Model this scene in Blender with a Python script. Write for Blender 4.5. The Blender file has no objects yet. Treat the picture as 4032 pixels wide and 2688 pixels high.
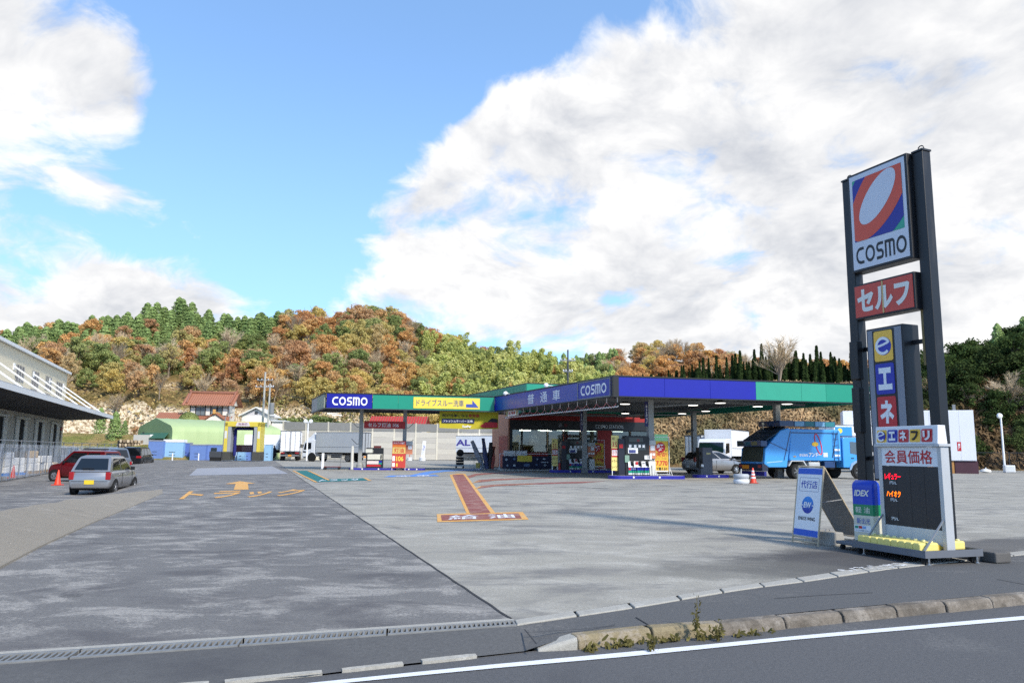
import bpy, bmesh, math, random
import numpy as np
from mathutils import Vector, Matrix, noise as mnoise
S = bpy.context.scene
C = S.collection
rad = math.radians
# ------------------------------------------------------------------ camera
F = 3029.0; ROLL = 0.010; PITCH = math.atan(435 / F); H = 1.3
cam_d = bpy.data.cameras.new('camera'); cam = bpy.data.objects.new('camera', cam_d); C.objects.link(cam)
cam_d.sensor_width = 36; cam_d.lens = F / 4032 * 36; cam_d.clip_start = 0.1; cam_d.clip_end = 6000
_c, _s, _cr, _sr = math.cos(PITCH), math.sin(PITCH), math.cos(ROLL), math.sin(ROLL)
_R = Vector((_cr, -_sr * _s, _sr * _c)); _U = Vector((-_sr, -_cr * _s, _cr * _c)); _B = -Vector((0, _c, _s))
cam.matrix_world = Matrix.Translation((0, 0, H)) @ Matrix((_R, _U, _B)).transposed().to_4x4()
S.camera = cam
# ------------------------------------------------------------------ sky, sun, exposure
SUN_AZ, SUN_EL = 38.0, 39.0           # degrees to the right of straight behind the camera; above the horizon
sdir = Vector((math.sin(rad(SUN_AZ)) * math.cos(rad(SUN_EL)), -math.cos(rad(SUN_AZ)) * math.cos(rad(SUN_EL)), math.sin(rad(SUN_EL))))
sun_d = bpy.data.lights.new('sun', 'SUN'); sun_d.energy = 2.6; sun_d.angle = rad(6.5); sun_d.color = (1.0, 0.92, 0.79)
sun = bpy.data.objects.new('sun', sun_d); C.objects.link(sun)
sun.rotation_euler = sdir.to_track_quat('Z', 'Y').to_euler()
S.view_settings.view_transform = 'Standard'; S.view_settings.look = 'None'
S.view_settings.exposure = 0.9; S.view_settings.gamma = 1.0; S.view_settings.use_curve_mapping = False
S.cycles.max_bounces = 6; S.cycles.transparent_max_bounces = 12; S.cycles.use_denoising = False

def ray(px, py):
    u = (px - 2016) / F; v = (1344 - py) / F
    a = u * _cr - v * _sr; b = u * _sr + v * _cr
    return Vector((a, _c - b * _s, _s + b * _c))
def G(px, py, z=0.0):
    d = ray(px, py); t = (z - H) / d.z
    return Vector((d.x * t, d.y * t, z))
def at(px, py, y):
    d = ray(px, py); t = y / d.y
    return Vector((d.x * t, y, H + d.z * t))

class NT:                                   # small node-tree writer
    def __init__(s, nt): s.nt = nt; s.n = nt.nodes; s.l = nt.links
    def new(s, t, ins=None, **kw):
        n = s.n.new(t)
        for k, v in kw.items(): setattr(n, k, v)
        for k, v in (ins or {}).items():
            if isinstance(v, bpy.types.NodeSocket): s.l.new(v, n.inputs[k])
            else: n.inputs[k].default_value = v
        return n
    def math(s, op, a, b=0.0, c=None, clamp=False):
        ins = {0: a, 1: b}
        if c is not None: ins[2] = c
        return s.new('ShaderNodeMath', ins, operation=op, use_clamp=clamp).outputs[0]
    def vm(s, op, a, b=(0, 0, 0)): return s.new('ShaderNodeVectorMath', {0: a, 1: b}, operation=op)
    def sm(s, v, a, b, o0=0.0, o1=1.0):
        return s.new('ShaderNodeMapRange', {0: v, 1: a, 2: b, 3: o0, 4: o1}, interpolation_type='SMOOTHSTEP').outputs[0]
    def mix(s, f, a, b, mode='MIX'):
        n = s.new('ShaderNodeMix', {0: f}, data_type='RGBA', blend_type=mode)
        for i, v in ((6, a), (7, b)):
            if isinstance(v, bpy.types.NodeSocket): s.l.new(v, n.inputs[i])
            else: n.inputs[i].default_value = v
        return n.outputs[2]
    def noise(s, vec, scale, detail=5, rough=.55, dist=0.0):
        return s.new('ShaderNodeTexNoise', {'Vector': vec, 'Scale': scale, 'Detail': detail, 'Roughness': rough, 'Distortion': dist}).outputs[0]

W = bpy.data.worlds.new('World'); S.world = W; W.use_nodes = True
t = NT(W.node_tree); t.n.clear()
gen = t.new('ShaderNodeTexCoord').outputs['Generated']
sky = t.new('ShaderNodeTexSky', sky_type='NISHITA', sun_disc=False, sun_elevation=rad(SUN_EL), sun_rotation=math.pi - rad(SUN_AZ) , altitude=200, air_density=1.0, dust_density=0.6, ozone_density=2.2)
dn = t.vm('NORMALIZE', gen).outputs[0]
sep = t.new('ShaderNodeSeparateXYZ', {0: dn})
zc = t.math('MAXIMUM', sep.outputs[2], 0.0)
inv = t.math('DIVIDE', 1.0, t.math('ADD', zc, 0.42))
pl = t.new('ShaderNodeVectorMath', {0: dn, 3: inv}, operation='SCALE').outputs[0]
pl = t.vm('MULTIPLY', pl, (1, 1, .8)).outputs[0]
# broad cloud banks of this partly cloudy sky: (pixel direction, angular size, weight)
banks = [((180, 190), 5, .44), ((480, 250), 4, .32), ((60, 560), 6, .40), ((560, 620), 4.5, .30), ((820, 640), 2, .10), ((250, 400), 3, -.20), ((150, 790), 5, -.42), ((700, 790), 5, -.30), ((900, 420), 4, -.20), ((300, 960), 8, .34), ((700, 1020), 6, .30), ((900, 1130), 5, .24), ((100, 1180), 5, .2),
         ((3000, 500), 13, .44), ((3700, 300), 16, .44), ((3700, 950), 15, .44), ((2350, 560), 7, .46), ((2050, 640), 4.5, .26), ((1780, 780), 5, .36), ((2500, 950), 12, .42), ((2050, 820), 6, .40),
         ((1560, 1010), 5, .30), ((1900, 1080), 7, .36), ((3000, 1250), 9, .40), ((2350, 1180), 6, .3), ((2500, 20), 5, .22), ((3350, 20), 8, .35), ((1390, 640), 1.6, .26), ((1830, 270), 1.6, .18),
         ((1100, 330), 12, -.34), ((1950, 520), 5, .30), ((2300, 80), 6, -.42), ((2750, 60), 4, -.30), ((2050, 60), 8, -.30), ((1000, 780), 7, -.30), ((2840, 90), 3, -.34), ((1250, 1190), 5, -.14), ((1600, 480), 5, -.24), ((2200, 1330), 4, -.34)]
bias = None
for (px, py), r, w in banks:
    d = ray(px, py).normalized()
    dp = t.vm('DOT_PRODUCT', dn, tuple(d)).outputs['Value']
    g = t.sm(dp, math.cos(rad(r * 1.45)), math.cos(rad(r * .15)), 0.0, w)
    bias = g if bias is None else t.math('ADD', bias, g)
bias = t.math('MINIMUM', bias, .60)
def fbm(v):
    wv = t.new('ShaderNodeTexNoise', {'Vector': v, 'Scale': 2.6, 'Detail': 3.0}).outputs[1]
    v = t.vm('ADD', v, t.vm('MULTIPLY', t.vm('SUBTRACT', wv, (.5, .5, .5)).outputs[0], (.30, .30, .30)).outputs[0]).outputs[0]
    return t.noise(v, 4.2, 9, .60)
n1 = fbm(pl)
up = t.vm('ADD', pl, (-.035, .0, .065)).outputs[0]
n2 = fbm(up)
nb = t.noise(pl, 1.7, 4, .55)
dens = t.math('ADD', t.math('ADD', bias, t.math('MULTIPLY', t.math('SUBTRACT', n1, .5), 2.3)), t.math('MULTIPLY', t.math('SUBTRACT', nb, .5), .55))
cov = t.sm(dens, .08, .50)
cov = t.math('POWER', cov, .8)
emb = t.math('MULTIPLY', t.math('SUBTRACT', n1, n2), 3.0)
thick = t.sm(dens, .35, 1.0)
nlow = t.noise(t.vm('MULTIPLY', pl, (1, 1, 1.8)).outputs[0], 2.3, 5, .6)
shade = t.math('ADD', t.math('ADD', .76, emb), t.math('MULTIPLY', thick, t.math('MULTIPLY', t.math('SUBTRACT', nlow, .60), 3.2)), clamp=True)
ccol = t.mix(shade, (.35, .368, .405, 1), (.64, .636, .63, 1))
hz = t.sm(sep.outputs[2], .0, .55)
skyc = t.mix(t.math('SUBTRACT', .66, t.math('MULTIPLY', hz, .38)), sky.outputs[0], (5.6, 7.3, 9.0, 1))
skyc = t.mix(1.0, skyc, (.78, 1.03, 1.34, 1), 'MULTIPLY')
b1 = t.new('ShaderNodeBackground', {0: skyc, 1: 0.078})
b2 = t.new('ShaderNodeBackground', {0: ccol, 1: 0.92})
mx = t.new('ShaderNodeMixShader', {0: cov, 1: b1.outputs[0], 2: b2.outputs[0]})
t.new('ShaderNodeOutputWorld', {0: mx.outputs[0]})

# ------------------------------------------------------------------ materials
def lin(c):
    return tuple(((x / 255) / 12.92 if x / 255 <= .04045 else ((x / 255 + .055) / 1.055) ** 2.4) for x in c[:3]) + (1.0,)
def newmat(name):
    m = bpy.data.materials.new(name); m.use_nodes = True; m.node_tree.nodes.clear()
    return m, NT(m.node_tree)
MATS = {}
def M(name, col, rough=.55, metal=0.0, var=.10, sc=2.0, bump=0.0, bsc=60.0, coat=0.0, spec=.5, grime=0.0):
    if name in MATS: return MATS[name]
    m, t = newmat(name); MATS[name] = m
    co = t.new('ShaderNodeTexCoord').outputs['Object']
    n = t.noise(co, sc, 5, .6)
    f = t.math('MULTIPLY_ADD', t.math('SUBTRACT', n, .5), 2.6 * var, 1.0)
    base = t.new('ShaderNodeVectorMath', {0: lin(col)[:3], 3: f}, operation='SCALE').outputs[0]
    if grime:
        g = t.noise(t.vm('MULTIPLY', co, (3, 3, .45)).outputs[0], 2.2, 6, .65)
        base = t.mix(t.sm(g, .5, .75, 0.0, grime), base, (.10, .085, .07, 1))
    b = t.new('ShaderNodeBsdfPrincipled', {'Base Color': base, 'Roughness': rough, 'Metallic': metal, 'Coat Weight': coat, 'Specular IOR Level': spec})
    if bump:
        bn = t.noise(co, bsc, 4, .6)
        t.l.new(t.new('ShaderNodeBump', {'Height': bn, 'Strength': bump, 'Distance': .02}).outputs[0], b.inputs['Normal'])
    t.new('ShaderNodeOutputMaterial', {0: b.outputs[0]})
    return m
def EM(name, col, strength):
    if name in MATS: return MATS[name]
    m, t = newmat(name); MATS[name] = m
    t.new('ShaderNodeOutputMaterial', {0: t.new('ShaderNodeEmission', {0: lin(col), 1: strength}).outputs[0]})
    return m
def glass(name, tint=(200, 215, 215), clear=.8, rough=.03):
    if name in MATS: return MATS[name]
    m, t = newmat(name); MATS[name] = m
    tr = t.new('ShaderNodeBsdfTransparent', {0: lin(tint)}); gl = t.new('ShaderNodeBsdfGlossy', {0: (1, 1, 1, 1), 'Roughness': rough})
    fr = t.new('ShaderNodeFresnel', {0: 1.5}).outputs[0]
    f = t.math('ADD', t.math('MULTIPLY', fr, .9), 1 - clear - .1, clamp=True)
    mx = t.new('ShaderNodeMixShader', {0: f, 1: tr.outputs[0], 2: gl.outputs[0]})
    t.new('ShaderNodeOutputMaterial', {0: mx.outputs[0]})
    return m
def LEAF(name, cols, noise_sc=.5, trans=.25, nvar=.35, alt=None, asc=.1):
    m, t = newmat(name); MATS[name] = m
    oi = t.new('ShaderNodeObjectInfo').outputs['Random']
    cr = t.new('ShaderNodeValToRGB', {0: oi})
    e = cr.color_ramp.elements
    for i, c in enumerate(cols):
        p = i / max(1, len(cols) - 1)
        if i < 2: e[i].position = p; el = e[i]
        else: el = e.new(p)
        el.color = lin(c)
    co = t.new('ShaderNodeTexCoord').outputs['Object']
    n = t.noise(co, noise_sc, 3, .6)
    geo = t.new('ShaderNodeNewGeometry').outputs['Random Per Island']
    k = t.math('ADD', t.math('MULTIPLY_ADD', t.math('SUBTRACT', n, .5), nvar * 2, 1.0), t.math('MULTIPLY', t.math('SUBTRACT', geo, .5), .55))
    bc = cr.outputs[0]
    if alt: bc = t.mix(t.sm(t.noise(co, asc, 4, .6), .46, .60), bc, lin(alt))
    base = t.new('ShaderNodeVectorMath', {0: bc, 3: k}, operation='SCALE').outputs[0]
    d = t.new('ShaderNodeBsdfDiffuse', {0: base}); tl = t.new('ShaderNodeBsdfTranslucent', {0: base})
    t.new('ShaderNodeOutputMaterial', {0: t.new('ShaderNodeMixShader', {0: trans, 1: d.outputs[0], 2: tl.outputs[0]}).outputs[0]})
    return m

# ------------------------------------------------------------------ geometry helpers
class MB:
    def __init__(s): s.v = []; s.f = []; s.m = []; s.cur = 0
    def mi(s, i): s.cur = i; return s
    def add(s, vs, fs):
        n = len(s.v); s.v += [tuple(v) for v in vs]; s.f += [tuple(i + n for i in f) for f in fs]; s.m += [s.cur] * len(fs); return s
    def box(s, x0, x1, y0, y1, z0, z1):
        return s.add([(x0, y0, z0), (x1, y0, z0), (x1, y1, z0), (x0, y1, z0), (x0, y0, z1), (x1, y0, z1), (x1, y1, z1), (x0, y1, z1)],
                     [(0, 3, 2, 1), (4, 5, 6, 7), (0, 1, 5, 4), (1, 2, 6, 5), (2, 3, 7, 6), (3, 0, 4, 7)])
    def quad(s, a, b, c, d): return s.add([a, b, c, d], [(0, 1, 2, 3)])
    def poly(s, pts): return s.add(pts, [tuple(range(len(pts)))])
    def prism(s, pts, ax, a, b):
        n = len(pts)
        def P(p, k): return {'x': (k, p[0], p[1]), 'y': (p[0], k, p[1]), 'z': (p[0], p[1], k)}[ax]
        vs = [P(p, a) for p in pts] + [P(p, b) for p in pts]
        fs = [tuple(range(n - 1, -1, -1)), tuple(range(n, 2 * n))] + [(i, (i + 1) % n, n + (i + 1) % n, n + i) for i in range(n)]
        return s.add(vs, fs)
    def tube(s, pts, r, n=6, cap=True):
        pts = [Vector(p) for p in pts]; k = len(pts)
        rs = r if isinstance(r, (list, tuple)) else [r] * k
        vs = []
        for i, p in enumerate(pts):
            d = (pts[min(i + 1, k - 1)] - pts[max(i - 1, 0)]).normalized()
            u = d.orthogonal().normalized() if abs(d.z) < .99 else Vector((1, 0, 0))
            if abs(d.z) < .99: u = Vector((0, 0, 1)).cross(d).normalized()
            w = d.cross(u)
            for j in range(n):
                a = 2 * math.pi * (j + .5) / n
                vs.append(p + (u * math.cos(a) + w * math.sin(a)) * rs[i])
        fs = [(i * n + j, i * n + (j + 1) % n, (i + 1) * n + (j + 1) % n, (i + 1) * n + j) for i in range(k - 1) for j in range(n)]
        if cap: fs += [tuple(range(n - 1, -1, -1)), tuple((k - 1) * n + j for j in range(n))]
        return s.add(vs, fs)
    def lathe(s, prof, n=16, c=(0, 0, 0), ax='z'):
        vs = []; k = len(prof)
        for r, h in prof:
            for j in range(n):
                a = 2 * math.pi * j / n; x, y = r * math.cos(a), r * math.sin(a)
                p = {'z': (x, y, h), 'x': (h, x, y), 'y': (x, h, y)}[ax]
                vs.append((p[0] + c[0], p[1] + c[1], p[2] + c[2]))
        fs = [(i * n + j, i * n + (j + 1) % n, (i + 1) * n + (j + 1) % n, (i + 1) * n + j) for i in range(k - 1) for j in range(n)]
        fs += [tuple(range(n - 1, -1, -1)), tuple((k - 1) * n + j for j in range(n))]
        return s.add(vs, fs)
    def loft(s, rings, cap=True):
        n = len(rings[0]); vs = [p for r in rings for p in r]; k = len(rings)
        fs = [(i * n + j, i * n + (j + 1) % n, (i + 1) * n + (j + 1) % n, (i + 1) * n + j) for i in range(k - 1) for j in range(n)]
        if cap: fs += [tuple(range(n - 1, -1, -1)), tuple((k - 1) * n + j for j in range(n))]
        return s.add(vs, fs)
    def mesh(s, name, mats, smooth=False, recalc=True):
        me = bpy.data.meshes.new(name); me.from_pydata(s.v, [], s.f)
        for m in (mats if isinstance(mats, (list, tuple)) else [mats]): me.materials.append(m)
        me.polygons.foreach_set('material_index', s.m)
        if recalc:
            bm = bmesh.new(); bm.from_mesh(me); bmesh.ops.recalc_face_normals(bm, faces=bm.faces); bm.to_mesh(me); bm.free()
        if smooth:
            me.polygons.foreach_set('use_smooth', [True] * len(me.polygons))
            if hasattr(me, 'set_sharp_from_angle'): me.set_sharp_from_angle(angle=rad(smooth if smooth is not True else 40))
        return me
    def build(s, name, mats, parent=None, loc=(0, 0, 0), rz=0.0, bev=0.0, seg=2, smooth=False, recalc=True, sub=0):
        me = s.mesh(name, mats, smooth, recalc)
        o = bpy.data.objects.new(name, me); C.objects.link(o); o.location = loc; o.rotation_euler = (0, 0, rz)
        if parent is not None: o.parent = parent
        if bev:
            b = o.modifiers.new('bevel', 'BEVEL'); b.width = bev; b.segments = seg; b.limit_method = 'ANGLE'; b.angle_limit = rad(35)
        if sub:
            b = o.modifiers.new('sub', 'SUBSURF'); b.levels = sub; b.render_levels = sub
        return o
def BX(name, mat, parent, x0, x1, y0, y1, z0, z1, bev=0.0, **k):
    return MB().box(x0, x1, y0, y1, z0, z1).build(name, mat, parent, bev=bev, **k)
def tag(o, label, cat, group=None):
    o['label'] = label; o['category'] = cat
    if group: o['group'] = group
    return o
def T(name, label, cat, loc=(0, 0, 0), rz=0.0, group=None):
    o = bpy.data.objects.new(name, None); C.objects.link(o); o.location = loc; o.rotation_euler = (0, 0, rz); o.empty_display_size = .2
    return tag(o, label, cat, group)
def struct(o, kind='structure'): o['kind'] = kind; return o
def dup(root, loc, rz=0.0, label=None, group=None, scale=None):
    r = root.copy(); C.objects.link(r); r.location = loc; r.rotation_euler = (0, 0, rz)
    if scale is not None: r.scale = scale if isinstance(scale, (tuple, list)) else (scale,) * 3
    if label: r['label'] = label
    if group: r['group'] = group
    for ch in list(root.children):
        c = ch.copy(); C.objects.link(c); c.parent = r
        for g in list(ch.children):
            d = g.copy(); C.objects.link(d); d.parent = c
    return r
_tc = {}
def text_mesh(body, bold=0.0, spacing=1.0, line=1.0, ref=None):
    key = (body, bold, spacing, line)
    if key in _tc: return _tc[key]
    cu = bpy.data.curves.new('lettering', 'FONT'); cu.body = body; cu.size = 1; cu.offset = bold; cu.space_character = spacing; cu.space_line = line
    cu.resolution_u = 3; cu.align_x = 'CENTER'
    o = bpy.data.objects.new('lettering', cu)
    me = bpy.data.meshes.new_from_object(o)
    bpy.data.objects.remove(o); bpy.data.curves.remove(cu)
    vs = [tuple(v.co[:2]) for v in me.vertices]; fs = [tuple(p.vertices) for p in me.polygons]
    bpy.data.meshes.remove(me)
    xs = [v[0] for v in vs] or [0]; ys = [v[1] for v in vs] or [0]
    x0, x1, y0, y1 = min(xs), max(xs), min(ys), max(ys)
    vs = [((x - x0) / max(1e-6, x1 - x0) - .5, (y - y0) / max(1e-6, y1 - y0) - .5) for x, y in vs]
    _tc[key] = (vs, fs); return _tc[key]
def TXT(body, mat, parent, cx, cz, w, h, y=-.004, bold=0.0, name='lettering', plane='xz', skew=0.0, **kw):
    """flat lettering centred at (cx, cz), w by h, in the local xz plane facing -y (or on the ground for plane='xy')"""
    vs, fs = text_mesh(body, bold, **kw)
    mb = MB()
    if plane == 'xz': mb.add([(cx + v[0] * w + v[1] * skew, y, cz + v[1] * h) for v in vs], fs)
    elif plane == 'yz': mb.add([(y, cx + v[0] * w, cz + v[1] * h) for v in vs], fs)
    else: mb.add([(cx + v[0] * w, cz + v[1] * h, y) for v in vs], fs)
    return mb.build(name, mat, parent, recalc=False)
def stroke(mb, pts, w, f, closed=False):
    """flat ribbon of width w along 2-D pts; f maps (u, v) to 3-D"""
    n = len(pts); L = []; Rr = []
    for i in range(n):
        a = pts[(i - 1) % n] if (closed or i > 0) else None; b = pts[i]; c = pts[(i + 1) % n] if (closed or i < n - 1) else None
        def nrm(p, q):
            dx, dy = q[0] - p[0], q[1] - p[1]; l = math.hypot(dx, dy) or 1; return (-dy / l, dx / l)
        if a is None: nx, ny = nrm(b, c); k = 1
        elif c is None: nx, ny = nrm(a, b); k = 1
        else:
            n1, n2 = nrm(a, b), nrm(b, c); nx, ny = n1[0] + n2[0], n1[1] + n2[1]; l = math.hypot(nx, ny) or 1; nx /= l; ny /= l
            k = 1 / max(.5, nx * n1[0] + ny * n1[1])
        L.append((b[0] + nx * w / 2 * k, b[1] + ny * w / 2 * k)); Rr.append((b[0] - nx * w / 2 * k, b[1] - ny * w / 2 * k))
    m = n if closed else n - 1
    mb.add([f(*p) for p in L] + [f(*p) for p in Rr], [(i, (i + 1) % n, n + (i + 1) % n, n + i) for i in range(m)])
def arc(cx, cy, r, a0, a1, n=14, ry=None):
    ry = r if ry is None else ry
    return [(cx + r * math.cos(rad(a0 + (a1 - a0) * i / n)), cy + ry * math.sin(rad(a0 + (a1 - a0) * i / n))) for i in range(n + 1)]
def cosmo(mat, parent, cx, cz, w, h, y=-.006, name='lettering', wt=.19):
    """the rounded capital lettering C O S M O"""
    k = wt / 2; t_ = 1 - k
    P = []; x = 0
    P.append(([(x + .86, t_)] + arc(x + .5, .5, .5 - k, 90, 270, 14) + [(x + .86, k)], False)); x += 1.02
    P.append((arc(x + .5, .5, .5 - k, 0, 360, 26)[:-1], True)); x += 1.16
    q = (1 - 2 * k) / 4
    P.append(([(x + .74, t_)] + arc(x + .30, .5 + q, q, 90, 270, 9) + arc(x + .46, .5 - q, q, 90, -90, 9) + [(x + .02, k)], False)); x += .90
    P.append(([(x + k, 0), (x + k, t_), (x + .70, t_)] + arc(x + 1.0 - k - .16, t_ - .16, .16, 80, 0, 5) + [(x + 1.0 - k, 0)], False)); P.append(([(x + .5, t_), (x + .5, 0)], False)); x += 1.16
    P.append((arc(x + .5, .5, .5 - k, 0, 360, 26)[:-1], True)); x += 1.0
    mb = MB()
    for i, (p, cl) in enumerate(P):
        stroke(mb, p, wt, lambda u, v, i=i: (cx + (u / x - .5) * w, y - .0004 * i, cz + (v - .5) * h), cl)
    return mb.build(name, mat, parent, recalc=False)
def interp(tab, x):
    if x <= tab[0][0]: return tab[0][1]
    for (a, va), (b, vb) in zip(tab, tab[1:]):
        if x <= b: u = (x - a) / (b - a); u = u * u * (3 - 2 * u) * .5 + u * .5; return va + (vb - va) * u
    return tab[-1][1]
def sst(a, b, x):
    u = min(1, max(0, (x - a) / (b - a))); return u * u * (3 - 2 * u)

# common finishes
white = M('white_paint', (226, 228, 228), .5, var=.05, grime=.12)
cream = M('cream_panel', (214, 208, 190), .7, var=.06, grime=.15)
black = M('black_paint', (22, 23, 26), .45, var=.2)
rubber = M('tyre_rubber', (24, 24, 25), .85, var=.25)
steel = M('galvanised_steel', (150, 152, 154), .45, .6, var=.12)
grey = M('grey_paint', (120, 122, 124), .55, var=.08)
dgrey = M('dark_grey_paint', (62, 65, 70), .55, var=.12)
red = M('red_paint', (176, 30, 30), .5, var=.1)
blue = M('deep_blue_paint', (18, 24, 150), .35, var=.06)
navy = M('navy_paint', (24, 30, 84), .5, var=.12)
green = M('teal_green_paint', (22, 138, 112), .38, var=.05)
yellow = M('yellow_paint', (232, 206, 76), .5, var=.08)
orange = M('orange_paint', (226, 120, 40), .6, var=.1)
dglass = M('dark_glass', (16, 20, 24), .06, var=.2, spec=.9)
chrome = M('bright_metal', (205, 207, 210), .22, .9, var=.05)
redlamp = M('red_lamp', (150, 14, 20), .2, var=.1, coat=.6)
amber = M('amber_lamp', (226, 120, 20), .25, var=.1)
ink = M('black_ink', (24, 26, 30), .6, var=.05)
wink = M('white_ink', (232, 233, 235), .55, var=.04)
rink = M('red_ink', (184, 26, 34), .55, var=.04)
bink = M('blue_ink', (28, 62, 168), .5, var=.05)
conc = M('concrete', (158, 155, 148), .85, var=.14, bump=.3, grime=.2)
# ================================================================== GROUND
rng = random.Random(7)
def ground_mat(name, base, light, dark, lt=(.56, .70), dt=(.58, .74), stretch=(1, 1, 1), rot=0.0, sc=.8, fine=.10, bump=.25, rough=.85, patches=(), speck=0.0, spots=0.0):
    m, t = newmat(name); MATS[name] = m
    co = t.new('ShaderNodeTexCoord').outputs['Object']
    mp = t.new('ShaderNodeMapping', {0: co, 2: (0, 0, rot), 3: stretch}).outputs[0]
    f = t.noise(co, 34, 3, .7)
    a = t.math('ADD', t.noise(mp, sc, 10, .70, .5), t.math('MULTIPLY', t.math('SUBTRACT', f, .5), .22))
    b = t.math('ADD', t.noise(t.vm('ADD', mp, (31, 17, 3)).outputs[0], sc * .7, 9, .68, .4), t.math('MULTIPLY', t.math('SUBTRACT', f, .5), .2))
    big = t.noise(co, .13, 3, .5)
    g = t.noise(co, 160, 2, .6)
    col = t.mix(t.sm(a, lt[0], lt[1], 0, .85), lin(base), lin(light))
    col = t.mix(t.sm(b, dt[0], dt[1], 0, .75), col, lin(dark))
    for (cx, cy, rx, ry, ang, dcol, amt) in patches:
        q = t.new('ShaderNodeMapping', {0: co, 1: (cx, cy, 0), 2: (0, 0, ang), 3: (rx, ry, 1)}, vector_type='TEXTURE').outputs[0]
        q = t.vm('MULTIPLY', q, (1, 1, 0)).outputs[0]
        d = t.math('ADD', t.vm('LENGTH', q).outputs['Value'], t.math('MULTIPLY', t.math('SUBTRACT', a, .5), .9))
        col = t.mix(t.sm(d, .55, 1.1, amt, 0.0), col, lin(dcol))
    k = t.math('ADD', t.math('MULTIPLY_ADD', t.math('SUBTRACT', f, .5), fine * 5.0, 1.0), t.math('MULTIPLY', t.math('SUBTRACT', big, .5), .30))
    k = t.math('ADD', k, t.math('MULTIPLY', t.math('SUBTRACT', g, .5), fine * 6.0))
    if spots:
        vs_ = t.new('ShaderNodeTexVoronoi', {'Vector': t.vm('MULTIPLY', co, (1, 1, 0)).outputs[0], 'Scale': 1.1}, feature='F1')
        cs_ = t.new('ShaderNodeSeparateColor', {0: vs_.outputs[1]})
        rr_s = t.math('MULTIPLY', t.sm(cs_.outputs[0], .35, 1.0), .17)
        k = t.math('SUBTRACT', k, t.math('MULTIPLY', t.math('LESS_THAN', t.math('ADD', vs_.outputs[0], t.math('MULTIPLY', t.math('SUBTRACT', f, .5), .12)), rr_s), t.math('MULTIPLY', cs_.outputs[1], spots)))
    if speck:
        v = t.new('ShaderNodeTexVoronoi', {'Vector': co, 'Scale': 38.0}, feature='F1')
        k = t.math('ADD', k, t.sm(v.outputs[0], .06, .16, speck, 0.0))
    col = t.new('ShaderNodeVectorMath', {0: col, 3: k}, operation='SCALE').outputs[0]
    bs = t.new('ShaderNodeBsdfPrincipled', {'Base Color': col, 'Roughness': rough, 'Specular IOR Level': .3})
    t.l.new(t.new('ShaderNodeBump', {'Height': t.math('ADD', g, f), 'Strength': bump, 'Distance': .012}).outputs[0], bs.inputs['Normal'])
    t.new('ShaderNodeOutputMaterial', {0: bs.outputs[0]})
    return m
ROADROT = rad(-22)
m_road = ground_mat('road_asphalt', (90, 90, 91), (106, 105, 104), (77, 77, 79), sc=.5, fine=.15, bump=.5, speck=.35)
m_walk = ground_mat('sidewalk_asphalt', (90, 90, 90), (112, 110, 107), (70, 70, 73), sc=.7, fine=.13, bump=.5, stretch=(.5, 1.6, 1), rot=ROADROT, speck=.25)
m_drive = ground_mat('driveway_asphalt', (113, 111, 109), (158, 154, 148), (88, 86, 87), lt=(.47, .62), dt=(.48, .66), sc=1.5, stretch=(.75, 1.15, 1), rot=ROADROT, fine=.22, bump=.5, speck=.22, spots=.3)
m_conc = ground_mat('forecourt_concrete', (152, 148, 138), (174, 170, 160), (112, 110, 108), lt=(.44, .66), dt=(.47, .66), sc=1.25, stretch=(.75, 1.15, 1), rot=rad(-17), fine=.16, bump=.4, spots=.34,
                    patches=((4.5, 9.9, 2.5, 1.35, rad(28), (66, 65, 67), .9), (2.7, 9.1, 1.4, .9, rad(25), (108, 106, 100), .6), (7.6, 11.9, 3.4, .8, rad(24), (80, 79, 80), .8), (5, 44, 9, 3.0, rad(15), (128, 120, 106), .55), (9, 52, 10, 6, rad(15), (112, 104, 94), .6)))
m_gutter = ground_mat('gutter_stone', (162, 159, 151), (182, 179, 172), (118, 114, 108), sc=3.0, fine=.10, bump=.35)
m_kerb = ground_mat('kerb_stone', (118, 110, 100), (142, 135, 126), (80, 74, 66), lt=(.46, .6), dt=(.46, .6), sc=4.0, fine=.2, bump=.5, patches=())
m_wedge = ground_mat('rough_concrete', (143, 135, 122), (160, 152, 140), (104, 97, 88), sc=1.6, fine=.10, bump=.7, patches=((G(600, 2030).x, G(600, 2030).y, .55, .55, 0, (196, 194, 190), .9),))
m_line = M('white_road_paint', (222, 224, 228), .6, var=.10, sc=14, bump=.2)
m_earth = ground_mat('earth', (104, 98, 78), (128, 118, 92), (78, 80, 58), sc=.2, fine=.2, bump=.4)

def ext(pl, a=30.0, b=60.0):
    """polyline extended at both ends"""
    d0 = (pl[0] - pl[1]).normalized(); d1 = (pl[-1] - pl[-2]).normalized()
    return [pl[0] + d0 * a] + pl + [pl[-1] + d1 * b]
def resample(pl, step):
    out = []; acc = 0
    for p, q in zip(pl, pl[1:]):
        L = (q - p).length; n = max(1, int(L / step))
        out += [p.lerp(q, i / n) for i in range(n)]
    return out + [pl[-1]]
def strip(name, A, B, mat, n=80, dz=0.0):
    def pts(pl):
        L = [0]
        for p, q in zip(pl, pl[1:]): L.append(L[-1] + (q - p).length)
        r = []
        for i in range(n + 1):
            s = L[-1] * i / n; k = max(j for j in range(len(L)) if L[j] <= s + 1e-9); k = min(k, len(pl) - 2)
            r.append(pl[k].lerp(pl[k + 1], (s - L[k]) / (L[k + 1] - L[k])))
        return r
    a, b = pts(A), pts(B); mb = MB()
    mb.add([(p.x, p.y, p.z + dz) for p in a] + [(p.x, p.y, p.z + dz) for p in b], [(i, i + 1, n + 2 + i, n + 1 + i) for i in range(n)])
    o = mb.build(name, mat); return o
ZR = -0.088
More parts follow.
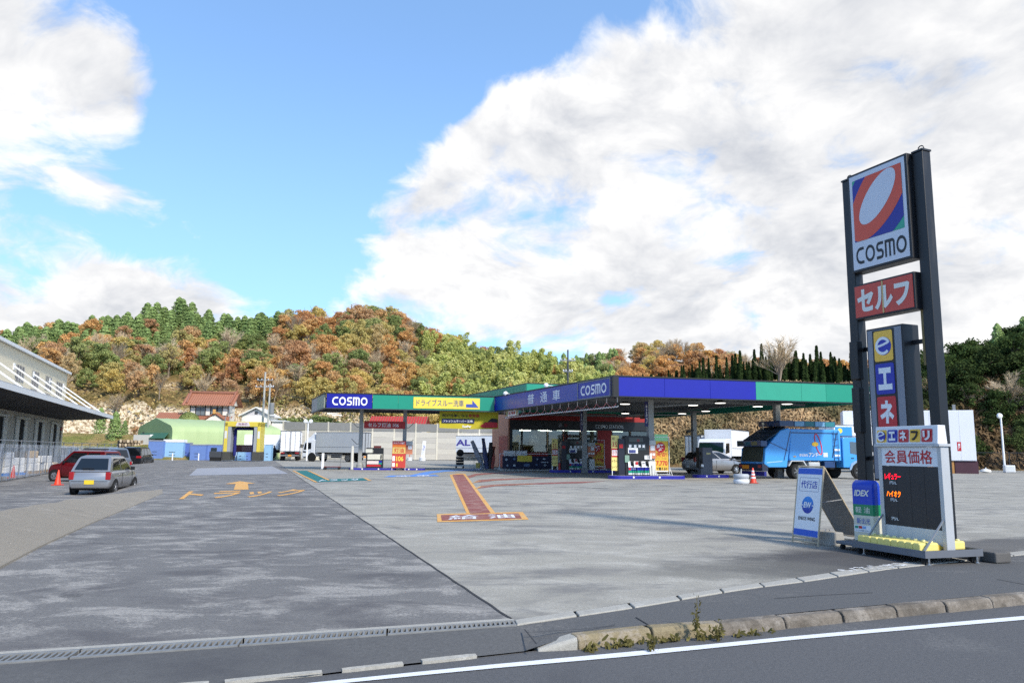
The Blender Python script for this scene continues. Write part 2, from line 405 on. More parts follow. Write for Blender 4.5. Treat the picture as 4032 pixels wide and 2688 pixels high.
gut_r = [G(*p) for p in ((0, 2576), (2026, 2441), (2500, 2369), (2923, 2304), (3184, 2265), (3510, 2219), (4032, 2167))]
gut_f = [G(*p) for p in ((0, 2613), (2037, 2461), (2500, 2392), (2923, 2320), (3184, 2287), (3510, 2238), (4032, 2183))]
kt = [G(px, py + 16, -.004) for px, py in ((2278, 2490), (2500, 2463), (2891, 2436), (3171, 2406), (3600, 2366), (4032, 2326))]       # kerb, top front arris
flush = [G(px, py, -.078) for px, py in ((700, 2702), (1200, 2660), (1382, 2635), (1720, 2599), (1896, 2580), (2117, 2556))]
J0 = G(2010, 2436); J1 = G(1240, 1920); e2 = (J1 - J0).normalized(); e1 = Vector((e2.y, -e2.x, 0))

gr = MB().box(-1800, 1800, -600, 3000, -1.4, -.9).build('ground', m_earth); struct(gr)
# forecourt slab
fc = [J0 + Vector((0, 0, 0))] + [gut_r[i] for i in range(1, 7)]
fc[0] = gut_r[1].lerp(gut_r[0], .005)
far = J0 + e2 * 132
poly = [(p.x, p.y, 0) for p in fc] + [(30, 27.0, 0), (75, 54, 0), (110, 95, 0), (90, 140, 0), (far.x, far.y, 0)]
struct(MB().poly(poly).build('forecourt', m_conc, recalc=False))
# asphalt yard left of the slab joint: level by the joint, falling away to the lower parking lot on the left
wt_px = ((0, 2012), (142, 1987), (283, 1964), (481, 1939), (640, 1926)); wb_px = ((0, 2239), (153, 2157), (362, 2060), (510, 1998), (640, 1942))
wtop = [G(px, py, .26 - .26 * (i / 4) ** 1.2) for i, (px, py) in enumerate(wt_px)]
wbot = [G(px, py, .004) for px, py in wb_px]
wtop = [wtop[0] + (wtop[0] - wtop[1]).normalized() * 8] + wtop; wbot = [wbot[0] + (wbot[0] - wbot[1]).normalized() * 6.5] + wbot
LOT = -.42
xe_tab = sorted([(p.y, p.x) for p in wtop] + [(34, -14.5), (50, -21.5), (75, -33), (105, -48), (140, -60)])
def hlot(x, y):
    u = interp(xe_tab, y) - x
    if u <= 0: return 0.0
    return LOT * sst(.2, 2.6 if y < 26 else 2.6 + (y - 26) * .12, u)
mb = MB(); ss = [0]; 
while ss[-1] < 95: ss.append(ss[-1] + .7 + ss[-1] * .02)
ts = [0]
while ts[-1] < 118: ts.append(ts[-1] + .7 + ts[-1] * .03)
dd = (gut_r[0] - gut_r[1]).normalized()
for tt in ts:
    for s_ in ss:
        p = gut_r[1] + dd * s_ + e2 * tt
        mb.v.append((p.x, p.y, hlot(p.x, p.y)))
nS = len(ss)
for i in range(len(ts) - 1):
    for j in range(nS - 1):
        mb.f.append((i * nS + j, i * nS + j + 1, (i + 1) * nS + j + 1, (i + 1) * nS + j)); mb.m.append(0)
struct(mb.build('driveway', m_drive, smooth=True))
# concrete wedge beside the driveway
mb = MB(); R1 = resample(wbot, .35); k = len(R1); 
def along(pl, f):
    L = [0]
    for p, q in zip(pl, pl[1:]): L.append(L[-1] + (q - p).length)
    s = f * L[-1]; i = max(j for j in range(len(L)) if L[j] <= s + 1e-9); i = min(i, len(pl) - 2)
    return pl[i].lerp(pl[i + 1], (s - L[i]) / (L[i + 1] - L[i]))
rows = 7
for i in range(k):
    f = i / (k - 1); b, tp = along(wbot, f), along(wtop, f)
    for j in range(rows):
        w = j / (rows - 2) if j < rows - 1 else 1
        p = b.lerp(tp, w); z = b.z + (tp.z - b.z) * (w ** .6) + .03 * mnoise.noise(Vector((p.x * .9, p.y * .9, 0))) * (0 < j < rows - 1)
        if j == 0: z = -.05
        if j == 1: p = b.lerp(tp, .01); z = .03 * (1 - f) + .004
        if j == rows - 1: p = tp + (tp - b).normalized() * .35; z = -.5
        mb.v.append((p.x, p.y, z))
for i in range(k - 1):
    for j in range(rows - 1): mb.f.append((i * rows + j, i * rows + j + 1, (i + 1) * rows + j + 1, (i + 1) * rows + j)); mb.m.append(0)
wedge = struct(mb.build('concrete_bank', m_wedge, smooth=60))
pp = [G(px, py, .05) for px, py in ((560, 2043 - 0), (545, 2035), (590, 2018), (625, 2012), (640, 2025), (600, 2040))]
# sidewalk and dropped kerb apron
kerb_back = [p + Vector((-.05, .10, .004)) for p in kt]
edge = [flush[0] + (flush[0] - flush[1]).normalized() * 30] + flush + [kerb_back[0] + Vector((-.02, -.02, -.02))] + kerb_back[1:] + [kerb_back[-1] + (kerb_back[-1] - kerb_back[-2]).normalized() * 60]
struct(strip('sidewalk', ext([p + Vector((0, 0, -.003)) for p in gut_f]), edge, m_walk, 260))
# road
rd = [Vector((p.x, p.y, ZR)) for p in [flush[0] + (flush[0] - flush[1]).normalized() * 30] + flush[:-1]] + [Vector((p.x - .01, p.y + .1, ZR)) for p in kt[0:]] + [kt[-1] + (kt[-1] - kt[-2]).normalized() * 60 + Vector((0, 0, ZR))]
ro = [p + Vector((6.5, -18, 0)) for p in rd]
struct(strip('road', rd, ro, m_road, 120))
# white edge line
wl_a = [G(px, py, ZR + .006) for px, py in ((1100, 2694), (1858, 2602), (2500, 2562), (3151, 2500), (4032, 2423))]
wl_a = [G(px, py, ZR + .006) for px, py in ((1300, 2678), (1858, 2621), (2500, 2562), (3151, 2500), (4032, 2423))]
wl_b = [G(px, py, ZR + .006) for px, py in ((1320, 2690), (1858, 2636), (2500, 2580), (3151, 2514), (4032, 2438))]
struct(strip('road_edge_line', ext(wl_a, 12, 40), ext(wl_b, 12, 40), m_line, 120))
# kerb of separate stones
kerb = struct(bpy.data.objects.new('kerb', None)); C.objects.link(kerb)
kl = resample(ext(kt, 0.001, 8.0)[1:], .05)
def kerb_pts(pl, step):
    out = [pl[0]]; 
    for p in pl:
        if (p - out[-1]).length >= step: out.append(p)
    return out
ks = kerb_pts(kl, .60); d = (ks[1] - ks[0]).normalized()
m_kerby = ground_mat('kerb_stone_faded_yellow', (134, 122, 96), (146, 136, 122), (104, 88, 54), lt=(.46,.60), sc=5, fine=.16, bump=.5)
for i in range(len(ks) - 1):
    a, b = ks[i], ks[i + 1]; d = (b - a).normalized(); L = (b - a).length - .014 - rng.random() * .012
    nn = Vector((d.y, -d.x, 0))
    j = rng.uniform(-.006, .006); zt = rng.uniform(-.006, .004)
    prof = [(.02 + j, -.40), (.02 + j, ZR - .02), (.005 + j, -.03 + zt), (-.02 + j, zt), (-.115, zt + .003), (-.115, -.40)]
    mb = MB()
    rings = []
    for q in (0, .33, .66, 1):
        c = a + d * (L * q); rings.append([(c.x + nn.x * u + rng.uniform(-.004, .004), c.y + nn.y * u + rng.uniform(-.004, .004), c.z + v + .004) for u, v in prof])
    mb.loft(rings); mb.build('kerb_stone', m_kerby if i in (0, 1) else m_kerb, kerb, bev=.012)
# sloping end stone down to the dropped kerb
a = flush[-1]; b = ks[0]; d = (b - a).normalized(); nn = Vector((d.y, -d.x, 0)); L = (b - a).length - .012
rings = []
for q in (0, .5, 1):
    c = a + d * (L * q); zt = -.072 + .068 * q
    rings.append([(c.x + nn.x * u, c.y + nn.y * u, v) for u, v in ((.02, -.4), (.02, zt - .02), (-.0, zt), (-.14, zt), (-.14, -.4))])
MB().loft(rings).build('kerb_stone', m_gutter, kerb, bev=.008)
fl = resample(ext(flush, 4, 0.001)[:-1], .05); fs_ = [fl[0]]
for p in fl:
    if (p - fs_[-1]).length > .42 + .3 * rng.random(): fs_.append(p)
for a, b in zip(fs_, fs_[1:]):
    d = (b - a).normalized(); nn = Vector((d.y, -d.x, 0)); L = (b - a).length * rng.uniform(.72, .95); w0 = rng.uniform(.032, .052)
    rings = []
    for q in (0, .12, .5, .88, 1):
        c = a + d * (L * q); w = w0 * (.75 if q in (0, 1) else 1) * rng.uniform(.85, 1.1)
        rings.append([(c.x + nn.x * u, c.y + nn.y * u, v) for u, v in ((w * .4, -.3), (w * .4, -.068 + rng.uniform(-.004, .004)), (-w * .6, -.064), (-w * .6, -.3))])
    MB().loft(rings).build('kerb_stone', m_gutter, kerb)
# gutter cover stones to the right of the grate
gut = struct(bpy.data.objects.new('gutter', None)); C.objects.link(gut)
gr_, gf_ = ext(gut_r[1:], 0.001, 14)[1:], ext(gut_f[1:], 0.001, 14)[1:]
A = resample(gr_, .05); tot = sum((q - p).length for p, q in zip(A, A[1:])); n = int(tot / .62)
for i in range(n):
    f0, f1 = i / n, (i + 1) / n - .0012
    q = [along(gr_, f0), along(gr_, f1), along(gf_, f1), along(gf_, f0)]
    ins = .06
    q = [q[0].lerp(q[3], ins), q[1].lerp(q[2], ins), q[2].lerp(q[1], ins), q[3].lerp(q[0], ins)]
    zt = .006 + rng.uniform(-.003, .004)
    mb = MB().add([(p.x, p.y, -.15) for p in q] + [(p.x, p.y, zt + rng.uniform(-.0015, .0015)) for p in q], [(0, 1, 2, 3), (4, 5, 6, 7), (0, 1, 5, 4), (1, 2, 6, 5), (2, 3, 7, 6), (3, 0, 4, 7)])
    mb.build('gutter_stone', m_gutter, gut, bev=.008)
struct(strip('gutter_bed', [p + Vector((0, 0, -.02)) for p in gr_], [p + Vector((0, 0, -.02)) for p in gf_], M('gutter_dirt', (46, 42, 36), .9, var=.3, sc=8), 60))
# drain channel with steel gratings left of it
drain = struct(bpy.data.objects.new('drain_channel', None)); C.objects.link(drain)
da, db = gut_r[1], gut_f[1]; u = (gut_r[0] - gut_r[1]).normalized(); ub = (gut_f[0] - gut_f[1]).normalized()
m_grate = M('grating_steel', (142, 142, 140), .55, .5, var=.25, sc=9, grime=.35)
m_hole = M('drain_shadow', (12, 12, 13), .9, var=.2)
mb = MB(); far_a, far_b = da + u * 14, db + ub * 14
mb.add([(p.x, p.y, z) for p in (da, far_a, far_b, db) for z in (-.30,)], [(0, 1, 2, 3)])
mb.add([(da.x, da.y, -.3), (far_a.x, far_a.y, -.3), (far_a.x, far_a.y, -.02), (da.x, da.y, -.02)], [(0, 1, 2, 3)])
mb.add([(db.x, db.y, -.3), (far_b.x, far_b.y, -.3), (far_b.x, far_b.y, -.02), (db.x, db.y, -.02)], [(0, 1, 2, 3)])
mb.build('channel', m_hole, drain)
for i in range(14):
    s0, s1 = i * 1.0 + .004, (i + 1) * 1.0 - .008
    def pt(s, w, z): p = (da + u * s).lerp(db + ub * s, w); return (p.x, p.y, z)
    mb = MB()
    for w0, w1 in ((.05, .17), (.80, .96)):
        v = [pt(s0, w0, -.04), pt(s1, w0, -.04), pt(s1, w1, -.04), pt(s0, w1, -.04), pt(s0, w0, .006), pt(s1, w0, .006), pt(s1, w1, .006), pt(s0, w1, .006)]
        mb.add(v, [(0, 3, 2, 1), (4, 5, 6, 7), (0, 1, 5, 4), (1, 2, 6, 5), (2, 3, 7, 6), (3, 0, 4, 7)])
    for k_ in range(26):
        a0 = s0 + (s1 - s0) * (k_ + .1) / 26; a1 = a0 + .016
        v = [pt(a0, .17, -.035), pt(a1, .17, -.035), pt(a1, .80, -.035), pt(a0, .80, -.035), pt(a0, .17, .003), pt(a1, .17, .003), pt(a1, .80, .003), pt(a0, .80, .003)]
        mb.add(v, [(4, 5, 6, 7), (0, 1, 5, 4), (2, 3, 7, 6), (1, 2, 6, 5), (3, 0, 4, 7)])
    mb.build('grating', m_grate, drain)
struct(MB().add([(p.x, p.y, .004) for p in (da, da + u * 14, da + u * 14 + e2 * .07, da + e2 * .07)], [(0, 1, 2, 3)]).build('drain_edge', m_gutter))
# ------------------------------------------------------------------ painted markings
m_red = ground_mat('faded_red_paint', (136, 78, 72), (158, 124, 114), (110, 66, 64), lt=(.44, .62), sc=2.6, fine=.16, bump=.2)
m_yel = ground_mat('faded_orange_paint', (214, 158, 84), (200, 168, 120), (176, 128, 78), lt=(.46,.62), sc=3, fine=.14, bump=.2)
m_teal = ground_mat('faded_teal_paint', (44, 112, 112), (84, 132, 132), (38, 88, 92), sc=2.2, fine=.14, bump=.2)
m_blue = ground_mat('faded_blue_paint', (96, 140, 206), (140, 168, 214), (84, 118, 170), sc=2.2, fine=.12, bump=.2)
def mark(name, px, mat, z=.006):
    return struct(MB().poly([tuple(G(x, y, z)) for x, y in px]).build(name, mat, recalc=False))
def gtext(body, q, mat, z=.012, bold=0.0, name='painted_lettering', **kw):
    """ground lettering filling the ground quad bottom-left, bottom-right, top-right, top-left (pixels)"""
    bl, br, tr, tl = [G(x, y, z) for x, y in q]
    vs, fs = text_mesh(body, bold, **kw)
    mb = MB(); out = []
    for a, b in vs:
        a += .5; b += .5; p = bl.lerp(br, a).lerp(tl.lerp(tr, a), b); out.append(tuple(p))
    return struct(mb.add(out, fs).build(name, mat, recalc=False))
gtext('トラック', ((700, 1966), (1172, 1950), (1210, 1924), (745, 1932)), m_yel, bold=.02, z=.008)
mark('painted_arrow', ((945, 1893), (1006, 1902), (976, 1903), (979, 1926), (920, 1927), (928, 1904), (887, 1904)), m_yel)
m_patch = ground_mat('pale_repair', (150, 152, 158), (166, 168, 172), (128, 130, 138), sc=1.2, fine=.08, bump=.2)
mark('pale_slab', ((745, 1871), (1136, 1864), (1071, 1835), (776, 1843)), m_patch, .005)
mark('painted_lane_mark', ((1165, 1852), (1236, 1893), (1285, 1888), (1207, 1852)), m_teal)
mark('painted_lane_mark', ((1236, 1897), (1452, 1890), (1430, 1881), (1262, 1886)), m_teal, .010)
gtext('トラック', ((1252, 1894), (1420, 1889), (1408, 1883), (1268, 1887)), m_line, z=.014, bold=.02)
for a, b, w in (((1150, 1852), (1240, 1897), .12), ((1211, 1852), (1290, 1889), .12), ((1452, 1891), (1430, 1881), .14)):
    A_, B_ = G(*a, .014), G(*b, .014); n_ = Vector((1, 0, 0)) * w
    struct(MB().quad(A_, A_ + n_, B_ + n_, B_).build('painted_edge_stripe', m_yel, recalc=False))
mark('painted_lane_mark', ((1512, 1877), (1730, 1873), (1715, 1868), (1535, 1871)), m_blue, .010)
mark('painted_lane_mark', ((1612, 1871), (1678, 1870), (1700, 1862), (1760, 1855), (1895, 1849), (1895, 1846), (1750, 1849), (1690, 1854), (1650, 1862)), m_blue)
gtext('洗 車', ((1548, 1876), (1700, 1873), (1692, 1869), (1556, 1872)), m_line, z=.014, bold=.02)
RB = ((1722, 2054), (2080, 2043), (2057, 2015), (1720, 2023))
mark('painted_lane_mark', ((1722, 2054), (2082, 2044), (2058, 2014), (1720, 2022)), m_yel, .006)
mark('painted_lane_mark', ((1740, 2048), (2055, 2040), (2042, 2019), (1736, 2026)), m_red, .010)
gtext('給 油', ((1764, 2044), (2030, 2036), (2018, 2021), (1770, 2028)), m_line, z=.014, bold=.014)
mark('painted_lane_mark', ((1838, 2022), (1770, 1868), (1800, 1863), (1832, 1864), (1950, 2018)), m_yel, .004)
mark('painted_lane_mark', ((1852, 2021), (1781, 1868), (1824, 1866), (1932, 2018)), m_red, .008)
mark('painted_branch_mark', ((1862, 1899), (1885, 1888), (1950, 1884), (2100, 1880), (2260, 1878), (2100, 1884), (1950, 1891), (1890, 1898)), m_red)
mark('painted_branch_mark', ((1875, 1921), (1895, 1911), (1950, 1906), (2100, 1901), (2240, 1896), (2386, 1893), (2290, 1901), (2100, 1906), (1950, 1913), (1890, 1922)), m_red)
mark('painted_branch_mark', ((1838, 1874), (1870, 1864), (1950, 1859), (2060, 1857), (2060, 1859), (1950, 1864), (1880, 1870), (1850, 1881)), m_red)
for pts, w, mt in ((((1875, 1923), (1893, 1915), (1950, 1911), (2100, 1905)), .08, m_yel), (((1862, 1901), (1890, 1893), (1960, 1889), (2100, 1884)), .08, m_yel)):
    mb = MB(); stroke(mb, [tuple(G(*p)[:2]) for p in pts], w, lambda a, b: (a, b, .012)); struct(mb.build('painted_edge_stripe', mt, recalc=False))
# slab joints and cracks
m_joint = M('joint_tar', (44, 44, 46), .9, var=.3, sc=6)
def crack(pts, w, z=.010, jit=0.0, mat=m_joint, name='slab_joint'):
    P = resample([G(*p) for p in pts], .25)
    Q = [(p.x + rng.uniform(-jit, jit), p.y + rng.uniform(-jit, jit)) for p in P]
    mb = MB(); stroke(mb, Q, w, lambda a, b: (a, b, z)); struct(mb.build(name, mat, recalc=False))
P = resample([J0, J0 + e2 * 60], .3); mb = MB(); stroke(mb, [(p.x + rng.uniform(-.008, .008), p.y) for p in P], .026, lambda a, b: (a, b, .004)); struct(mb.build('slab_joint', m_joint, recalc=False))
crack(((2002, 1911), (2332, 1921), (2700, 1933), (3144, 1942), (3900, 1960)), .07)
crack(((2332, 1921), (2700, 1911), (3000, 1904)), .07)
crack(((1375, 1906), (1600, 1904), (1780, 1908)), .06)
crack(((2068, 2478), (2110, 2535)), .012, .004, .008, name='crack')
crack(((2076, 2490), (2300, 2476), (2420, 2460)), .010, .003, .006, name='crack')
crack(((3930, 2280), (4032, 2300)), .014, .004, .01, name='crack'); crack(((3050, 2355), (3250, 2342), (3440, 2332)), .010, .003, .008, name='crack')
crack(((2500, 2430), (2560, 2462)), .012, .004, .008, name='crack')
# flakes of white paint by the gutter
fm = M('paint_flake', (226, 226, 226), .7, var=.1)
mb = MB()
for i in range(46):
    px = 3310 + 260 * rng.random() ** .8; py = 2245 - (px - 3310) * .10 + rng.uniform(-7, 9); c = G(px, py, .009); r = rng.uniform(.012, .05)
    mb.poly([(c.x + math.cos(a) * r * rng.uniform(.5, 1.6), c.y + math.sin(a) * r * rng.uniform(.4, .8), .009 + rng.random() * .003) for a in [k * 1.25 for k in range(5)]])
fo = struct(mb.build('paint_flakes', fm, recalc=False), 'stuff')
# ================================================================== HILLS AND TREES
def ctab(rows, d, tree):
    """crest table: photo column and tree-top row at distance d -> (x, ground height)"""
    out = []
    for px, py in rows:
        p = at(px, py, d); out.append((p.x, max(.5, p.z - tree)))
    return out
A_CR = ctab(((-900, 1420), (-300, 1370), (0, 1325), (250, 1295), (400, 1272), (600, 1240), (770, 1205), (860, 1235), (1000, 1262), (1130, 1250), (1300, 1246), (1400, 1225), (1480, 1204), (1580, 1240), (1700, 1300), (1800, 1345), (1900, 1370), (2000, 1395), (2100, 1415), (2200, 1448), (2350, 1490), (2550, 1560), (2800, 1640)), 190, 6.0)
A_FT = ((-160, 96), (-110, 100), (-75, 112), (-60, 121), (-30, 124), (0, 128), (30, 132), (60, 135))
def hillA(x, y):
    zc = interp(A_CR, x * 190 / max(60, y) if y > 190 else x); yf = interp(A_FT, x); yc = 190
    if y < yf: return -1.2
    if y < yc:
        u = (y - yf) / (yc - yf); b = u ** .85 * (1 - .12 * math.sin(u * 6.28))
        cl = 5.0 * sst(0, 5, y - yf) * sst(-95, -75, x) * sst(-10, -30, x) * (1 - u)
        z = -.6 + (zc + .6) * b + cl
    else: z = zc * (1 - .55 * ((y - yc) / 90) ** 1.5) if y < yc + 90 else zc * .4
    k = min(1, max(0, (y - yf) / 14))
    return z + k * (2.2 * mnoise.noise(Vector((x * .045, y * .045, 3))) + .9 * mnoise.noise(Vector((x * .16, y * .16, 9)))) + cliff(x, y, yf)
def cliff(x, y, yf):
    k = sst(1, 5, y - yf) * (1 - sst(16, 30, y - yf)) * sst(-100, -84, x) * sst(-24, -36, x)
    return k * 4.2 * abs(mnoise.noise(Vector((x * .22, y * .30, 1))))
B_CR = ctab(((1500, 1560), (1900, 1500), (2200, 1440), (2330, 1412), (2430, 1372), (2560, 1322), (2650, 1330), (2730, 1352), (2830, 1385), (2900, 1382), (3000, 1400), (3150, 1420), (3400, 1440), (3700, 1398), (3900, 1410), (4300, 1420)), 320, 8.0)
def hillB(x, y):
    zc = interp(B_CR, x * 320 / max(200, y) if y > 320 else x); yf = 215; yc = 320
    if y < yf: return -1.2
    if y < yc: u = (y - yf) / (yc - yf); z = -1 + (zc + 1) * (u * u * (3 - 2 * u) * .5 + u * .5)
    else: z = zc * (1 - .5 * min(1, (y - yc) / 150))
    return z + 3 * mnoise.noise(Vector((x * .03, y * .03, 7)))
# right-hand embankment that rises into the wooded slope
def hillC(x, y):
    foot = 74 + max(0, x - 14) * .05 - max(0, x - 44) * .22
    if y < foot or x < 6: return -1.2
    u = y - foot
    top = 8.2 + 1.2 * sst(8, 30, x)
    z = -.4 + top * sst(0, 12, u)
    r = sst(.50, .70, x / y)
    z += r * min(max(0, u - 6) * .25, 6.0)
    z -= (1 - r) * max(0, u - 24) * .2
    z *= sst(6, 16, x)
    return min(z, 42) + min(1, u / 4) * (.55 * mnoise.noise(Vector((x * .18, y * .18, 5))) + .9 * mnoise.noise(Vector((x * .06, y * .06, 15))))
def hill_mat(name, soil, soil2, rock=None, sc=.18):
    m, t = newmat(name)
    co = t.new('ShaderNodeTexCoord').outputs['Object']
    a = t.noise(co, sc, 8, .62, .5); b = t.noise(co, sc * 6, 6, .65); f = t.noise(co, 2.2, 5, .7)
    col = t.mix(t.sm(a, .4, .62), lin(soil), lin(soil2))
    col = t.mix(t.sm(b, .52, .7, 0, .7), col, lin((86, 92, 52)))
    if rock:
        nz = t.new('ShaderNodeSeparateXYZ', {0: t.new('ShaderNodeNewGeometry').outputs['Normal']}).outputs[2]
        rk = t.math('MULTIPLY', t.sm(nz, .72, .93, 1.0, 0.0), t.sm(b, .34, .48))
        col = t.mix(rk, col, t.mix(t.sm(f, .35, .6), lin((150, 120, 88)), lin(rock)))
    col = t.new('ShaderNodeVectorMath', {0: col, 3: t.math('MULTIPLY_ADD', t.math('SUBTRACT', f, .5), 1.3, 1.0)}, operation='SCALE').outputs[0]
    bs = t.new('ShaderNodeBsdfDiffuse', {0: col})
    t.l.new(t.new('ShaderNodeBump', {'Height': t.math('ADD', f, b), 'Strength': .9, 'Distance': .6}).outputs[0], bs.inputs['Normal'])
    t.new('ShaderNodeOutputMaterial', {0: bs.outputs[0]})
    return m
def terrain(name, fn, x0, x1, y0, y1, dx, dy, mat):
    nx, ny = int((x1 - x0) / dx) + 1, int((y1 - y0) / dy) + 1; mb = MB()
    for j in range(ny):
        for i in range(nx):
            x, y = x0 + i * dx, y0 + j * dy; mb.v.append((x, y, fn(x, y)))
    mb.f = [(j * nx + i, j * nx + i + 1, (j + 1) * nx + i + 1, (j + 1) * nx + i) for j in range(ny - 1) for i in range(nx - 1)]; mb.m = [0] * len(mb.f)
    return struct(mb.build(name, mat, smooth=180, recalc=False))
m_hill = hill_mat('wooded_soil', (150, 124, 84), (126, 112, 72), (244, 228, 198))
m_bank = hill_mat('dry_grass_bank', (142, 118, 84), (112, 92, 66), None, .3)
m_far = hill_mat('far_woods', (140, 104, 62), (112, 92, 60), None, .06)
terrain('hill_front', hillA, -190, 92, 92, 285, 2.0, 2.0, m_hill)
terrain('hill_middle', hillB, -90, 300, 214, 480, 5, 5, m_far)
terrain('hill_side', hillC, 5, 165, 60, 190, 1.5, 1.5, m_bank)
# wide far ridge that closes the valley
def hillD(x, y):
    return -2 + 34 * math.exp(-((y - 760) / 120) ** 2) * (.6 + .5 * mnoise.noise(Vector((x * .004, 2, 0)))) + 3 * mnoise.noise(Vector((x * .02, y * .02, 4)))
terrain('hill_far', hillD, -900, 1100, 560, 960, 16, 16, m_far)

# ---- leaf-card meshes
def cards(name, P, N, size, mat, rs, aspect=1.0, extra=None):
    n = len(P); P = np.asarray(P, float); N = np.asarray(N, float); N /= np.linalg.norm(N, axis=1)[:, None] + 1e-9
    a = rs.normal(size=(n, 3)); U = np.cross(N, a); U /= np.linalg.norm(U, axis=1)[:, None] + 1e-9; V = np.cross(N, U)
    sz = np.asarray(size, float).reshape(-1, 1) * np.ones((n, 1)); U = U * sz * .5; V = V * sz * .5 * aspect
    bend = N * sz * .18
    vs = np.stack([P - U - V * .6, P - V + bend, P + U - V * .2, P + U * .7 + V, P - U * .6 + V * .9], 1).reshape(-1, 3)
    return raw_mesh(name, vs, 5, n, mat)
def raw_mesh(name, vs, k, n, mat, mats_idx=None):
    me = bpy.data.meshes.new(name); me.vertices.add(len(vs)); me.vertices.foreach_set('co', np.asarray(vs, np.float32).ravel())
    me.loops.add(n * k); me.loops.foreach_set('vertex_index', np.arange(n * k, dtype=np.int32))
    me.polygons.add(n); me.polygons.foreach_set('loop_start', np.arange(0, n * k, k, dtype=np.int32))
    me.materials.append(mat); me.update(calc_edges=True); me.validate()
    return me
def lobes_crown(rs, R, Hh, nl, lr, per, ls, base=.25, flat=1.0):
    """leaf positions on many lobes spread through an uneven crown"""
    P = []; N = []
    for i in range(nl):
        a = rs.uniform(0, 6.283); h = rs.uniform(0, 1) ** .8; rr = R * math.sqrt(rs.uniform(.05, 1)) * math.sin(math.pi * (.18 + .75 * h)) ** .7
        c = np.array([math.cos(a) * rr, math.sin(a) * rr, Hh * (base + (1 - base) * h * .86)])
        r = lr * rs.uniform(.6, 1.3)
        d = rs.normal(size=(per, 3)); d[:, 2] += .25; d /= np.linalg.norm(d, axis=1)[:, None]
        rad_ = r * rs.uniform(.55, 1.08, (per, 1))
        P.append(c + d * rad_ * np.array([1, 1, .8 * flat])); N.append(d + rs.normal(size=(per, 3)) * .55)
    return np.concatenate(P), np.concatenate(N)
lf_orange = LEAF('autumn_orange_leaves', [(210, 164, 112), (220, 176, 116), (216, 178, 124), (200, 166, 128), (200, 150, 108), (224, 186, 118)], .6, .38)
lf_ochre = LEAF('ochre_leaves', [(210, 190, 124), (198, 184, 120), (218, 194, 120), (186, 178, 116), (210, 186, 140)], .6, .38)
lf_brown = LEAF('bare_twigs', [(196, 176, 146), (204, 182, 150), (188, 172, 148), (206, 184, 144)], .6, .05)
lf_green = LEAF('evergreen_leaves', [(142, 154, 96), (158, 166, 104), (132, 146, 92), (170, 174, 114)], .7, .36)
lf_pine = LEAF('conifer_needles', [(132, 154, 94), (144, 164, 102), (120, 142, 88)], .7, .1)
lf_bamboo = LEAF('bamboo_leaves', [(204, 206, 130), (192, 198, 118), (214, 212, 142), (182, 190, 114)], .7, .42)
lf_dark = LEAF('dark_wood_leaves', [(62, 78, 44), (76, 92, 52), (54, 68, 40), (88, 100, 60)], .6)  # dark greens; the right slope's cloud shade is put into this tone
lf_cyp = LEAF('cypress_needles', [(44, 58, 32), (54, 68, 38), (38, 52, 30)], .9, .08)
bark = M('bark', (86, 70, 56), .9, var=.3, sc=4, bump=.5, bsc=12)
barkp = M('pale_bark', (142, 128, 112), .9, var=.25, sc=4)
def trunk_mesh(name, h, r, rs, limbs=5, mat=bark, lean=.3):
    mb = MB(); pts = [(0, 0, -1.0)]
    x = y = 0
    for i in range(1, 6):
        x += rs.uniform(-lean, lean) * h / 12; y += rs.uniform(-lean, lean) * h / 12; pts.append((x, y, h * i / 5))
    mb.tube(pts, [r * (1.15 - i * .19) for i in range(6)], 6)
    for i in range(limbs):
        f = rs.uniform(.35, .85); k = int(f * 5) + 1; p = Vector(pts[k]); a = rs.uniform(0, 6.28); L = h * rs.uniform(.25, .5)
        q1 = p + Vector((math.cos(a) * L * .5, math.sin(a) * L * .5, L * .35)); q2 = p + Vector((math.cos(a) * L * .85, math.sin(a) * L * .85, L * .8))
        mb.tube([p, q1, q2], [r * .5, r * .32, r * .1], 4)
    return mb.mesh(name, mat, 60)
TREE = {}
def reg(kind, crown, trunk): TREE.setdefault(kind, []).append((crown, trunk))
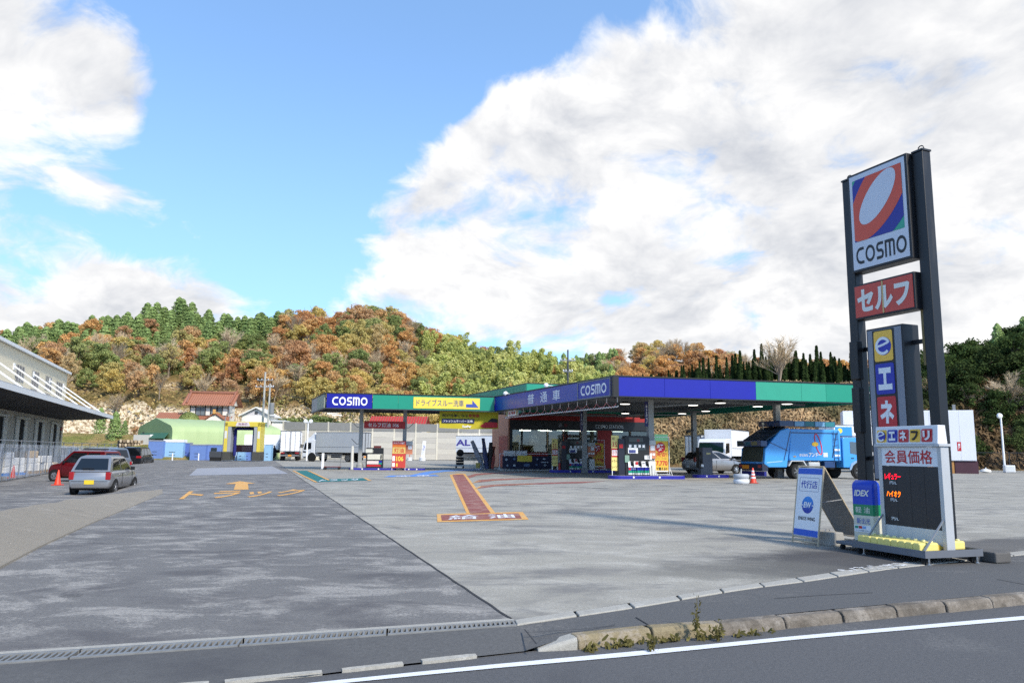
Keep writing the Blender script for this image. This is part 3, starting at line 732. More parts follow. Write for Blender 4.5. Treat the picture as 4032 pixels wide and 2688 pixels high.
for i in range(4):
    rs = np.random.RandomState(10 + i)
    for kind, mt in (('orange', lf_orange), ('ochre', lf_ochre), ('green', lf_green)):
        P, N = lobes_crown(rs, 2.9, 7.2, 40, .78, 95, .3, .22)
        reg(kind, cards('crown', P, N, rs.uniform(.10, .32, len(P)), mt, rs), trunk_mesh('trunk', 5.2, .16, rs))
    P, N = lobes_crown(rs, 2.7, 6.6, 40, .95, 80, .3, .12)
    reg('dark', cards('crown', P, N, rs.uniform(.12, .34, len(P)), lf_dark, rs), trunk_mesh('trunk', 4.6, .14, rs))
    # bare tree: a haze of fine twigs along rising branches
    P = []; N = []; mbt = MB()
    rr = random.Random(50 + i)
    mbt.tube([(0, 0, -1), (.1, 0, 1.5), (0, .1, 3.2)], [.16, .13, .09], 6)
    tips = []
    for b in range(26):
        a = rr.uniform(0, 6.28); sp = rr.uniform(.3, 2.6); z0 = rr.uniform(1.2, 3.0); z1 = rr.uniform(4.2, 7.2) - sp * .45
        q = Vector((math.cos(a) * sp, math.sin(a) * sp, z1)); m_ = Vector((math.cos(a) * sp * .45, math.sin(a) * sp * .45, z0 + (z1 - z0) * .55))
        mbt.tube([(0, 0, z0), m_, q], [.06, .04, .012], 3, False)
        for k in range(46):
            f = rr.uniform(.35, 1.05); c = m_.lerp(q, (f - .35) / .65) if f > .35 else m_
            tips.append((c, Vector((rr.gauss(math.cos(a) * .5, .6), rr.gauss(math.sin(a) * .5, .6), rr.uniform(.2, 1.2))).normalized(), rr.uniform(.5, 1.1)))
    vs = []
    for c, d, L in tips:
        w = d.orthogonal().normalized() * .022; e = c + d * L
        vs += [c - w, c + w, e + w * .3, e - w * .3]
    reg('bare', raw_mesh('crown', [tuple(v) for v in vs], 4, len(tips), lf_brown), mbt.mesh('trunk', barkp, 60))
for i in range(3):
    rs = np.random.RandomState(40 + i)
    # conifer
    P = []; N = []
    for k in range(2600):
        h = rs.uniform(0, 1) ** .8; r = 1.75 * (1 - h) ** .5 * rs.uniform(.55, 1.08) * (1 + .16 * math.sin(h * 42)) + .05; a = rs.uniform(0, 6.283)
        P.append((math.cos(a) * r, math.sin(a) * r, 1.0 + 7.4 * h - r * .25)); N.append((math.cos(a), math.sin(a), .7))
    reg('conifer', cards('crown', P, np.array(N) + rs.normal(size=(len(N), 3)) * .4, rs.uniform(.12, .32, len(P)), lf_pine, rs), trunk_mesh('trunk', 6.8, .15, rs, 0, lean=.02))
    # cypress spires
    P = []; N = []
    for k in range(1500):
        h = rs.uniform(0, 1); r = (.60 * (1 - h) ** .85 + .02) * rs.uniform(.5, 1.12) * (1 + .12 * math.sin(h * 30 + i)); a = rs.uniform(0, 6.283)
        P.append((math.cos(a) * r, math.sin(a) * r, .25 + 5.2 * h)); N.append((math.cos(a), math.sin(a), .5))
    reg('cypress', cards('crown', P, np.array(N) + rs.normal(size=(len(N), 3)) * .35, rs.uniform(.12, .26, len(P)), lf_cyp, rs, 1.8), trunk_mesh('trunk', 4.2, .08, rs, 0, lean=.02))
    # bamboo: leaning culms with drooping plumes
    P = []; N = []; mbt = MB(); rr = random.Random(80 + i)
    for c in range(11):
        bx, by = rr.gauss(0, .9), rr.gauss(0, .9); hh = rr.uniform(7, 10.5); a = rr.uniform(0, 6.28); ln = rr.uniform(.6, 2.2)
        pts = [Vector((bx + math.cos(a) * ln * f ** 2.2, by + math.sin(a) * ln * f ** 2.2, -1 + hh * (f - .12 * f ** 5))) for f in (0, .2, .4, .6, .8, .92, 1)]
        mbt.tube(pts, [.045, .045, .04, .032, .02, .012, .006], 4)
        for k in range(360):
            f = rr.uniform(.32, 1.0); j = min(5, int(f * 6)); p = pts[j].lerp(pts[j + 1], f * 6 - j)
            s = .85 * math.sin(min(1, (f - .25) * 1.5) * math.pi * .82) + .12
            d = Vector((rr.gauss(0, 1), rr.gauss(0, 1), rr.gauss(-.1, .6))); d.normalize(); p = p + Vector((d.x * s, d.y * s, d.z * s * .7 - .12)) * rr.uniform(.4, 1)
            P.append(tuple(p)); N.append((d.x, d.y, .9))
    reg('bamboo', cards('crown', P, np.array(N) + rs.normal(size=(len(N), 3)) * .5, rs.uniform(.12, .30, len(P)), lf_bamboo, rs, 1.5), mbt.mesh('trunk', M('bamboo_culm', (128, 134, 74), .6, var=.2), 60))
NAMES = {'orange': ('autumn_tree', 'tree'), 'ochre': ('yellowing_tree', 'tree'), 'green': ('evergreen_tree', 'tree'), 'dark': ('shaded_tree', 'tree'), 'bare': ('bare_tree', 'tree'), 'conifer': ('conifer_tree', 'tree'), 'cypress': ('cypress_tree', 'tree'), 'bamboo': ('bamboo_clump', 'bamboo')}
def tree(kind, loc, sc, label, group, rz=None, sz=None, parts=True, var=None):
    v = TREE[kind]; cr, tr = v[rng.randrange(len(v)) if var is None else var]
    nm, cat = NAMES[kind]
    o = T(nm, label, cat, loc, rng.uniform(0, 6.28) if rz is None else rz, group)
    o.scale = (sc, sc, sc if sz is None else sz)
    for n_, me in (('crown', cr), ('trunk', tr)):
        c = bpy.data.objects.new(n_, me); C.objects.link(c); c.parent = o
    return o
LOOK = {'orange': 'rust orange autumn tree', 'ochre': 'ochre yellow autumn tree', 'green': 'green leafy tree', 'bare': 'bare grey brown tree', 'conifer': 'bushy green conifer', 'bamboo': 'pale green bamboo clump'}
def zone(X, Y, u, pxl):
    hz = 'crest' if u > .82 else 'upper slope' if u > .55 else 'middle slope' if u > .28 else 'foot'
    ov = next(n for lim, n in ((150, 'above the warehouse roof end'), (330, 'right of the warehouse gutter'), (560, 'above the stone wall'), (760, 'left above the tiled house'), (950, 'right above the tiled house'), (1150, 'behind the utility poles'),
              (1350, 'above the white box truck'), (1500, 'above the blue logo panel'), (1680, 'above the small canopy'), (1850, 'above the yellow wash sign'), (2050, 'left of the wash hall'), (2250, 'behind the wash hall'), (9999, 'behind the big canopy')) if pxl < lim)
    return hz, ov
cnt = {}
def plant_front():
    y = 118.0
    while y < 202:
        step = 3.4 + (y - 118) * .006
        x = -150 + rng.uniform(0, step)
        while x < 62:
            X, Y = x + rng.uniform(-1.6, 1.6), y + rng.uniform(-1.7, 1.7); x += step * rng.uniform(.85, 1.25)
            yf = interp(A_FT, X); pxl = 2016 + X / Y * F
            if Y < yf + 4 or pxl < -150 or pxl > 3350: continue
            u = (Y - yf) / (190 - yf)
            z = hillA(X, Y)
            n_ = mnoise.noise(Vector((X * .05, Y * .05, 2))) ; n2 = mnoise.noise(Vector((X * .09, Y * .09, 12)))
            bare_face = -82 < X < -42 and Y < yf + 16
            if bare_face and rng.random() < .40: continue
            if pxl > 1660 + 60 * n_ + (190 - Y) * 1.0 and not (u > .88 and pxl < 1950 and rng.random() < .6): kind = 'bamboo' if rng.random() < .86 else rng.choice(['green', 'bare', 'orange'])
            elif u > .58 + .1 * n2 and X < -50 + 14 * n_ and X > -150: kind = 'conifer' if rng.random() < .93 else 'orange'
            elif u > .55 and X < -70: kind = rng.choice(['conifer', 'conifer', 'ochre', 'orange', 'bare'])
            elif -100 < X < -48 and u < .6 and n2 < .12: kind = rng.choice(['bare', 'bare', 'orange', 'orange', 'green', 'ochre'])
            elif n_ > .18: kind = rng.choice(['ochre', 'ochre', 'orange', 'green'])
            elif n2 > .3: kind = rng.choice(['green', 'green', 'ochre'])
            else: kind = rng.choice(['orange', 'orange', 'orange', 'orange', 'ochre', 'bare', 'bare', 'green'])
            s = rng.uniform(.56, 1.0)
            if bare_face: s *= .72
            cnt[kind] = cnt.get(kind, 0) + 1
            if cnt[kind] > 298: continue
            if kind == 'conifer': s *= 1.25
            hz_, ov_ = zone(X, Y, u, pxl)
            tree(kind, (X, Y, z - .2), s, '%s, %s of the big hill, %s' % (LOOK[kind], hz_, ov_), {'bamboo': 'bamboo on the big hill', 'conifer': 'conifers on the big hill'}.get(kind, kind + ' trees on the big hill'), sz=s * rng.uniform(.85, 1.15) * (.62 if kind == 'conifer' else 1))
        y += step * .92
plant_front()
# middle hill
for i in range(1500):
    Y = rng.uniform(222, 322); X = rng.uniform(-20, 170); pxl = 2016 + X / Y * F
    if pxl < 1950 or pxl > 3420: continue
    if not (i % 4 == 0 or Y > 270 and i % 2 == 0): continue
    left = pxl < 2420 + 40 * mnoise.noise(Vector((X * .05, Y * .05, 2)))
    n_ = mnoise.noise(Vector((X * .03, Y * .03, 22)))
    kind = rng.choice(['green', 'conifer', 'conifer', 'bare']) if left else ('orange' if n_ > .05 else rng.choice(['bare', 'bare', 'bare', 'orange', 'ochre']))
    s = rng.uniform(1.0, 1.5); mz = ('foot' if Y < 245 else 'lower' if Y < 270 else 'upper' if Y < 297 else 'crest') + next(n for l_, n in ((2200, ' far left'), (2380, ' left'), (2480, ' left of top'), (2560, ' under the top'), (2650, ' right of top'), (2760, ' right'), (2900, ' far right'), (3100, ' behind left cypresses'), (9999, ' behind right cypresses')) if pxl < l_)
    tree(kind, (X, Y, hillB(X, Y) - .3), s, {'orange': 'golden orange tree on the rounded hill beyond the canopy, ' + mz, 'bare': 'bare brown tree on the rounded hill beyond the canopy, ' + mz, 'ochre': 'ochre tree on the rounded hill beyond the canopy, ' + mz,
         'green': 'dark green tree on the left flank of the rounded hill, ' + mz, 'conifer': 'dark conifer on the left flank of the rounded hill, ' + mz}[kind], kind + ' trees on the rounded hill')
# dark wooded slope at the right
k = 0
for i in range(6000):
    Y = 62 + 70 * rng.random() ** 1.5; X = rng.uniform(34, 108); pxl = 2016 + X / Y * F
    if pxl < 3560 or pxl > 4200 or hillC(X, Y) < (7.0 if pxl < 3640 else .6): continue
    if k > 460: break
    z = hillC(X, Y); k += 1
    low_ = z < 4.5
    kind = rng.choice(['bare', 'dark', 'dark']) if low_ else ('bare' if z < 7.5 and rng.random() < .4 else 'dark') if rng.random() < .9 else 'conifer'
    s = rng.uniform(.34, .55) if low_ else rng.uniform(.5, .85)
    tree(kind, (X, Y, z - .3), s, {'dark': 'dark leafy tree', 'bare': 'bare brown shrub', 'conifer': 'pointed conifer'}[kind] + ' on right slope, ' + ('low' if z < 9 else 'mid' if z < 11 else 'upper' if z < 13 else 'top') + (' front, ' if Y < 85 else ' rear, ') + next(n for l_, n in ((3700, 'just right of the pole sign'), (3760, 'above the white container'), (3830, 'above the container end'), (3900, 'left of the right lamp post'), (3960, 'above the right lamp post'), (4030, 'close to the picture edge'), (9999, 'cut by the picture edge')) if pxl < l_), kind + ' trees on the right slope', sz=s * rng.uniform(.7, 1.05))
# row of clipped cypress spires along the top of the embankment
k = 0; px = 2410.0
while px < 3420:
    f = (px - 2410) / 950; Y = 93 - 6 * f + rng.uniform(-1.2, 1.2); p = at(px, 1500, Y)
    hgt = .44 + .22 * sst(.2, .8, f) + rng.uniform(-.12, .16) + (.22 if rng.random() < .12 else 0)
    tree('cypress', (p.x, Y, hillC(p.x, Y) - .25), hgt * .88, '%s dark cypress in the embankment row, %s' % ('short' if hgt < .48 else 'tall' if hgt > .7 else 'middling', next(n for l_, n in ((2520, 'behind the logo corner'), (2640, 'above the left blue fascia'), (2760, 'above the middle blue fascia'), (2980, 'above the right blue fascia'), (3120, 'above the left teal fascia'), (3260, 'above the right teal fascia'), (9999, 'beside the pole sign')) if px < l_)), 'cypress row on the embankment', sz=hgt * rng.uniform(.85, 1.2))
    px += rng.uniform(4.5, 10)
p = at(3070, 1500, 84); tree('bare', (p.x, 84, hillC(p.x, 84)), .95, 'bare pale branched tree standing in front of the cypress row', None, var=1)
p = at(2330, 1500, 150); tree('bare', (p.x, 150, hillA(p.x, 150)), 1.0, 'lone bare tree rising over the bamboo beside the utility pole', None, var=2)
# undergrowth, too fine to count
def scatter(name, fn, n, cond, size, mat, rs, up=.5, lift=.2, asp=1.6):
    P = []; N = []
    while len(P) < n:
        q = cond(rs)
        if q is None: continue
        x, y = q; z = fn(x, y)
        P.append((x, y, z + rs.uniform(0, lift))); N.append((rs.normal() * .6, rs.normal() * .6 - .6, up))
    o = bpy.data.objects.new(name, cards(name, P, N, rs.uniform(size[0], size[1], n), mat, rs, asp)); C.objects.link(o)
    return struct(o, 'stuff')
lf_dry = LEAF('dry_grass', [(168, 142, 108), (168, 142, 108)], .5, .15, 1.0, (116, 108, 78), .16)
lf_scrub = LEAF('scrub_leaves', [(166, 144, 94), (166, 144, 94)], .3, .2, 1.0, (122, 122, 74), .1)
rs = np.random.RandomState(3)
def cond_bank(rs):
    x, y = rs.uniform(12, 80), rs.uniform(72, 96); px = 2016 + x / y * F
    return (x, y) if 2500 < px < 3700 and hillC(x, y) > .1 else None
scatter('dry_grass', hillC, 70000, cond_bank, (.08, .2), lf_dry, rs, .3, .9, 3.2)
def cond_right(rs):
    x, y = rs.uniform(30, 95), rs.uniform(60, 100); px = 2016 + x / y * F
    return (x, y) if 3600 < px < 4250 and hillC(x, y) > .0 else None
scatter('brushwood', hillC, 40000, cond_right, (.10, .3), LEAF('brushwood_leaves', [(104, 86, 64), (104, 86, 64)], .4, .15, .9, (74, 78, 48), .14), rs, .4, 1.3, 2.4)
def cond_hill(rs):
    x = rs.uniform(-115, 40)
    if -82 < x < -40 and rs.uniform() < .75: return None
    yf = interp(A_FT, x); y = yf + 3 + 60 * rs.uniform(0, 1) ** 1.8
    return (x, y)
scatter('undergrowth', hillA, 42000, cond_hill, (.10, .34), lf_scrub, rs, .5, 1.6)
# ================================================================== FUEL STATION
CA, CL, CR = Vector((5.0, 37.0, 0)), Vector((-1.08, 52.1, 0)), Vector((19.0, 40.4, 0))
ZB, ZT = 4.02, 4.94
def frame_of(P, Q):
    d = Q - P; return d.length, math.atan2(d.y, d.x)
def put(o, root, P, ang):
    o.parent = root; o.location = Vector(P) - root.location; o.rotation_euler = (0, 0, ang); return o
AE = math.atan2(.236, .971)                         # the station's own east direction
dE = Vector((math.cos(AE), math.sin(AE), 0)); dN = (CL - CA).normalized()
blue_sky = M('sky_sheen_blue_panel', (58, 62, 156), .28, var=.10, sc=.8)  # paler blue paints the sky sheen of the left fascia
green2 = M('pale_green_panel', (44, 150, 124), .38, var=.06)
deck = M('canopy_deck', (122, 126, 130), .5, var=.08)
m_ceil = M('canopy_ceiling', (134, 138, 140), .6, var=.08)
can = T('station_canopy', 'big flat canopy with blue and teal fascia over the fuel pumps', 'canopy', CA)
L1, a1 = frame_of(CL, CA); L2, a2 = frame_of(CA, CR)
BK = (CL - CA) * 1.42
mb = MB(); q = [CA, CR, CR + BK, CA + BK]
mb.add([tuple(p - CA + Vector((0, 0, z))) for z in (4.52, 4.60) for p in q], [(0, 3, 2, 1), (4, 5, 6, 7), (0, 1, 5, 4), (1, 2, 6, 5), (2, 3, 7, 6), (3, 0, 4, 7)])
mb.build('roof_deck', m_ceil, can)
nr = 26
for i in range(nr):                                 # ribs of the profiled ceiling sheet
    f = (i + .5) / nr; P = CA + BK * f
    put(MB().box(.25, L2 - .25, -.045, .045, 4.455, 4.516).build('ceiling_rib', m_ceil), can, P, a2)
for f in (.18, .52, .86):
    put(MB().box(0, (BK).length, -.1, .1, 4.24, 4.45).build('beam', grey), can, CA + (CR - CA) * f, math.atan2(BK.y, BK.x))
for f in (.2, .6, .97):
    put(MB().box(.3, L2 - .3, -.09, .09, 4.10, 4.236).build('beam', grey), can, CA + BK * f, a2)
def fpanels(root, P, Q, cuts, mats, z0=ZB, z1=ZT, out=.0, name='fascia_panel'):
    L, a = frame_of(P, Q)
    for (c0, c1), mt in zip(zip(cuts, cuts[1:]), mats):
        put(MB().box(L * c0 + .004, L * c1 - .004, -.10 - out, 0 - out, z0, z1).build(name, mt, bev=.006), root, P, a)
def ftrim(root, P, Q, z0, z1, out=.13, mat=black, ex=.12):
    L, a = frame_of(P, Q)
    put(MB().box(-ex, L + ex, -out, .02, z0, z1).build('fascia_trim', mat), root, P, a)
fpanels(can, CA, CR, [.006, .175, .345, .52, .70, .80, .98], [blue, blue, blue, green2, green2, green])
fpanels(can, CL, CA, [.004, .10, .22, .36, .50, .64, .765], [blue, blue_sky, blue_sky, blue_sky, blue_sky, blue_sky])
fpanels(can, CL, CA, [.77, .985], [M('logo_panel_blue', (36, 42, 150), .35, var=.12, sc=1.5)], out=.03)
for P, Q in ((CL, CA), (CA, CR)):
    ftrim(can, P, Q, ZT + .003, ZT + .07); ftrim(can, P, Q, ZB - .05, ZB - .003)
put(MB().box(-.16, .12, -.16, .10, ZB - .052, ZT + .072).build('corner_post', black), can, CA, a2)
put(MB().box(0, BK.length, 0, .06, ZB, ZT).build('fascia_panel', green), can, CR, math.atan2(BK.y, BK.x))
L, a = frame_of(CL, CA)
for z0, z1, x0, x1 in ((ZB, ZB + .05, .77, .985), (ZT - .05, ZT, .77, .985)):
    put(MB().box(L * x0, L * x1, -.15, -.131, z0, z1).build('logo_frame', grey), can, CL, a)
for x0 in (.77, .982): put(MB().box(L * x0, L * x0 + .07, -.152, -.131, ZB, ZT).build('logo_frame', grey), can, CL, a)
put(cosmo(wink, None, L * .877, 4.47, 2.75, .50, -.14), can, CL, a)
for ch, f in (('普', .385), ('通', .50), ('車', .605)):
    put(TXT(ch, wink, None, L * f, 4.47, .98, .60, -.106, bold=.005), can, CL, a)
# columns
colg = M('column_grey', (150, 152, 150), .55, var=.10, grime=.2)
COLS = [Vector((7.3, 40.6, 0)), Vector((4.75, 50.2, 0)), Vector((12.4, 52.5, 0)), Vector((15.0, 43.6, 0))]
for i, c in enumerate(COLS):
    w = .15 if i != 1 else .13
    col = put(MB().box(-w, w, -w, w, .0, 4.1).build('column', colg, bev=.01), can, c, AE)
    o = MB().box(-w - .05, w + .05, -w - .05, w + .05, .02, .34).build('column_base', grey); o.parent = col
    if i < 2:
        put(MB().box(-w - .17, -w - .004, -.10, -.02, 2.7, 4.0).build('lane_sign', M('lane_sign_blue', (28, 30, 92), .45)), can, c, AE)
        put(TXT('セ\nル\nフ', wink, None, -w - .085, 3.35, .10, 1.0, -.105, bold=.02, line=.9), can, c, AE)
    if i > 1:
        put(MB().tube([(-.1, -.2, 2.9), (-.55, -.35, 2.75)], .03).tube([(-.55, -.35, 2.82), (-.75, -.4, 2.75)], .09, 8).build('speaker_horn', black), can, c, AE)
put(MB().tube([(0, 0, 4.0), (2.6, -.3, 4.22)], .035).build('brace', steel), can, COLS[0] + Vector((.3, .2, -.25)), AE)
put(MB().tube([(0, 0, 3.95), (6.5, .2, 4.18)], .04).build('brace', steel), can, COLS[2] + Vector((-5.4, -2.2, -.2)), AE + .25)
# lamps under the canopy
lampm = EM('lamp_lens', (255, 250, 240), 2.2)
def canopy_lamp(loc, label):
    t_ = T('canopy_lamp', label, 'lamp', loc, 0, 'dome lamps under the big canopy')
    MB().lathe([(.02, .30), (.09, .28), (.13, .16), (.30, .03), (.31, 0)], 14).build('lamp_shade', black, t_, smooth=50)
    MB().lathe([(.0, -.012), (.285, -.010), (.285, -.002)], 14).build('lens', lampm, t_)
    MB().tube([(0, 0, .3), (0, 0, 4.25 - loc[2] + .2)], .02, 5).build('stem', black, t_)
for px, py, lb in ((2461, 1590, 'dome lamp nearest the white logo corner of the big canopy'), (2462, 1627, 'lower of two stacked dome lamps above the shop sign'), (2729, 1595, 'dome lamp hanging beside the third canopy column'), (2836, 1586, 'dome lamp under the middle of the blue fascia'),
                   (2984, 1600, 'dome lamp below the seam of blue and teal fascia'), (2686, 1628, 'small dome lamp left of the third canopy column'), (2779, 1618, 'small dome lamp right of the third canopy column'), (3099, 1590, 'dome lamp under the teal fascia above the blue truck')):
    g = G(px, py, 4.12); canopy_lamp((g.x, g.y, 4.12), lb)
# hose rail hanging along the blue left fascia
rail = T('hose_rail', 'white spiral rail with pink looping cord under the left blue fascia', 'rail', CL)
L, a = frame_of(CL, CA); rr_ = MB()
P0, P1 = .03, .965
pts = [(L * (P0 + (P1 - P0) * i / 160), .5 + .03 * math.cos(i * 2.1), 3.57 + .03 * math.sin(i * 2.1)) for i in range(161)]
put(rr_.tube(pts, .028, 5).build('rail', wink), rail, CL, a)
cord = []; 
for i in range(15):
    x0 = L * (.03 + .93 * i / 14.0)
    if i < 14:
        x1 = L * (.03 + .93 * (i + 1) / 14.0); dp = rng.uniform(.16, .30)
        cord += [(x0 + (x1 - x0) * k / 8, .48, 3.83 - dp * 4 * (k / 8) * (1 - k / 8)) for k in range(8)]
    put(MB().tube([(x0, .48, 4.45), (x0, .48, 3.78)], .02, 5).build('hanger', wink), rail, CL, a)
put(MB().tube(cord, .016, 5).build('cord', M('pink_cord', (196, 120, 124), .6)), rail, CL, a)
hs = T('hazard_sign', 'small white height sign with yellow and black striped ends under fascia', 'sign', CL)
put(MB().box(1.2, 3.3, .30, .34, 3.62, 3.98).build('board', wink), hs, CL, a)
for s0 in (1.2, 2.95):
    for k in range(4):
        x = s0 + k * .09; put(MB().prism([(x, 3.63), (x + .045, 3.63), (x + .10, 3.97), (x + .055, 3.97)], 'y', .292, .298).build('stripe', ink if k % 2 else yellow), hs, CL, a)
put(TXT('高さ制限', rink, None, 2.25, 3.80, 1.15, .20, .295, bold=.02), hs, CL, a)

# ---- small canopy at the left with the wash sign
KL, KR, KB = Vector((-12.06, 50.1, 0)), Vector((-1.16, 52.0, 0)), Vector((-14.6, 56.8, 0))
kc = T('kerosene_canopy', 'narrow canopy with blue logo panel and teal fascia over the kerosene pump', 'canopy', KL)
L3, a3 = frame_of(KL, KR); KD = KB - KL
mb = MB(); q = [KL, KR, KR + KD, KB]
mb.add([tuple(p - KL + Vector((0, 0, z))) for z in (4.3, 4.42) for p in q], [(0, 3, 2, 1), (4, 5, 6, 7), (0, 1, 5, 4), (1, 2, 6, 5), (2, 3, 7, 6), (3, 0, 4, 7)])
mb.build('roof_deck', deck, kc)
for f in (.03, .3, .62, .96):
    put(MB().box(.1, L3 - .1, -.07, .07, 4.08, 4.296).build('beam', dgrey), kc, KL + KD * f, a3)
logo_b = M('logo_blue', (10, 12, 140), .35, var=.05)
fpanels(kc, KL, KR, [.004, .268], [logo_b], out=.02); fpanels(kc, KL, KR, [.27, .42, .56, .70, .84, .998], [green] * 5)
put(cosmo(wink, None, L3 * .138, 4.475, 2.25, .54, -.13), kc, KL, a3)
put(MB().box(L3 * .51, L3 * .91, -.135, -.102, 4.10, 4.84).build('wash_sign', yellow, bev=.008), kc, KL, a3)
put(TXT('ドライブスルー洗車', M('grey_blue_ink', (74, 84, 120), .5), None, L3 * .67, 4.475, 3.15, .46, -.138, bold=.012), kc, KL, a3)
X = L3 * .826
put(MB().poly([(X, -.138, 4.30), (X + .42, -.138, 4.30), (X + .42, -.138, 4.40), (X + .42, -.138, 4.72), (X + .86, -.138, 4.22), (X, -.138, 4.22), ]).build('arrow', M('slate_blue_ink', (58, 78, 160), .5), recalc=False), kc, KL, a3)
put(MB().box(X, X + .45, -.139, -.137, 4.22, 4.44).build('arrow', MATS['slate_blue_ink']), kc, KL, a3)
LB, ab = frame_of(KB, KL)
fade = M('faded_fascia', (176, 168, 160), .6, var=.12); fade2 = M('faded_fascia_green', (160, 164, 142), .6, var=.12)
fpanels(kc, KB, KL, [.0, .46, .98], [fade, fade2])
for P, Q in ((KL, KR), (KB, KL)): ftrim(kc, P, Q, ZT + .003, ZT + .07); ftrim(kc, P, Q, ZB - .05, ZB - .003, mat=dgrey)
kcols = [KL + (KR - KL) * .255 + KD * .42, KL + (KR - KL) * .525 + KD * .42]
for c in kcols:
    col = put(MB().box(-.13, .13, -.13, .13, 0, 4.1).build('column', colg, bev=.01), kc, c, a3)
    o = MB().lathe([(.24, .0), (.24, .34), (.17, .46)], 12).build('column_guard', colg); o.parent = col
put(MB().box(-.2, 2.6, -.05, .05, 2.82, 3.32).build('kerosene_sign', red, bev=.01), kc, kcols[0] + dE * .35 - dN * .2, a3)
put(TXT('セルフ灯油 106', wink, None, 1.12, 3.06, 2.1, .30, -.056, bold=.012), kc, kcols[0] + dE * .35 - dN * .2, a3)
for c, s_ in ((kcols[0], -1), (kcols[1], 1)):
    for z in (1.75, 2.9):
        put(MB().tube([(s_ * .12, 0, z), (s_ * .28, 0, z), (s_ * .62, 0, z + .34)], .02, 5).build('bracket', dgrey), kc, c, a3)
for f in (.06, .12):
    g = KL + (KR - KL) * f + KD * (.25 if f < .1 else .6)
    t_ = T('fluorescent_lamp', 'small white lamp on thin stem under kerosene canopy, ' + ('nearer' if f < .1 else 'farther') + ' one', 'lamp', (g.x, g.y, 3.75), a3)
    MB().box(-.35, .35, -.12, .12, 0, .06).build('lamp_body', wink, t_); MB().box(-.33, .33, -.1, .1, -.012, -.002).build('lens', lampm, t_)
    MB().tube([(0, 0, .06), (0, 0, .5)], .02, 5).build('stem', dgrey, t_)
# yellow hanging banner below the canopy joint
bn = T('hanging_banner', 'yellow cloth banner with car wash slogan hanging below the teal fascia', 'banner', KL + (KR - KL) * .655 + Vector((.1, .6, 0)), a3)
ban = M('banner_yellow', (186, 172, 40), .8, var=.12)
mb = MB(); n_ = 16
for j in range(5):
    for i in range(n_ + 1): mb.v.append((4.0 * i / n_, .03 * math.sin(i * .9) * (1 - j / 4), 2.86 + 1.12 * j / 4 - .05 * math.sin(i / n_ * math.pi) * (j == 0)))
mb.f = [(j * (n_ + 1) + i, j * (n_ + 1) + i + 1, (j + 1) * (n_ + 1) + i + 1, (j + 1) * (n_ + 1) + i) for j in range(4) for i in range(n_)]; mb.m = [0] * len(mb.f)
mb.build('cloth', ban, bn, smooth=180)
TXT('雨が洗車になる', ink, bn, 1.05, 3.70, 1.75, .20, -.045, bold=.012); TXT('新常識', rink, bn, 2.32, 3.70, .72, .20, -.045, bold=.012)
BX('caption_block', navy, bn, .15, 2.35, -.046, -.042, 3.20, 3.48); TXT('フレッシュキーパー 登場!', wink, bn, 1.25, 3.34, 2.0, .17, -.050, bold=.015)
TXT('KeePer', wink, bn, 1.85, 2.98, .6, .16, -.045, bold=.03)
MB().poly([(3.95, -.045, 2.92), (3.95, -.045, 3.30), (3.1, -.045, 3.28), (2.75, -.045, 3.02), (2.95, -.045, 2.90)]).build('picture_block', rink, bn, recalc=False)
MB().poly([(3.95, -.047, 3.27), (3.95, -.047, 3.5), (3.55, -.047, 3.56), (3.25, -.047, 3.32)]).build('picture_block', ink, bn, recalc=False)

# ---- tall teal building block behind (wash hall) with floodlights
HA, HL = Vector((1.15, 58.5, 0)), Vector((-4.7, 73.5, 0))
wh = T('wash_hall', 'teal walled hall rising behind the blue canopy fascia', 'building', HA)
LH, ah = frame_of(HL, HA)
hallg = M('hall_green', (40, 142, 112), .45, var=.08)
for i in range(6): put(MB().box(LH * i / 6 + .01, LH * (i + 1) / 6 - .01, -.04, .04, 4.3, 6.45).build('wall_panel', hallg), wh, HL, ah)
for i in range(5): put(MB().box(i * 1.9 + .01, i * 1.9 + 1.89, -.04, .04, 4.3, 6.45).build('wall_panel', green), wh, HA, AE)
mb = MB(); q = [HA, HA + dE * 9.5, HA + dE * 9.5 + (HL - HA), HL]
mb.add([tuple(p - HA + Vector((0, 0, z))) for z in (6.46, 6.54) for p in q], [(0, 3, 2, 1), (4, 5, 6, 7), (0, 1, 5, 4), (1, 2, 6, 5), (2, 3, 7, 6), (3, 0, 4, 7)])
mb.build('roof', black, wh)
for px, py, lb in ((1990, 1548, 'white floodlight on long arm above the blue fascia, farther one'), (2150, 1516, 'white floodlight on long arm above the blue fascia, nearer the logo')):
    p = at(px, py, 46.5 if px > 2100 else 50)
    t_ = T('floodlight', lb, 'floodlight', (p.x, p.y, p.z), rad(-20))
    MB().lathe([(.03, -.13), (.12, -.08), (.14, .05), (.11, .08)], 12, ax='y').build('head', wink, t_, smooth=40)
    MB().tube([(0.05, 0, 0), (1.0, .35, -.14)], .022, 5).build('arm', wink, t_)

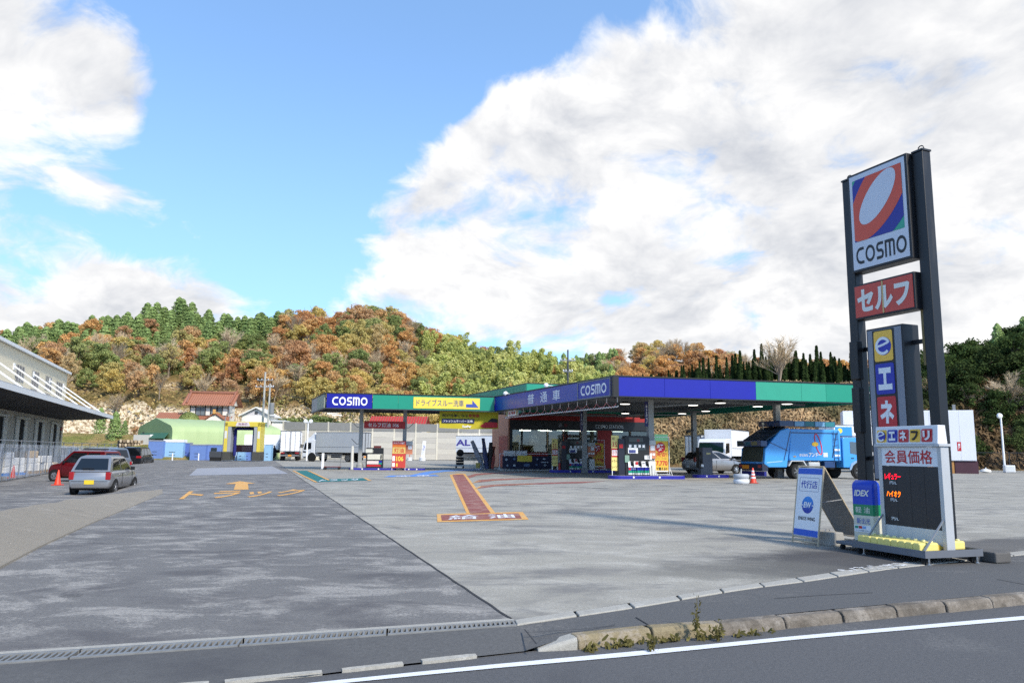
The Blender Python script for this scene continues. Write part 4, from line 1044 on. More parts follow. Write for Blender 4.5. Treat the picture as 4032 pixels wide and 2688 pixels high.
# ---- shop
SL_ = Vector((-.1, 60.0, 0)); SW = 11.9
shop = T('station_shop', 'dark fronted station shop with red bands and lit interior under the canopy', 'shop', SL_, AE)
shred = M('shop_red', (150, 24, 20), .55, var=.08); shblk = M('shop_black', (20, 21, 25), .35, var=.15); peach = M('shop_peach', (196, 134, 104), .7, var=.08)
BX('red_band', shred, shop, -.02, SW, -.06, .14, 3.78, 4.5)
BX('sign_band', shblk, shop, .0, SW, -.10, .14, 3.08, 3.776)
TXT('COSMO STATION', M('silver_lettering', (190, 194, 196), .35, .4), shop, 8.15, 3.38, 2.35, .27, -.108, bold=.004)
MB().lathe([(.17, -.006), (.17, 0)], 20, (4.05, -.102, 3.42), 'y').build('emblem', grey, shop)
MB().lathe([(.15, -.006), (.15, 0)], 20, (4.5, -.102, 3.42), 'y').build('emblem', M('dull_red', (110, 30, 34), .5), shop)
BX('floor_plinth', dgrey, shop, 0, SW, -.05, 8, .004, .10)
BX('lower_wall', shred, shop, 1.0, 3.05, -.04, .06, .10, 1.28)
BX('pier', shred, shop, 7.2, 8.35, -.05, .08, .10, 3.076); BX('pier', shblk, shop, 11.55, SW, -.05, .1, .10, 3.076); BX('pier', shblk, shop, .0, .16, -.05, .1, .10, 3.076)
shg = glass('shop_glass', (196, 206, 204), .86)
for x0, x1, z0 in ((.16, .95, .2), (.99, 3.0, 1.30), (3.08, 4.3, .12), (4.4, 5.7, .12), (5.8, 7.15, .12), (8.4, 9.9, .12), (10.0, 11.5, .12)):
    w = MB().box(x0, x1, .0, .012, z0, 3.06).build('window', shg, shop)
    mb = MB()
    for a_, b_ in ((x0, x0 + .05), (x1 - .05, x1)): mb.box(a_, b_, -.03, .04, z0, 3.07)
    mb.box(x0 + .05, x1 - .05, -.03, .04, z0, z0 + .05); mb.box(x0 + .05, x1 - .05, -.03, .04, 3.02, 3.07)
    f = mb.build('window_frame', black); f.parent = w
inner = M('shop_inner_wall', (188, 188, 176), .8, var=.06)
BX('back_wall', inner, shop, .1, SW, 6.0, 6.1, .1, 3.6); BX('ceiling', inner, shop, .1, SW, .15, 6.0, 3.10, 3.16); BX('floor', grey, shop, .1, SW, .1, 6.0, .10, .14)
BX('side_wall', inner, shop, SW - .1, SW, .16, 6.0, .15, 3.08)
sl = MB().box(-.12, .0, .0, 5.9, .1, 4.5).build('side_wall', peach, shop)
BX('side_panel', shred, shop, -.14, -.122, .2, 3.2, .12, 2.55)
for i, (x, y) in enumerate(((1.2, 1.6), (2.9, 2.2), (4.3, 1.5), (5.6, 2.4), (6.8, 1.7), (9.2, 2.0), (3.6, 3.8), (1.8, 4.0))):
    BX('ceiling_lamp', EM('shop_lamp', (255, 250, 240), 5.0), shop, x, x + .95, y, y + .12, 3.05, 3.095)
for x, z, w, h, mt in ((1.25, 2.15, 1.1, .62, yellow), (2.45, 2.1, .7, .85, M('poster_blue', (120, 150, 176), .7)), (3.3, 2.0, .6, .8, wink), (4.7, 1.9, .9, .9, M('poster_pale', (196, 190, 160), .7)), (6.2, 2.0, .7, .9, M('poster_red', (170, 80, 70), .7)), (9.0, 2.0, .9, .9, M('poster_pale2', (170, 190, 180), .7))):
    BX('wall_poster', mt, shop, x, x + w, 5.96, 5.995, z, z + h)
BX('counter', dgrey, shop, 1.3, 4.6, 2.6, 3.2, .14, 1.15); BX('till', black, shop, 1.75, 2.35, 2.4, 2.8, 1.155, 1.75); BX('shelf_unit', wink, shop, 5.0, 6.6, 3.0, 3.5, .14, 1.7); BX('shelf_unit', M('shelf_goods', (130, 120, 96), .7, var=.5, sc=6), shop, 8.6, 11.2, 3.0, 3.5, .14, 1.9)
# navy display stand in front of the shop
dp = T('display_stand', 'navy picture stand with yellow notice in front of shop window', 'display', SL_ + Vector((-.75, -3.6, 0)), AE)
MB().box(.25, 3.95, -.03, .03, .12, 1.02).build('board', M('navy_board', (26, 30, 62), .5, var=.2), dp)
BX('notice', yellow, dp, 1.35, 2.45, -.06, -.034, .62, 1.06)
mb = MB()
for x in (.05, 3.98): mb.tube([(x, 0, 0.02), (x, 0, 1.2)], .02, 6).tube([(x - .05, -.3, .02), (x, 0, .4)], .018, 5).tube([(x - .05, .3, .02), (x, 0, .4)], .018, 5).tube([(x - .05, -.35, .02), (x - .05, .35, .02)], .018, 5)
mb.tube([(.05, 0, 1.18), (3.98, 0, 1.18)], .02, 6).tube([(.05, -.3, .03), (3.98, -.3, .03)], .018, 5)
mb.build('frame', wink, dp)
for i, (x, z, w, h) in enumerate(((.42, .66, .25, .22), (1.0, .68, .25, .22), (.5, .25, .22, .18), (1.0, .25, .24, .2), (1.75, .22, .65, .3), (2.75, .72, .22, .18), (3.25, .74, .26, .16), (2.7, .3, .2, .18), (3.3, .26, .3, .2), (3.0, .54, .85, .08))):
    MB().poly([(x + w * (.5 + .5 * math.cos(k * .9) * rng.uniform(.7, 1)), -.036, z + h * (.5 + .5 * math.sin(k * .9) * rng.uniform(.7, 1))) for k in range(7)]).build('picture', M('picture_tone%d' % (i % 3), [(196, 204, 214), (96, 116, 150), (150, 160, 172)][i % 3], .6, var=.4, sc=9), dp, recalc=False)
for i in range(2):
    b_ = T('white_crate', 'white plastic crate behind the navy picture stand, ' + ('left' if i == 0 else 'right') + ' one', 'crate', SL_ + Vector((.0 + i * .85, -2.9 + i * .2, 0)), AE)
    BX('body', wink, b_, -.4, .4, -.25, .25, .1, 1.38, bev=.03); BX('lid', M('crate_lid', (200, 202, 204), .6), b_, -.42, .42, -.27, .27, 1.384, 1.42, bev=.01)

# ---- pump islands
isl_b = M('island_blue', (24, 26, 148), .5, var=.14, sc=3, grime=.2)
def island(P, ang, L, w, label, h=.17):
    t_ = T('pump_island', label, 'island', P, ang, 'blue pump islands')
    r = w / 2; pts = [(r + r * math.cos(rad(a_)), r * math.sin(rad(a_))) for a_ in range(90, 271, 18)] + [(L - r + r * math.cos(rad(a_)), r * math.sin(rad(a_))) for a_ in range(-90, 91, 18)]
    MB().prism(pts, 'z', -.02, h).build('kerb_body', isl_b, t_, bev=.015)
    MB().prism([(r + (x - r) * .96 if x < r else x - .02, y * .9) for x, y in pts], 'z', h + .001, h + .006).build('top_slab', conc, t_)
    for x in (L * .28, L * .62): MB().lathe([(.05, -.004), (.05, .0)], 10, (x, -r - .001, h * .55), 'y').build('stud', wink, t_)
    return t_
I1 = Vector((5.0, 39.9, 0)); I2 = Vector((2.55, 51.3, 0)); I3 = Vector((10.1, 43.2, 0))
island(I1, AE, 4.2, 1.0, 'blue pump island nearest the camera, with yellow board and pump')
island(I2, AE, 4.6, 1.0, 'blue pump island in front of the shop door')
island(I3, AE, 2.15, .9, 'short blue island under the dark grey cabinet beside silver car')
island(kcols[0] - dE * .75 - dN * .15, a3, 3.2, .7, 'low blue kerb island under the kerosene pump', .13)
island(kcols[1] - dE * .15 - dN * .15, a3, 1.6, .7, 'low blue kerb island under the right post of kerosene canopy', .13)
def pump(P, ang, label):
    t_ = T('fuel_pump', label, 'pump', P, ang, 'fuel pumps')
    MB().prism([(-.62, 0), (.72, 0), (.72, 1.9), (.66, 2.02), (-.56, 2.02), (-.62, 1.9)], 'y', -.26, .26).build('body', black, t_, bev=.02)
    BX('side_cabinet', M('pump_side_navy', (24, 27, 44), .4), t_, -.98, -.63, -.24, .24, .0, 1.86, bev=.015)
    BX('side_badge', rink, t_, -.94, -.74, -.248, -.242, 1.38, 1.58); 
    BX('top_display', M('pump_display', (66, 70, 66), .3, var=.4, sc=7), t_, -.42, .36, -.275, -.262, 1.70, 1.92)
    BX('display_block', M('display_red', (130, 30, 34), .4), t_, .02, .16, -.280, -.277, 1.72, 1.84)
    BX('price_screen', M('pump_screen', (52, 60, 64), .15, var=.5, sc=9), t_, -.46, .50, -.272, -.262, 1.28, 1.62)
    for x in (-.42, -.14, .10, .32): BX('digit_label', wink, t_, x, x + .13, -.278, -.273, 1.42, 1.56)
    BX('notice', wink, t_, -.48, .06, -.290, -.275, 1.12, 1.40); BX('notice_picture', M('notice_blue', (60, 70, 130), .6, var=.5, sc=9), t_, -.44, -.06, -.294, -.291, 1.14, 1.30)
    BX('notice', wink, t_, .42, .82, -.30, -.268, .82, 1.02); BX('notice', M('notice_green', (120, 150, 136), .6), t_, -.66, -.42, -.30, -.268, .66, 1.02)
    TXT('ヨ', ink, t_, .64, .92, .16, .15, -.304, bold=.03)
    MB().prism([(-.27, .40), (-.33, .42), (-.30, .70), (-.27, .72)], 'x', -.48, .70).build('nozzle_board', wink, t_)
    for x in (-.26, .16, .56):
        hs_ = MB().prism([(x - .09, .50), (x + .09, .46), (x + .06, .72), (x - .10, .74)], 'y', -.350, -.332).build('nozzle_holster', black, t_, bev=.01)
        nz = MB().tube([(x - .02, -.36, .70), (x, -.40, .60), (x + .03, -.38, .50)], [.03, .035, .02], 6).build('nozzle', ink); nz.parent = hs_
        dpth = rng.uniform(.02, .12)
        hose = MB().tube([(x + .03, -.38, .50)] + [(x + .03 + .22 * f, -.40, .50 - 1.9 * f * (1 - f) - .28 * f + dpth * 0) for f in (.1, .25, .4, .55, .7, .85)] + [(x + .24, -.30, .5)], .018, 5).build('hose', black); hose.parent = hs_
    BX('nozzle_label', rink, t_, -.10, .04, -.338, -.334, .55, .70); BX('slot', ink, t_, .28, .42, -.336, -.332, .60, .64)
    BX('skirt', dgrey, t_, -.48, .70, -.285, -.262, .0, .40)
    BX('stripe', blue, t_, -.47, .69, -.292, -.286, .26, .40); BX('stripe', green, t_, -.47, .69, -.292, -.286, .12, .255); BX('stripe', wink, t_, -.47, .69, -.292, -.286, .06, .115)
    BX('logo_square', rink, t_, -.46, -.34, -.297, -.293, .27, .39); cosmo(wink, t_, -.2, .34, .22, .05, -.297)
    return t_
pump(I1 + dE * 1.45 + Vector((0, 0, .177)), AE, 'black fuel pump with white nozzle board on the nearest island')
pump(I2 + dE * 1.75 + Vector((0, 0, .177)), AE, 'black fuel pump standing in front of the shop windows')
# yellow height boards
def yboard(P, ang, label):
    t_ = T('height_board', label, 'sign', P, ang, 'yellow height boards')
    BX('board', M('board_yellow', (228, 210, 128), .6, var=.05), t_, 0, .40, -.02, .02, .24, 2.02)
    BX('red_block', rink, t_, .004, .396, -.028, -.021, .92, 1.36); BX('text_strip', wink, t_, .02, .38, -.034, -.029, 1.0, 1.28)
    for x in (.02, .35): BX('leg', wink, t_, x, x + .03, -.018, .018, .0, .239)
    TXT('高さ', ink, t_, .12, 1.86, .15, .14, -.023, bold=.02); TXT('3.5', rink, t_, .17, 1.56, .24, .26, -.023, bold=.02); TXT('以上', ink, t_, .33, 1.47, .1, .07, -.023)
    TXT('進入禁止', rink, t_, .2, 1.14, .32, .22, -.036, bold=.01); TXT('トラック', ink, t_, .2, .72, .34, .16, -.023, bold=.02); TXT('レーンへ', ink, t_, .2, .42, .34, .14, -.023, bold=.02)
    BX('post', colg, t_, .40, .52, .05, .15, .0, 1.38)
yboard(I1 + dE * .12 - dN * .1 + Vector((0, 0, .177)), AE, 'yellow height limit board at the end of the nearest island')
yboard(I2 + dE * .12 - dN * .1 + Vector((0, 0, .177)), AE, 'yellow height limit board at the end of the island by shop')
for P, lb in ((I1, 'red fire extinguisher beside the nearest pump'), (I2, 'red fire extinguisher beside the pump by the shop')):
    t_ = T('fire_extinguisher', lb, 'extinguisher', P + dE * .68 - dN * .02 + Vector((0, -.12, .177)), AE)
    MB().lathe([(.07, .0), (.075, .03), (.075, .36), (.04, .43), (.03, .46)], 12).build('cylinder', red, t_, smooth=40); MB().tube([(0, 0, .46), (.06, 0, .5), (.09, 0, .3)], .012, 5).build('hose', ink, t_)
# banner stands and poster boards
def banner(P, ang, label, green_top=True):
    t_ = T('banner_stand', label, 'banner', P, ang, 'yellow price banner stands')
    BX('cloth', M('banner_gold', (214, 172, 60), .7, var=.12), t_, 0, .74, -.006, .006, .18, 1.76)
    MB().lathe([(.27, -.004), (.27, .0)], 20, (.31, -.010, 1.43), 'y').build('red_disc', rink, t_)
    TXT('軽', wink, t_, .30, 1.43, .40, .36, -.016, bold=.014); TXT('が', ink, t_, .62, 1.27, .12, .12, -.012, bold=.02)
    TXT('激安!', rink, t_, .37, 1.06, .62, .24, -.012, bold=.014); TXT('コーティングするなら', ink, t_, .37, .86, .62, .07, -.012)
    TXT('7,770', rink, t_, .38, .61, .64, .28, -.012, bold=.035); TXT('で買える!!', ink, t_, .37, .33, .6, .16, -.012, bold=.03)
    BX('foot_strip', wink, t_, .02, .72, -.012, -.007, .19, .245)
    mb = MB()
    for x in (-.04, .80): mb.tube([(x, 0, .03), (x, 0, 1.98)], .016, 6).tube([(x, -.35, .02), (x, 0, .42)], .013, 5).tube([(x, .35, .02), (x, 0, .42)], .013, 5).tube([(x, -.38, .02), (x, .38, .02)], .014, 5)
    mb.tube([(-.04, 0, 1.98), (.80, 0, 1.98)], .014, 5).tube([(-.04, -.1, .05), (.8, -.1, .05)], .014, 5)
    mb.build('frame', wink, t_)
    if green_top: BX('header', M('pale_green_film', (150, 214, 150), .4, var=.1), t_, .0, .74, -.004, .004, 1.77, 2.12)
banner(I1 + dE * 2.55 - dN * .05 + Vector((0, 0, .18)), AE, 'yellow banner with red price and pale green header on nearest island')
banner(I2 + dE * 3.05 + Vector((0, .1, .18)), AE, 'yellow price banner in a white frame by the shop door', False)
def poster_board(P, ang, label):
    t_ = T('poster_board', label, 'poster', P, ang, 'orange poster boards')
    BX('board', M('poster_orange', (196, 126, 96), .6, var=.06), t_, 0, .52, -.01, .01, .86, 1.80)
    BX('top_strip', M('poster_grey', (190, 192, 188), .6), t_, .0, .52, -.016, -.011, 1.55, 1.80); BX('white_square', wink, t_, .22, .46, -.016, -.011, 1.28, 1.52)
    for x in (.05, .2, .35): BX('icon', wink, t_, x, x + .12, -.016, -.011, 1.02, 1.14)
    BX('bin', M('bin_white', (206, 208, 206), .5), t_, .1, .48, -.06, .3, .0, .72, bev=.02); BX('leg', grey, t_, .02, .06, .0, .04, .0, .859)
poster_board(I1 + dE * 2.05 - dN * .1 + Vector((0, 0, .177)), AE, 'orange poster board and white bin between nearest pump and banner')
poster_board(I2 + dE * 2.6 - dN * .1 + Vector((0, 0, .177)), AE, 'orange poster board and white bin by the shop pump')
# dark grey cabinet on the short island
gc = T('payment_cabinet', 'dark slate payment cabinet in front of the silver hatchback', 'cabinet', I3 + dE * .25 - dN * .05 + Vector((0, 0, .177)), AE)
slate = M('slate_paint', (84, 88, 98), .5, var=.06)
BX('body', slate, gc, .22, .82, -.2, .2, 0, 1.48, bev=.015); BX('black_face', black, gc, .02, .216, -.18, .2, .35, 1.48, bev=.01); BX('lower_case', slate, gc, .10, .216, -.2, .2, 0, .345)
BX('name_plate', M('brass_plate', (180, 170, 120), .4), gc, .44, .70, -.206, -.201, 1.1, 1.2); BX('switch', wink, gc, .12, .26, -.215, -.202, .42, .56)
MB().tube([(.12, -.2, 1.25), (.08, -.28, 1.05), (.13, -.28, .8), (.12, -.2, .6)], .03, 6).build('hose', black, gc)
# ---- kerosene pump group
kp = T('kerosene_pump', 'black kerosene pump with pale front under the small canopy', 'pump', kcols[0] + dE * .35 - dN * .25 + Vector((0, 0, .137)), a3)
BX('body', black, kp, 0, 1.18, -.28, .28, 0, 1.36, bev=.02); BX('front_panel', M('pump_cream', (206, 204, 190), .5), kp, .1, 1.10, -.30, -.282, .56, .93, bev=.008)
BX('display', M('pump_display2', (150, 152, 140), .4), kp, .08, .48, -.30, -.282, 1.04, 1.22); BX('notice', M('notice_pale', (200, 200, 190), .6), kp, -.02, .42, -.31, -.302, 1.02, 1.28)
BX('stripe', M('pale_strip', (216, 200, 196), .6), kp, .08, .86, -.296, -.283, .26, .48); BX('red_strip', rink, kp, .08, 1.0, -.296, -.283, .10, .22); BX('stripe', blue, kp, .88, 1.08, -.296, -.283, .36, .48); BX('stripe', green, kp, .88, 1.08, -.296, -.283, .25, .355)
BX('top_label', M('poster_red', (170, 80, 70), .7), kp, .5, 1.0, -.05, .05, 1.362, 1.50); MB().prism([(.97, .62), (1.05, .60), (1.07, .88), (.98, .90)], 'y', -.33, -.302).build('nozzle', black, kp)
kb = T('kerosene_price_board', 'tall red and yellow kerosene price board on white legs', 'sign', kcols[1] - dE * .95 - dN * .55, a3)
BX('board', M('price_red', (190, 60, 52), .6, var=.06), kb, 0, .92, -.02, .02, .16, 1.98); BX('gold_panel', M('price_gold', (206, 180, 100), .6), kb, .02, .90, -.028, -.021, 1.12, 1.56)
TXT('灯油', rink, kb, .46, 1.34, .66, .32, -.031, bold=.016); TXT('エネフリ価格', wink, kb, .46, 1.84, .8, .14, -.024, bold=.02); BX('orange_strip', orange, kb, .02, .90, -.028, -.021, 1.58, 1.72)
TXT('106', yellow, kb, .53, .78, .48, .34, -.024, bold=.03); TXT('1', yellow, kb, .34, .36, .1, .22, -.024, bold=.04); BX('unit_block', wink, kb, .03, .2, -.026, -.021, .62, .96); BX('unit_block', wink, kb, .03, .2, -.026, -.021, .24, .50)
for x in (.0, .89): BX('leg', wink, kb, x, x + .03, -.25, .25, 0, .04); BX('post', wink, kb, x, x + .03, -.018, .018, .042, .158)
kq = T('notice_poster', 'orange notice panel fixed at the right post of the small canopy', 'poster', kcols[1] - dN * .3 + Vector((-.05, 0, 0)), a3)
BX('board', M('poster_orange', (196, 126, 96), .6), kq, 0, .55, -.01, .01, 1.08, 1.98); BX('top_strip', M('poster_grey', (190, 192, 188), .6), kq, 0, .55, -.016, -.011, 1.7, 1.98); BX('white_square', wink, kq, .24, .5, -.016, -.011, 1.42, 1.66); BX('bracket', steel, kq, .05, .1, .012, .2, 1.3, 1.4)
# trolley by the kerosene pump
tr_ = T('hand_trolley', 'flat hand trolley parked left of the kerosene pump', 'trolley', kcols[0] - dE * 1.9 - dN * .2, a3)
MB().box(-.5, .6, -.3, .3, .18, .22).build('platform', M('trolley_red', (120, 60, 56), .6), tr_); 
for x in (-.4, .5):
    MB().lathe([(.1, -.03), (.1, .03)], 10, (x, -.25, .1), 'y').build('wheel', rubber, tr_)
MB().tube([(.55, -.25, .2), (.6, -.25, .95), (.6, .25, .95), (.55, .25, .2)], .018, 6).build('handle', steel, tr_)
mk = T('white_marker_post', 'short white post left of the hand trolley', 'post', kcols[0] - dE * 2.5 - dN * .2); BX('post', wink, mk, -.08, .08, -.05, .05, 0, 1.1, bev=.01); BX('foot', grey, mk, -.15, .15, -.12, .12, 0, .06)
wb = T('white_bollard', 'slim white bollard between the trolley and the kerosene post', 'bollard', kcols[0] - dE * .62 - dN * .5); MB().lathe([(.10, 0), (.10, 1.55), (.07, 1.6)], 10).build('post', M('bollard_cream', (206, 204, 196), .6), wb); MB().lathe([(.14, 0), (.14, .05)], 10).build('foot', grey, wb)
# cluttered corner left of the shop: flags, rolled sheets, crates
fl_ = T('rolled_banner', 'bundle of rolled grey and blue banners leaning at the shop corner', 'banner', SL_ + Vector((-1.9, -2.2, 0)), AE)
for i, (x, tx, h_, mt) in enumerate(((.0, -.9, 2.1, M('film_grey', (160, 164, 176), .5, var=.3, sc=4)), (.25, -.3, 2.3, M('film_blue', (70, 76, 120), .5, var=.4, sc=4)), (.45, .1, 2.0, M('film_dark', (52, 42, 40), .6, var=.4)), (.6, .2, 1.7, M('poster_red', (170, 80, 70), .7)))):
    MB().tube([(x, 0, .05), (x + tx * .5, .1, h_ * .5), (x + tx, .15, h_)], [.16, .2, .13], 7).build('roll', mt, fl_, smooth=60)
cr_ = T('tool_cart', 'small wire cart with yellow bucket at the shop corner', 'cart', SL_ + Vector((-2.3, -3.0, 0)), AE)
MB().tube([(-.3, -.25, .1), (-.3, -.25, .85), (.3, -.25, .85), (.3, -.25, .1)], .015, 5).tube([(-.3, .25, .1), (-.3, .25, .85), (.3, .25, .85), (.3, .25, .1)], .015, 5).build('frame', steel, cr_)
MB().lathe([(.15, .12), (.19, .5)], 12).build('bucket', M('bucket_yellow', (190, 170, 90), .6), cr_); BX('shelf', steel, cr_, -.28, .28, -.24, .24, .08, .11)
st_ = T('tyre_trolley', 'dark trolley loaded with tyres on the drive in front of the white truck', 'trolley', at(1811, 1840, 62).xy.to_3d(), 0)
for i, z in enumerate((.35, .56, .77)): MB().lathe([(.14, -.09), (.28, -.09), (.31, 0), (.28, .09), (.14, .09)], 14, (0, 0, z)).build('tyre', rubber, st_)
MB().lathe([(.14, -.09), (.26, -.09), (.29, 0), (.26, .09), (.14, .09)], 14, (0, 0, 1.2), 'y').build('tyre', rubber, st_)
MB().tube([(-.3, -.2, .05), (-.3, -.2, .9)], .02).tube([(.3, -.2, .05), (.3, -.2, .9)], .02).tube([(-.3, -.3, .22), (.3, -.3, .22), (.3, .3, .22), (-.3, .3, .22), (-.3, -.3, .22)], .02).build('frame', steel, st_)
for x in (-.28, .28): MB().lathe([(.08, -.03), (.08, .03)], 8, (x, -.28, .08), 'y').build('wheel', rubber, st_)
# ================================================================== ROADSIDE SIGNS
def fr(P, Q):
    """empty-frame angle whose local x runs from P to Q"""
    d = Q - P; return math.atan2(d.y, d.x)
pole_k = M('pole_black', (20, 20, 23), .42, var=.35, sc=2.5, grime=.25)
frame_k = M('sign_frame', (26, 27, 31), .45, var=.2)
PLs, PRs = at(3362, 1300, 12.1), at(3658, 1300, 10.85); PLs.z = PRs.z = 0
SWd = (PRs - PLs).length; sa = fr(PLs, PRs)
zt_l = at(3320, 708, 12.2).z; z_top = zt_l - .06
tw = T('pole_sign', 'tall two legged black fuel station sign with logo, red panel and lettered cabinet', 'sign', PLs, sa)
for i, x in enumerate((0, SWd)):
    p_ = MB().box(x - .085, x + .085, .0, .17, -.02, z_top).build('pole', pole_k, tw, bev=.012)
    c_ = MB().box(x - .095, x + .095, -.010, .18, z_top + .003, z_top + .03).build('cap', frame_k); c_.parent = p_
    e_ = MB().tube([(x + .05 * math.cos(k * .63), .085, z_top + .06 + .05 * math.sin(k * .63)) for k in range(-1, 7)], .009, 5).build('lifting_eye', frame_k); e_.parent = p_
    b_ = MB().box(x - .16, x + .16, -.07, .25, .0, .03).build('base_plate', dgrey); b_.parent = p_
pan_w = M('sign_face_white', (206, 208, 216), .35, var=.04, sc=1.2)
s_red, s_blu, s_grn = M('sign_red', (214, 80, 50), .35, var=.04), M('sign_blue', (36, 38, 140), .35, var=.05), M('sign_green', (52, 160, 130), .35, var=.05)
x0, x1 = .115, SWd - .115
zt, zb = at(3335, 700, 12.0).z, at(3352, 1080, 12.0).z
pn = MB().box(x0, x1, -.085, .14, zb, zt).build('logo_cabinet', frame_k, tw, bev=.01)
def kid(o, p): o.parent = p; return o
fy = -.092
kid(MB().box(x0 + .04, x1 - .04, fy, -.086, zb + .04, zt - .04).build('face', pan_w), pn)
# emblem: diagonal oval rings inside a square
ew = x1 - x0 - .08; ex0, ex1 = x0 + .04 + ew * .055, x1 - .04 - ew * .055
hh_ = zt - zb; ez0, ez1 = zb + hh_ * .30, zt - hh_ * .075
ecx, ecz, eW, eH = (ex0 + ex1) / 2, (ez0 + ez1) / 2, ex1 - ex0, ez1 - ez0
def E_(cx, cz, ra, rb, ang, n=48): 
    ca, sa_ = math.cos(rad(ang)), math.sin(rad(ang))
    return [(cx + (ra * math.cos(2 * math.pi * k / n) * ca - rb * math.sin(2 * math.pi * k / n) * sa_), cz + (ra * math.cos(2 * math.pi * k / n) * sa_ + rb * math.sin(2 * math.pi * k / n) * ca)) for k in range(n)]
def clip(pts, a, b, c, d):
    def cut(P, f, g):
        out = []
        for i in range(len(P)):
            p, q = P[i - 1], P[i]; fp, fq = f(p), f(q)
            if (fp >= 0) != (fq >= 0): k = fp / (fp - fq); out.append((p[0] + (q[0] - p[0]) * k, p[1] + (q[1] - p[1]) * k))
            if fq >= 0: out.append(q)
        return out
    for f in (lambda p: p[0] - a, lambda p: b - p[0], lambda p: p[1] - c, lambda p: d - p[1]): pts = cut(pts, f, 0)
    return pts
def flat(pts, y, mat, name, parent): return kid(MB().poly([(px_, y, pz_) for px_, pz_ in pts]).build(name, mat, recalc=False), parent)
def em(u, v): return (ecx + (u - .5) * eW, ecz + (v - .5) * eH)
flat([em(0, 0), em(1, 0), em(1, 1), em(0, 1)], fy - .002, s_grn, 'emblem_green', pn)
def oval(cu, cv, ra, rb, ang): return [em(cu + u - 0, cv + v) for u, v in E_(0, 0, ra, rb, ang)]
lim = (ecx - eW / 2, ecx + eW / 2, ecz - eH / 2, ecz + eH / 2)
flat(clip(oval(.60, .66, 1.05, .62, 46), *lim), fy - .004, s_blu, 'emblem_blue', pn)
flat(clip(oval(.55, .66, .84, .425, 46), *lim), fy - .006, s_red, 'emblem_red', pn)
flat(oval(.505, .615, .49, .225, 44), fy - .008, pan_w, 'emblem_oval', pn)
kid(cosmo(frame_k, None, (x0 + x1) / 2 + .01, zb + hh_ * .155, ew * .90, hh_ * .165, fy - .003, wt=.17), pn)
zt2, zb2 = at(3352, 1128, 12.0).z, at(3360, 1263, 12.0).z
p2 = MB().box(x0 + .005, x1 - .0, -.085, .13, zb2, zt2).build('self_service_cabinet', frame_k, tw, bev=.01)
srf = M('sign_red_faded', (200, 74, 58), .45, var=.10, sc=2, grime=.10)
kid(MB().box(x0 + .03, (x0 + x1) / 2 - .005, fy, -.086, zb2 + .03, zt2 - .03).build('face', srf), p2); kid(MB().box((x0 + x1) / 2 + .005, x1 - .03, fy, -.086, zb2 + .03, zt2 - .03).build('face', srf), p2)
kid(MB().box((x0 + x1) / 2 - .012, (x0 + x1) / 2 + .012, fy - .008, fy - .001, zb2 + .03, zt2 - .03).build('joint_strip', M('rusty_strip', (206, 176, 120), .6, var=.2)), p2)
kid(TXT('セルフ', M('sign_letter_cream', (224, 222, 214), .5, var=.05), None, (x0 + x1) / 2, (zb2 + zt2) / 2, (x1 - x0) * .86, (zt2 - zb2) * .66, fy - .004, bold=.045), p2)
# lettered cabinet of coloured tiles
cx0, cx1 = .33, 1.0; zt3, zb3 = at(3404, 1300, 11.8).z, at(3440, 1890, 11.8).z
p3 = MB().box(cx0, cx1, -.10, .22, zb3, zt3).build('tile_cabinet', frame_k, tw, bev=.01)
kid(MB().box(cx0 + .03, cx1 - .03, -.108, -.101, zb3 + .03, zt3 - .03).build('grey_face', M('cabinet_grey', (128, 132, 142), .5, var=.06)), p3)
for k in (.3, .7): kid(MB().tube([(cx0 + (cx1 - cx0) * k + .03 * math.cos(j * .63), .1, zt3 + .03 * math.sin(j * .63)) for j in range(6)], .007, 5).build('lifting_eye', frame_k), p3)
t_y, t_b, t_r = M('tile_yellow', (236, 186, 66), .4, var=.04), M('tile_blue', (34, 46, 160), .4, var=.04), M('tile_red', (188, 40, 46), .4, var=.04)
lw = M('tile_letter_white', (226, 228, 230), .45, var=.03)
def rrect(x_, z_, w_, h_, r=.03):
    P = []
    for cx_, cz_, a_ in ((x_ + w_ - r, z_ + h_ - r, 0), (x_ + r, z_ + h_ - r, 90), (x_ + r, z_ + r, 180), (x_ + w_ - r, z_ + r, 270)): P += [(cx_ + r * math.cos(rad(a_ + k * 30)), cz_ + r * math.sin(rad(a_ + k * 30))) for k in range(4)]
    return P
def e_logo(parent, cx_, cz_, r, y):
    flat(E_(cx_ + r * .04, cz_ - r * .03, r * .98, r * .98, 0, 32), y, t_b, 'emblem_globe', parent)
    mb = MB(); n_ = 26; P = []
    mb2 = MB(); stroke(mb2, arc(cx_ - r * .04, cz_, r * .82, 20, 318, 26), r * .30, lambda u, v: (u, y - .002, v)); kid(mb2.build('emblem_ring', lw, recalc=False), parent)
    mb2 = MB(); stroke(mb2, [(cx_ - r * .7, cz_ - r * .02), (cx_, cz_ + r * .12), (cx_ + r * .72, cz_ + r * .34)], r * .24, lambda u, v: (u, y - .003, v)); kid(mb2.build('emblem_bar', lw, recalc=False), parent)
tw_ = (cx1 - cx0) * .50; tx = (cx0 + cx1) / 2 - tw_ / 2 - .015; th_ = .46; gap = .035
tiles = [('e', t_y, None), ('エ', t_b, lw), ('ネ', t_r, lw), ('フ', t_y, ink), ('リ', t_r, lw)]
kid(MB().box(tx - .03, tx + tw_ + .03, -.112, -.1085, zb3 + .06, zt3 - .04).build('tile_backing', frame_k), p3)
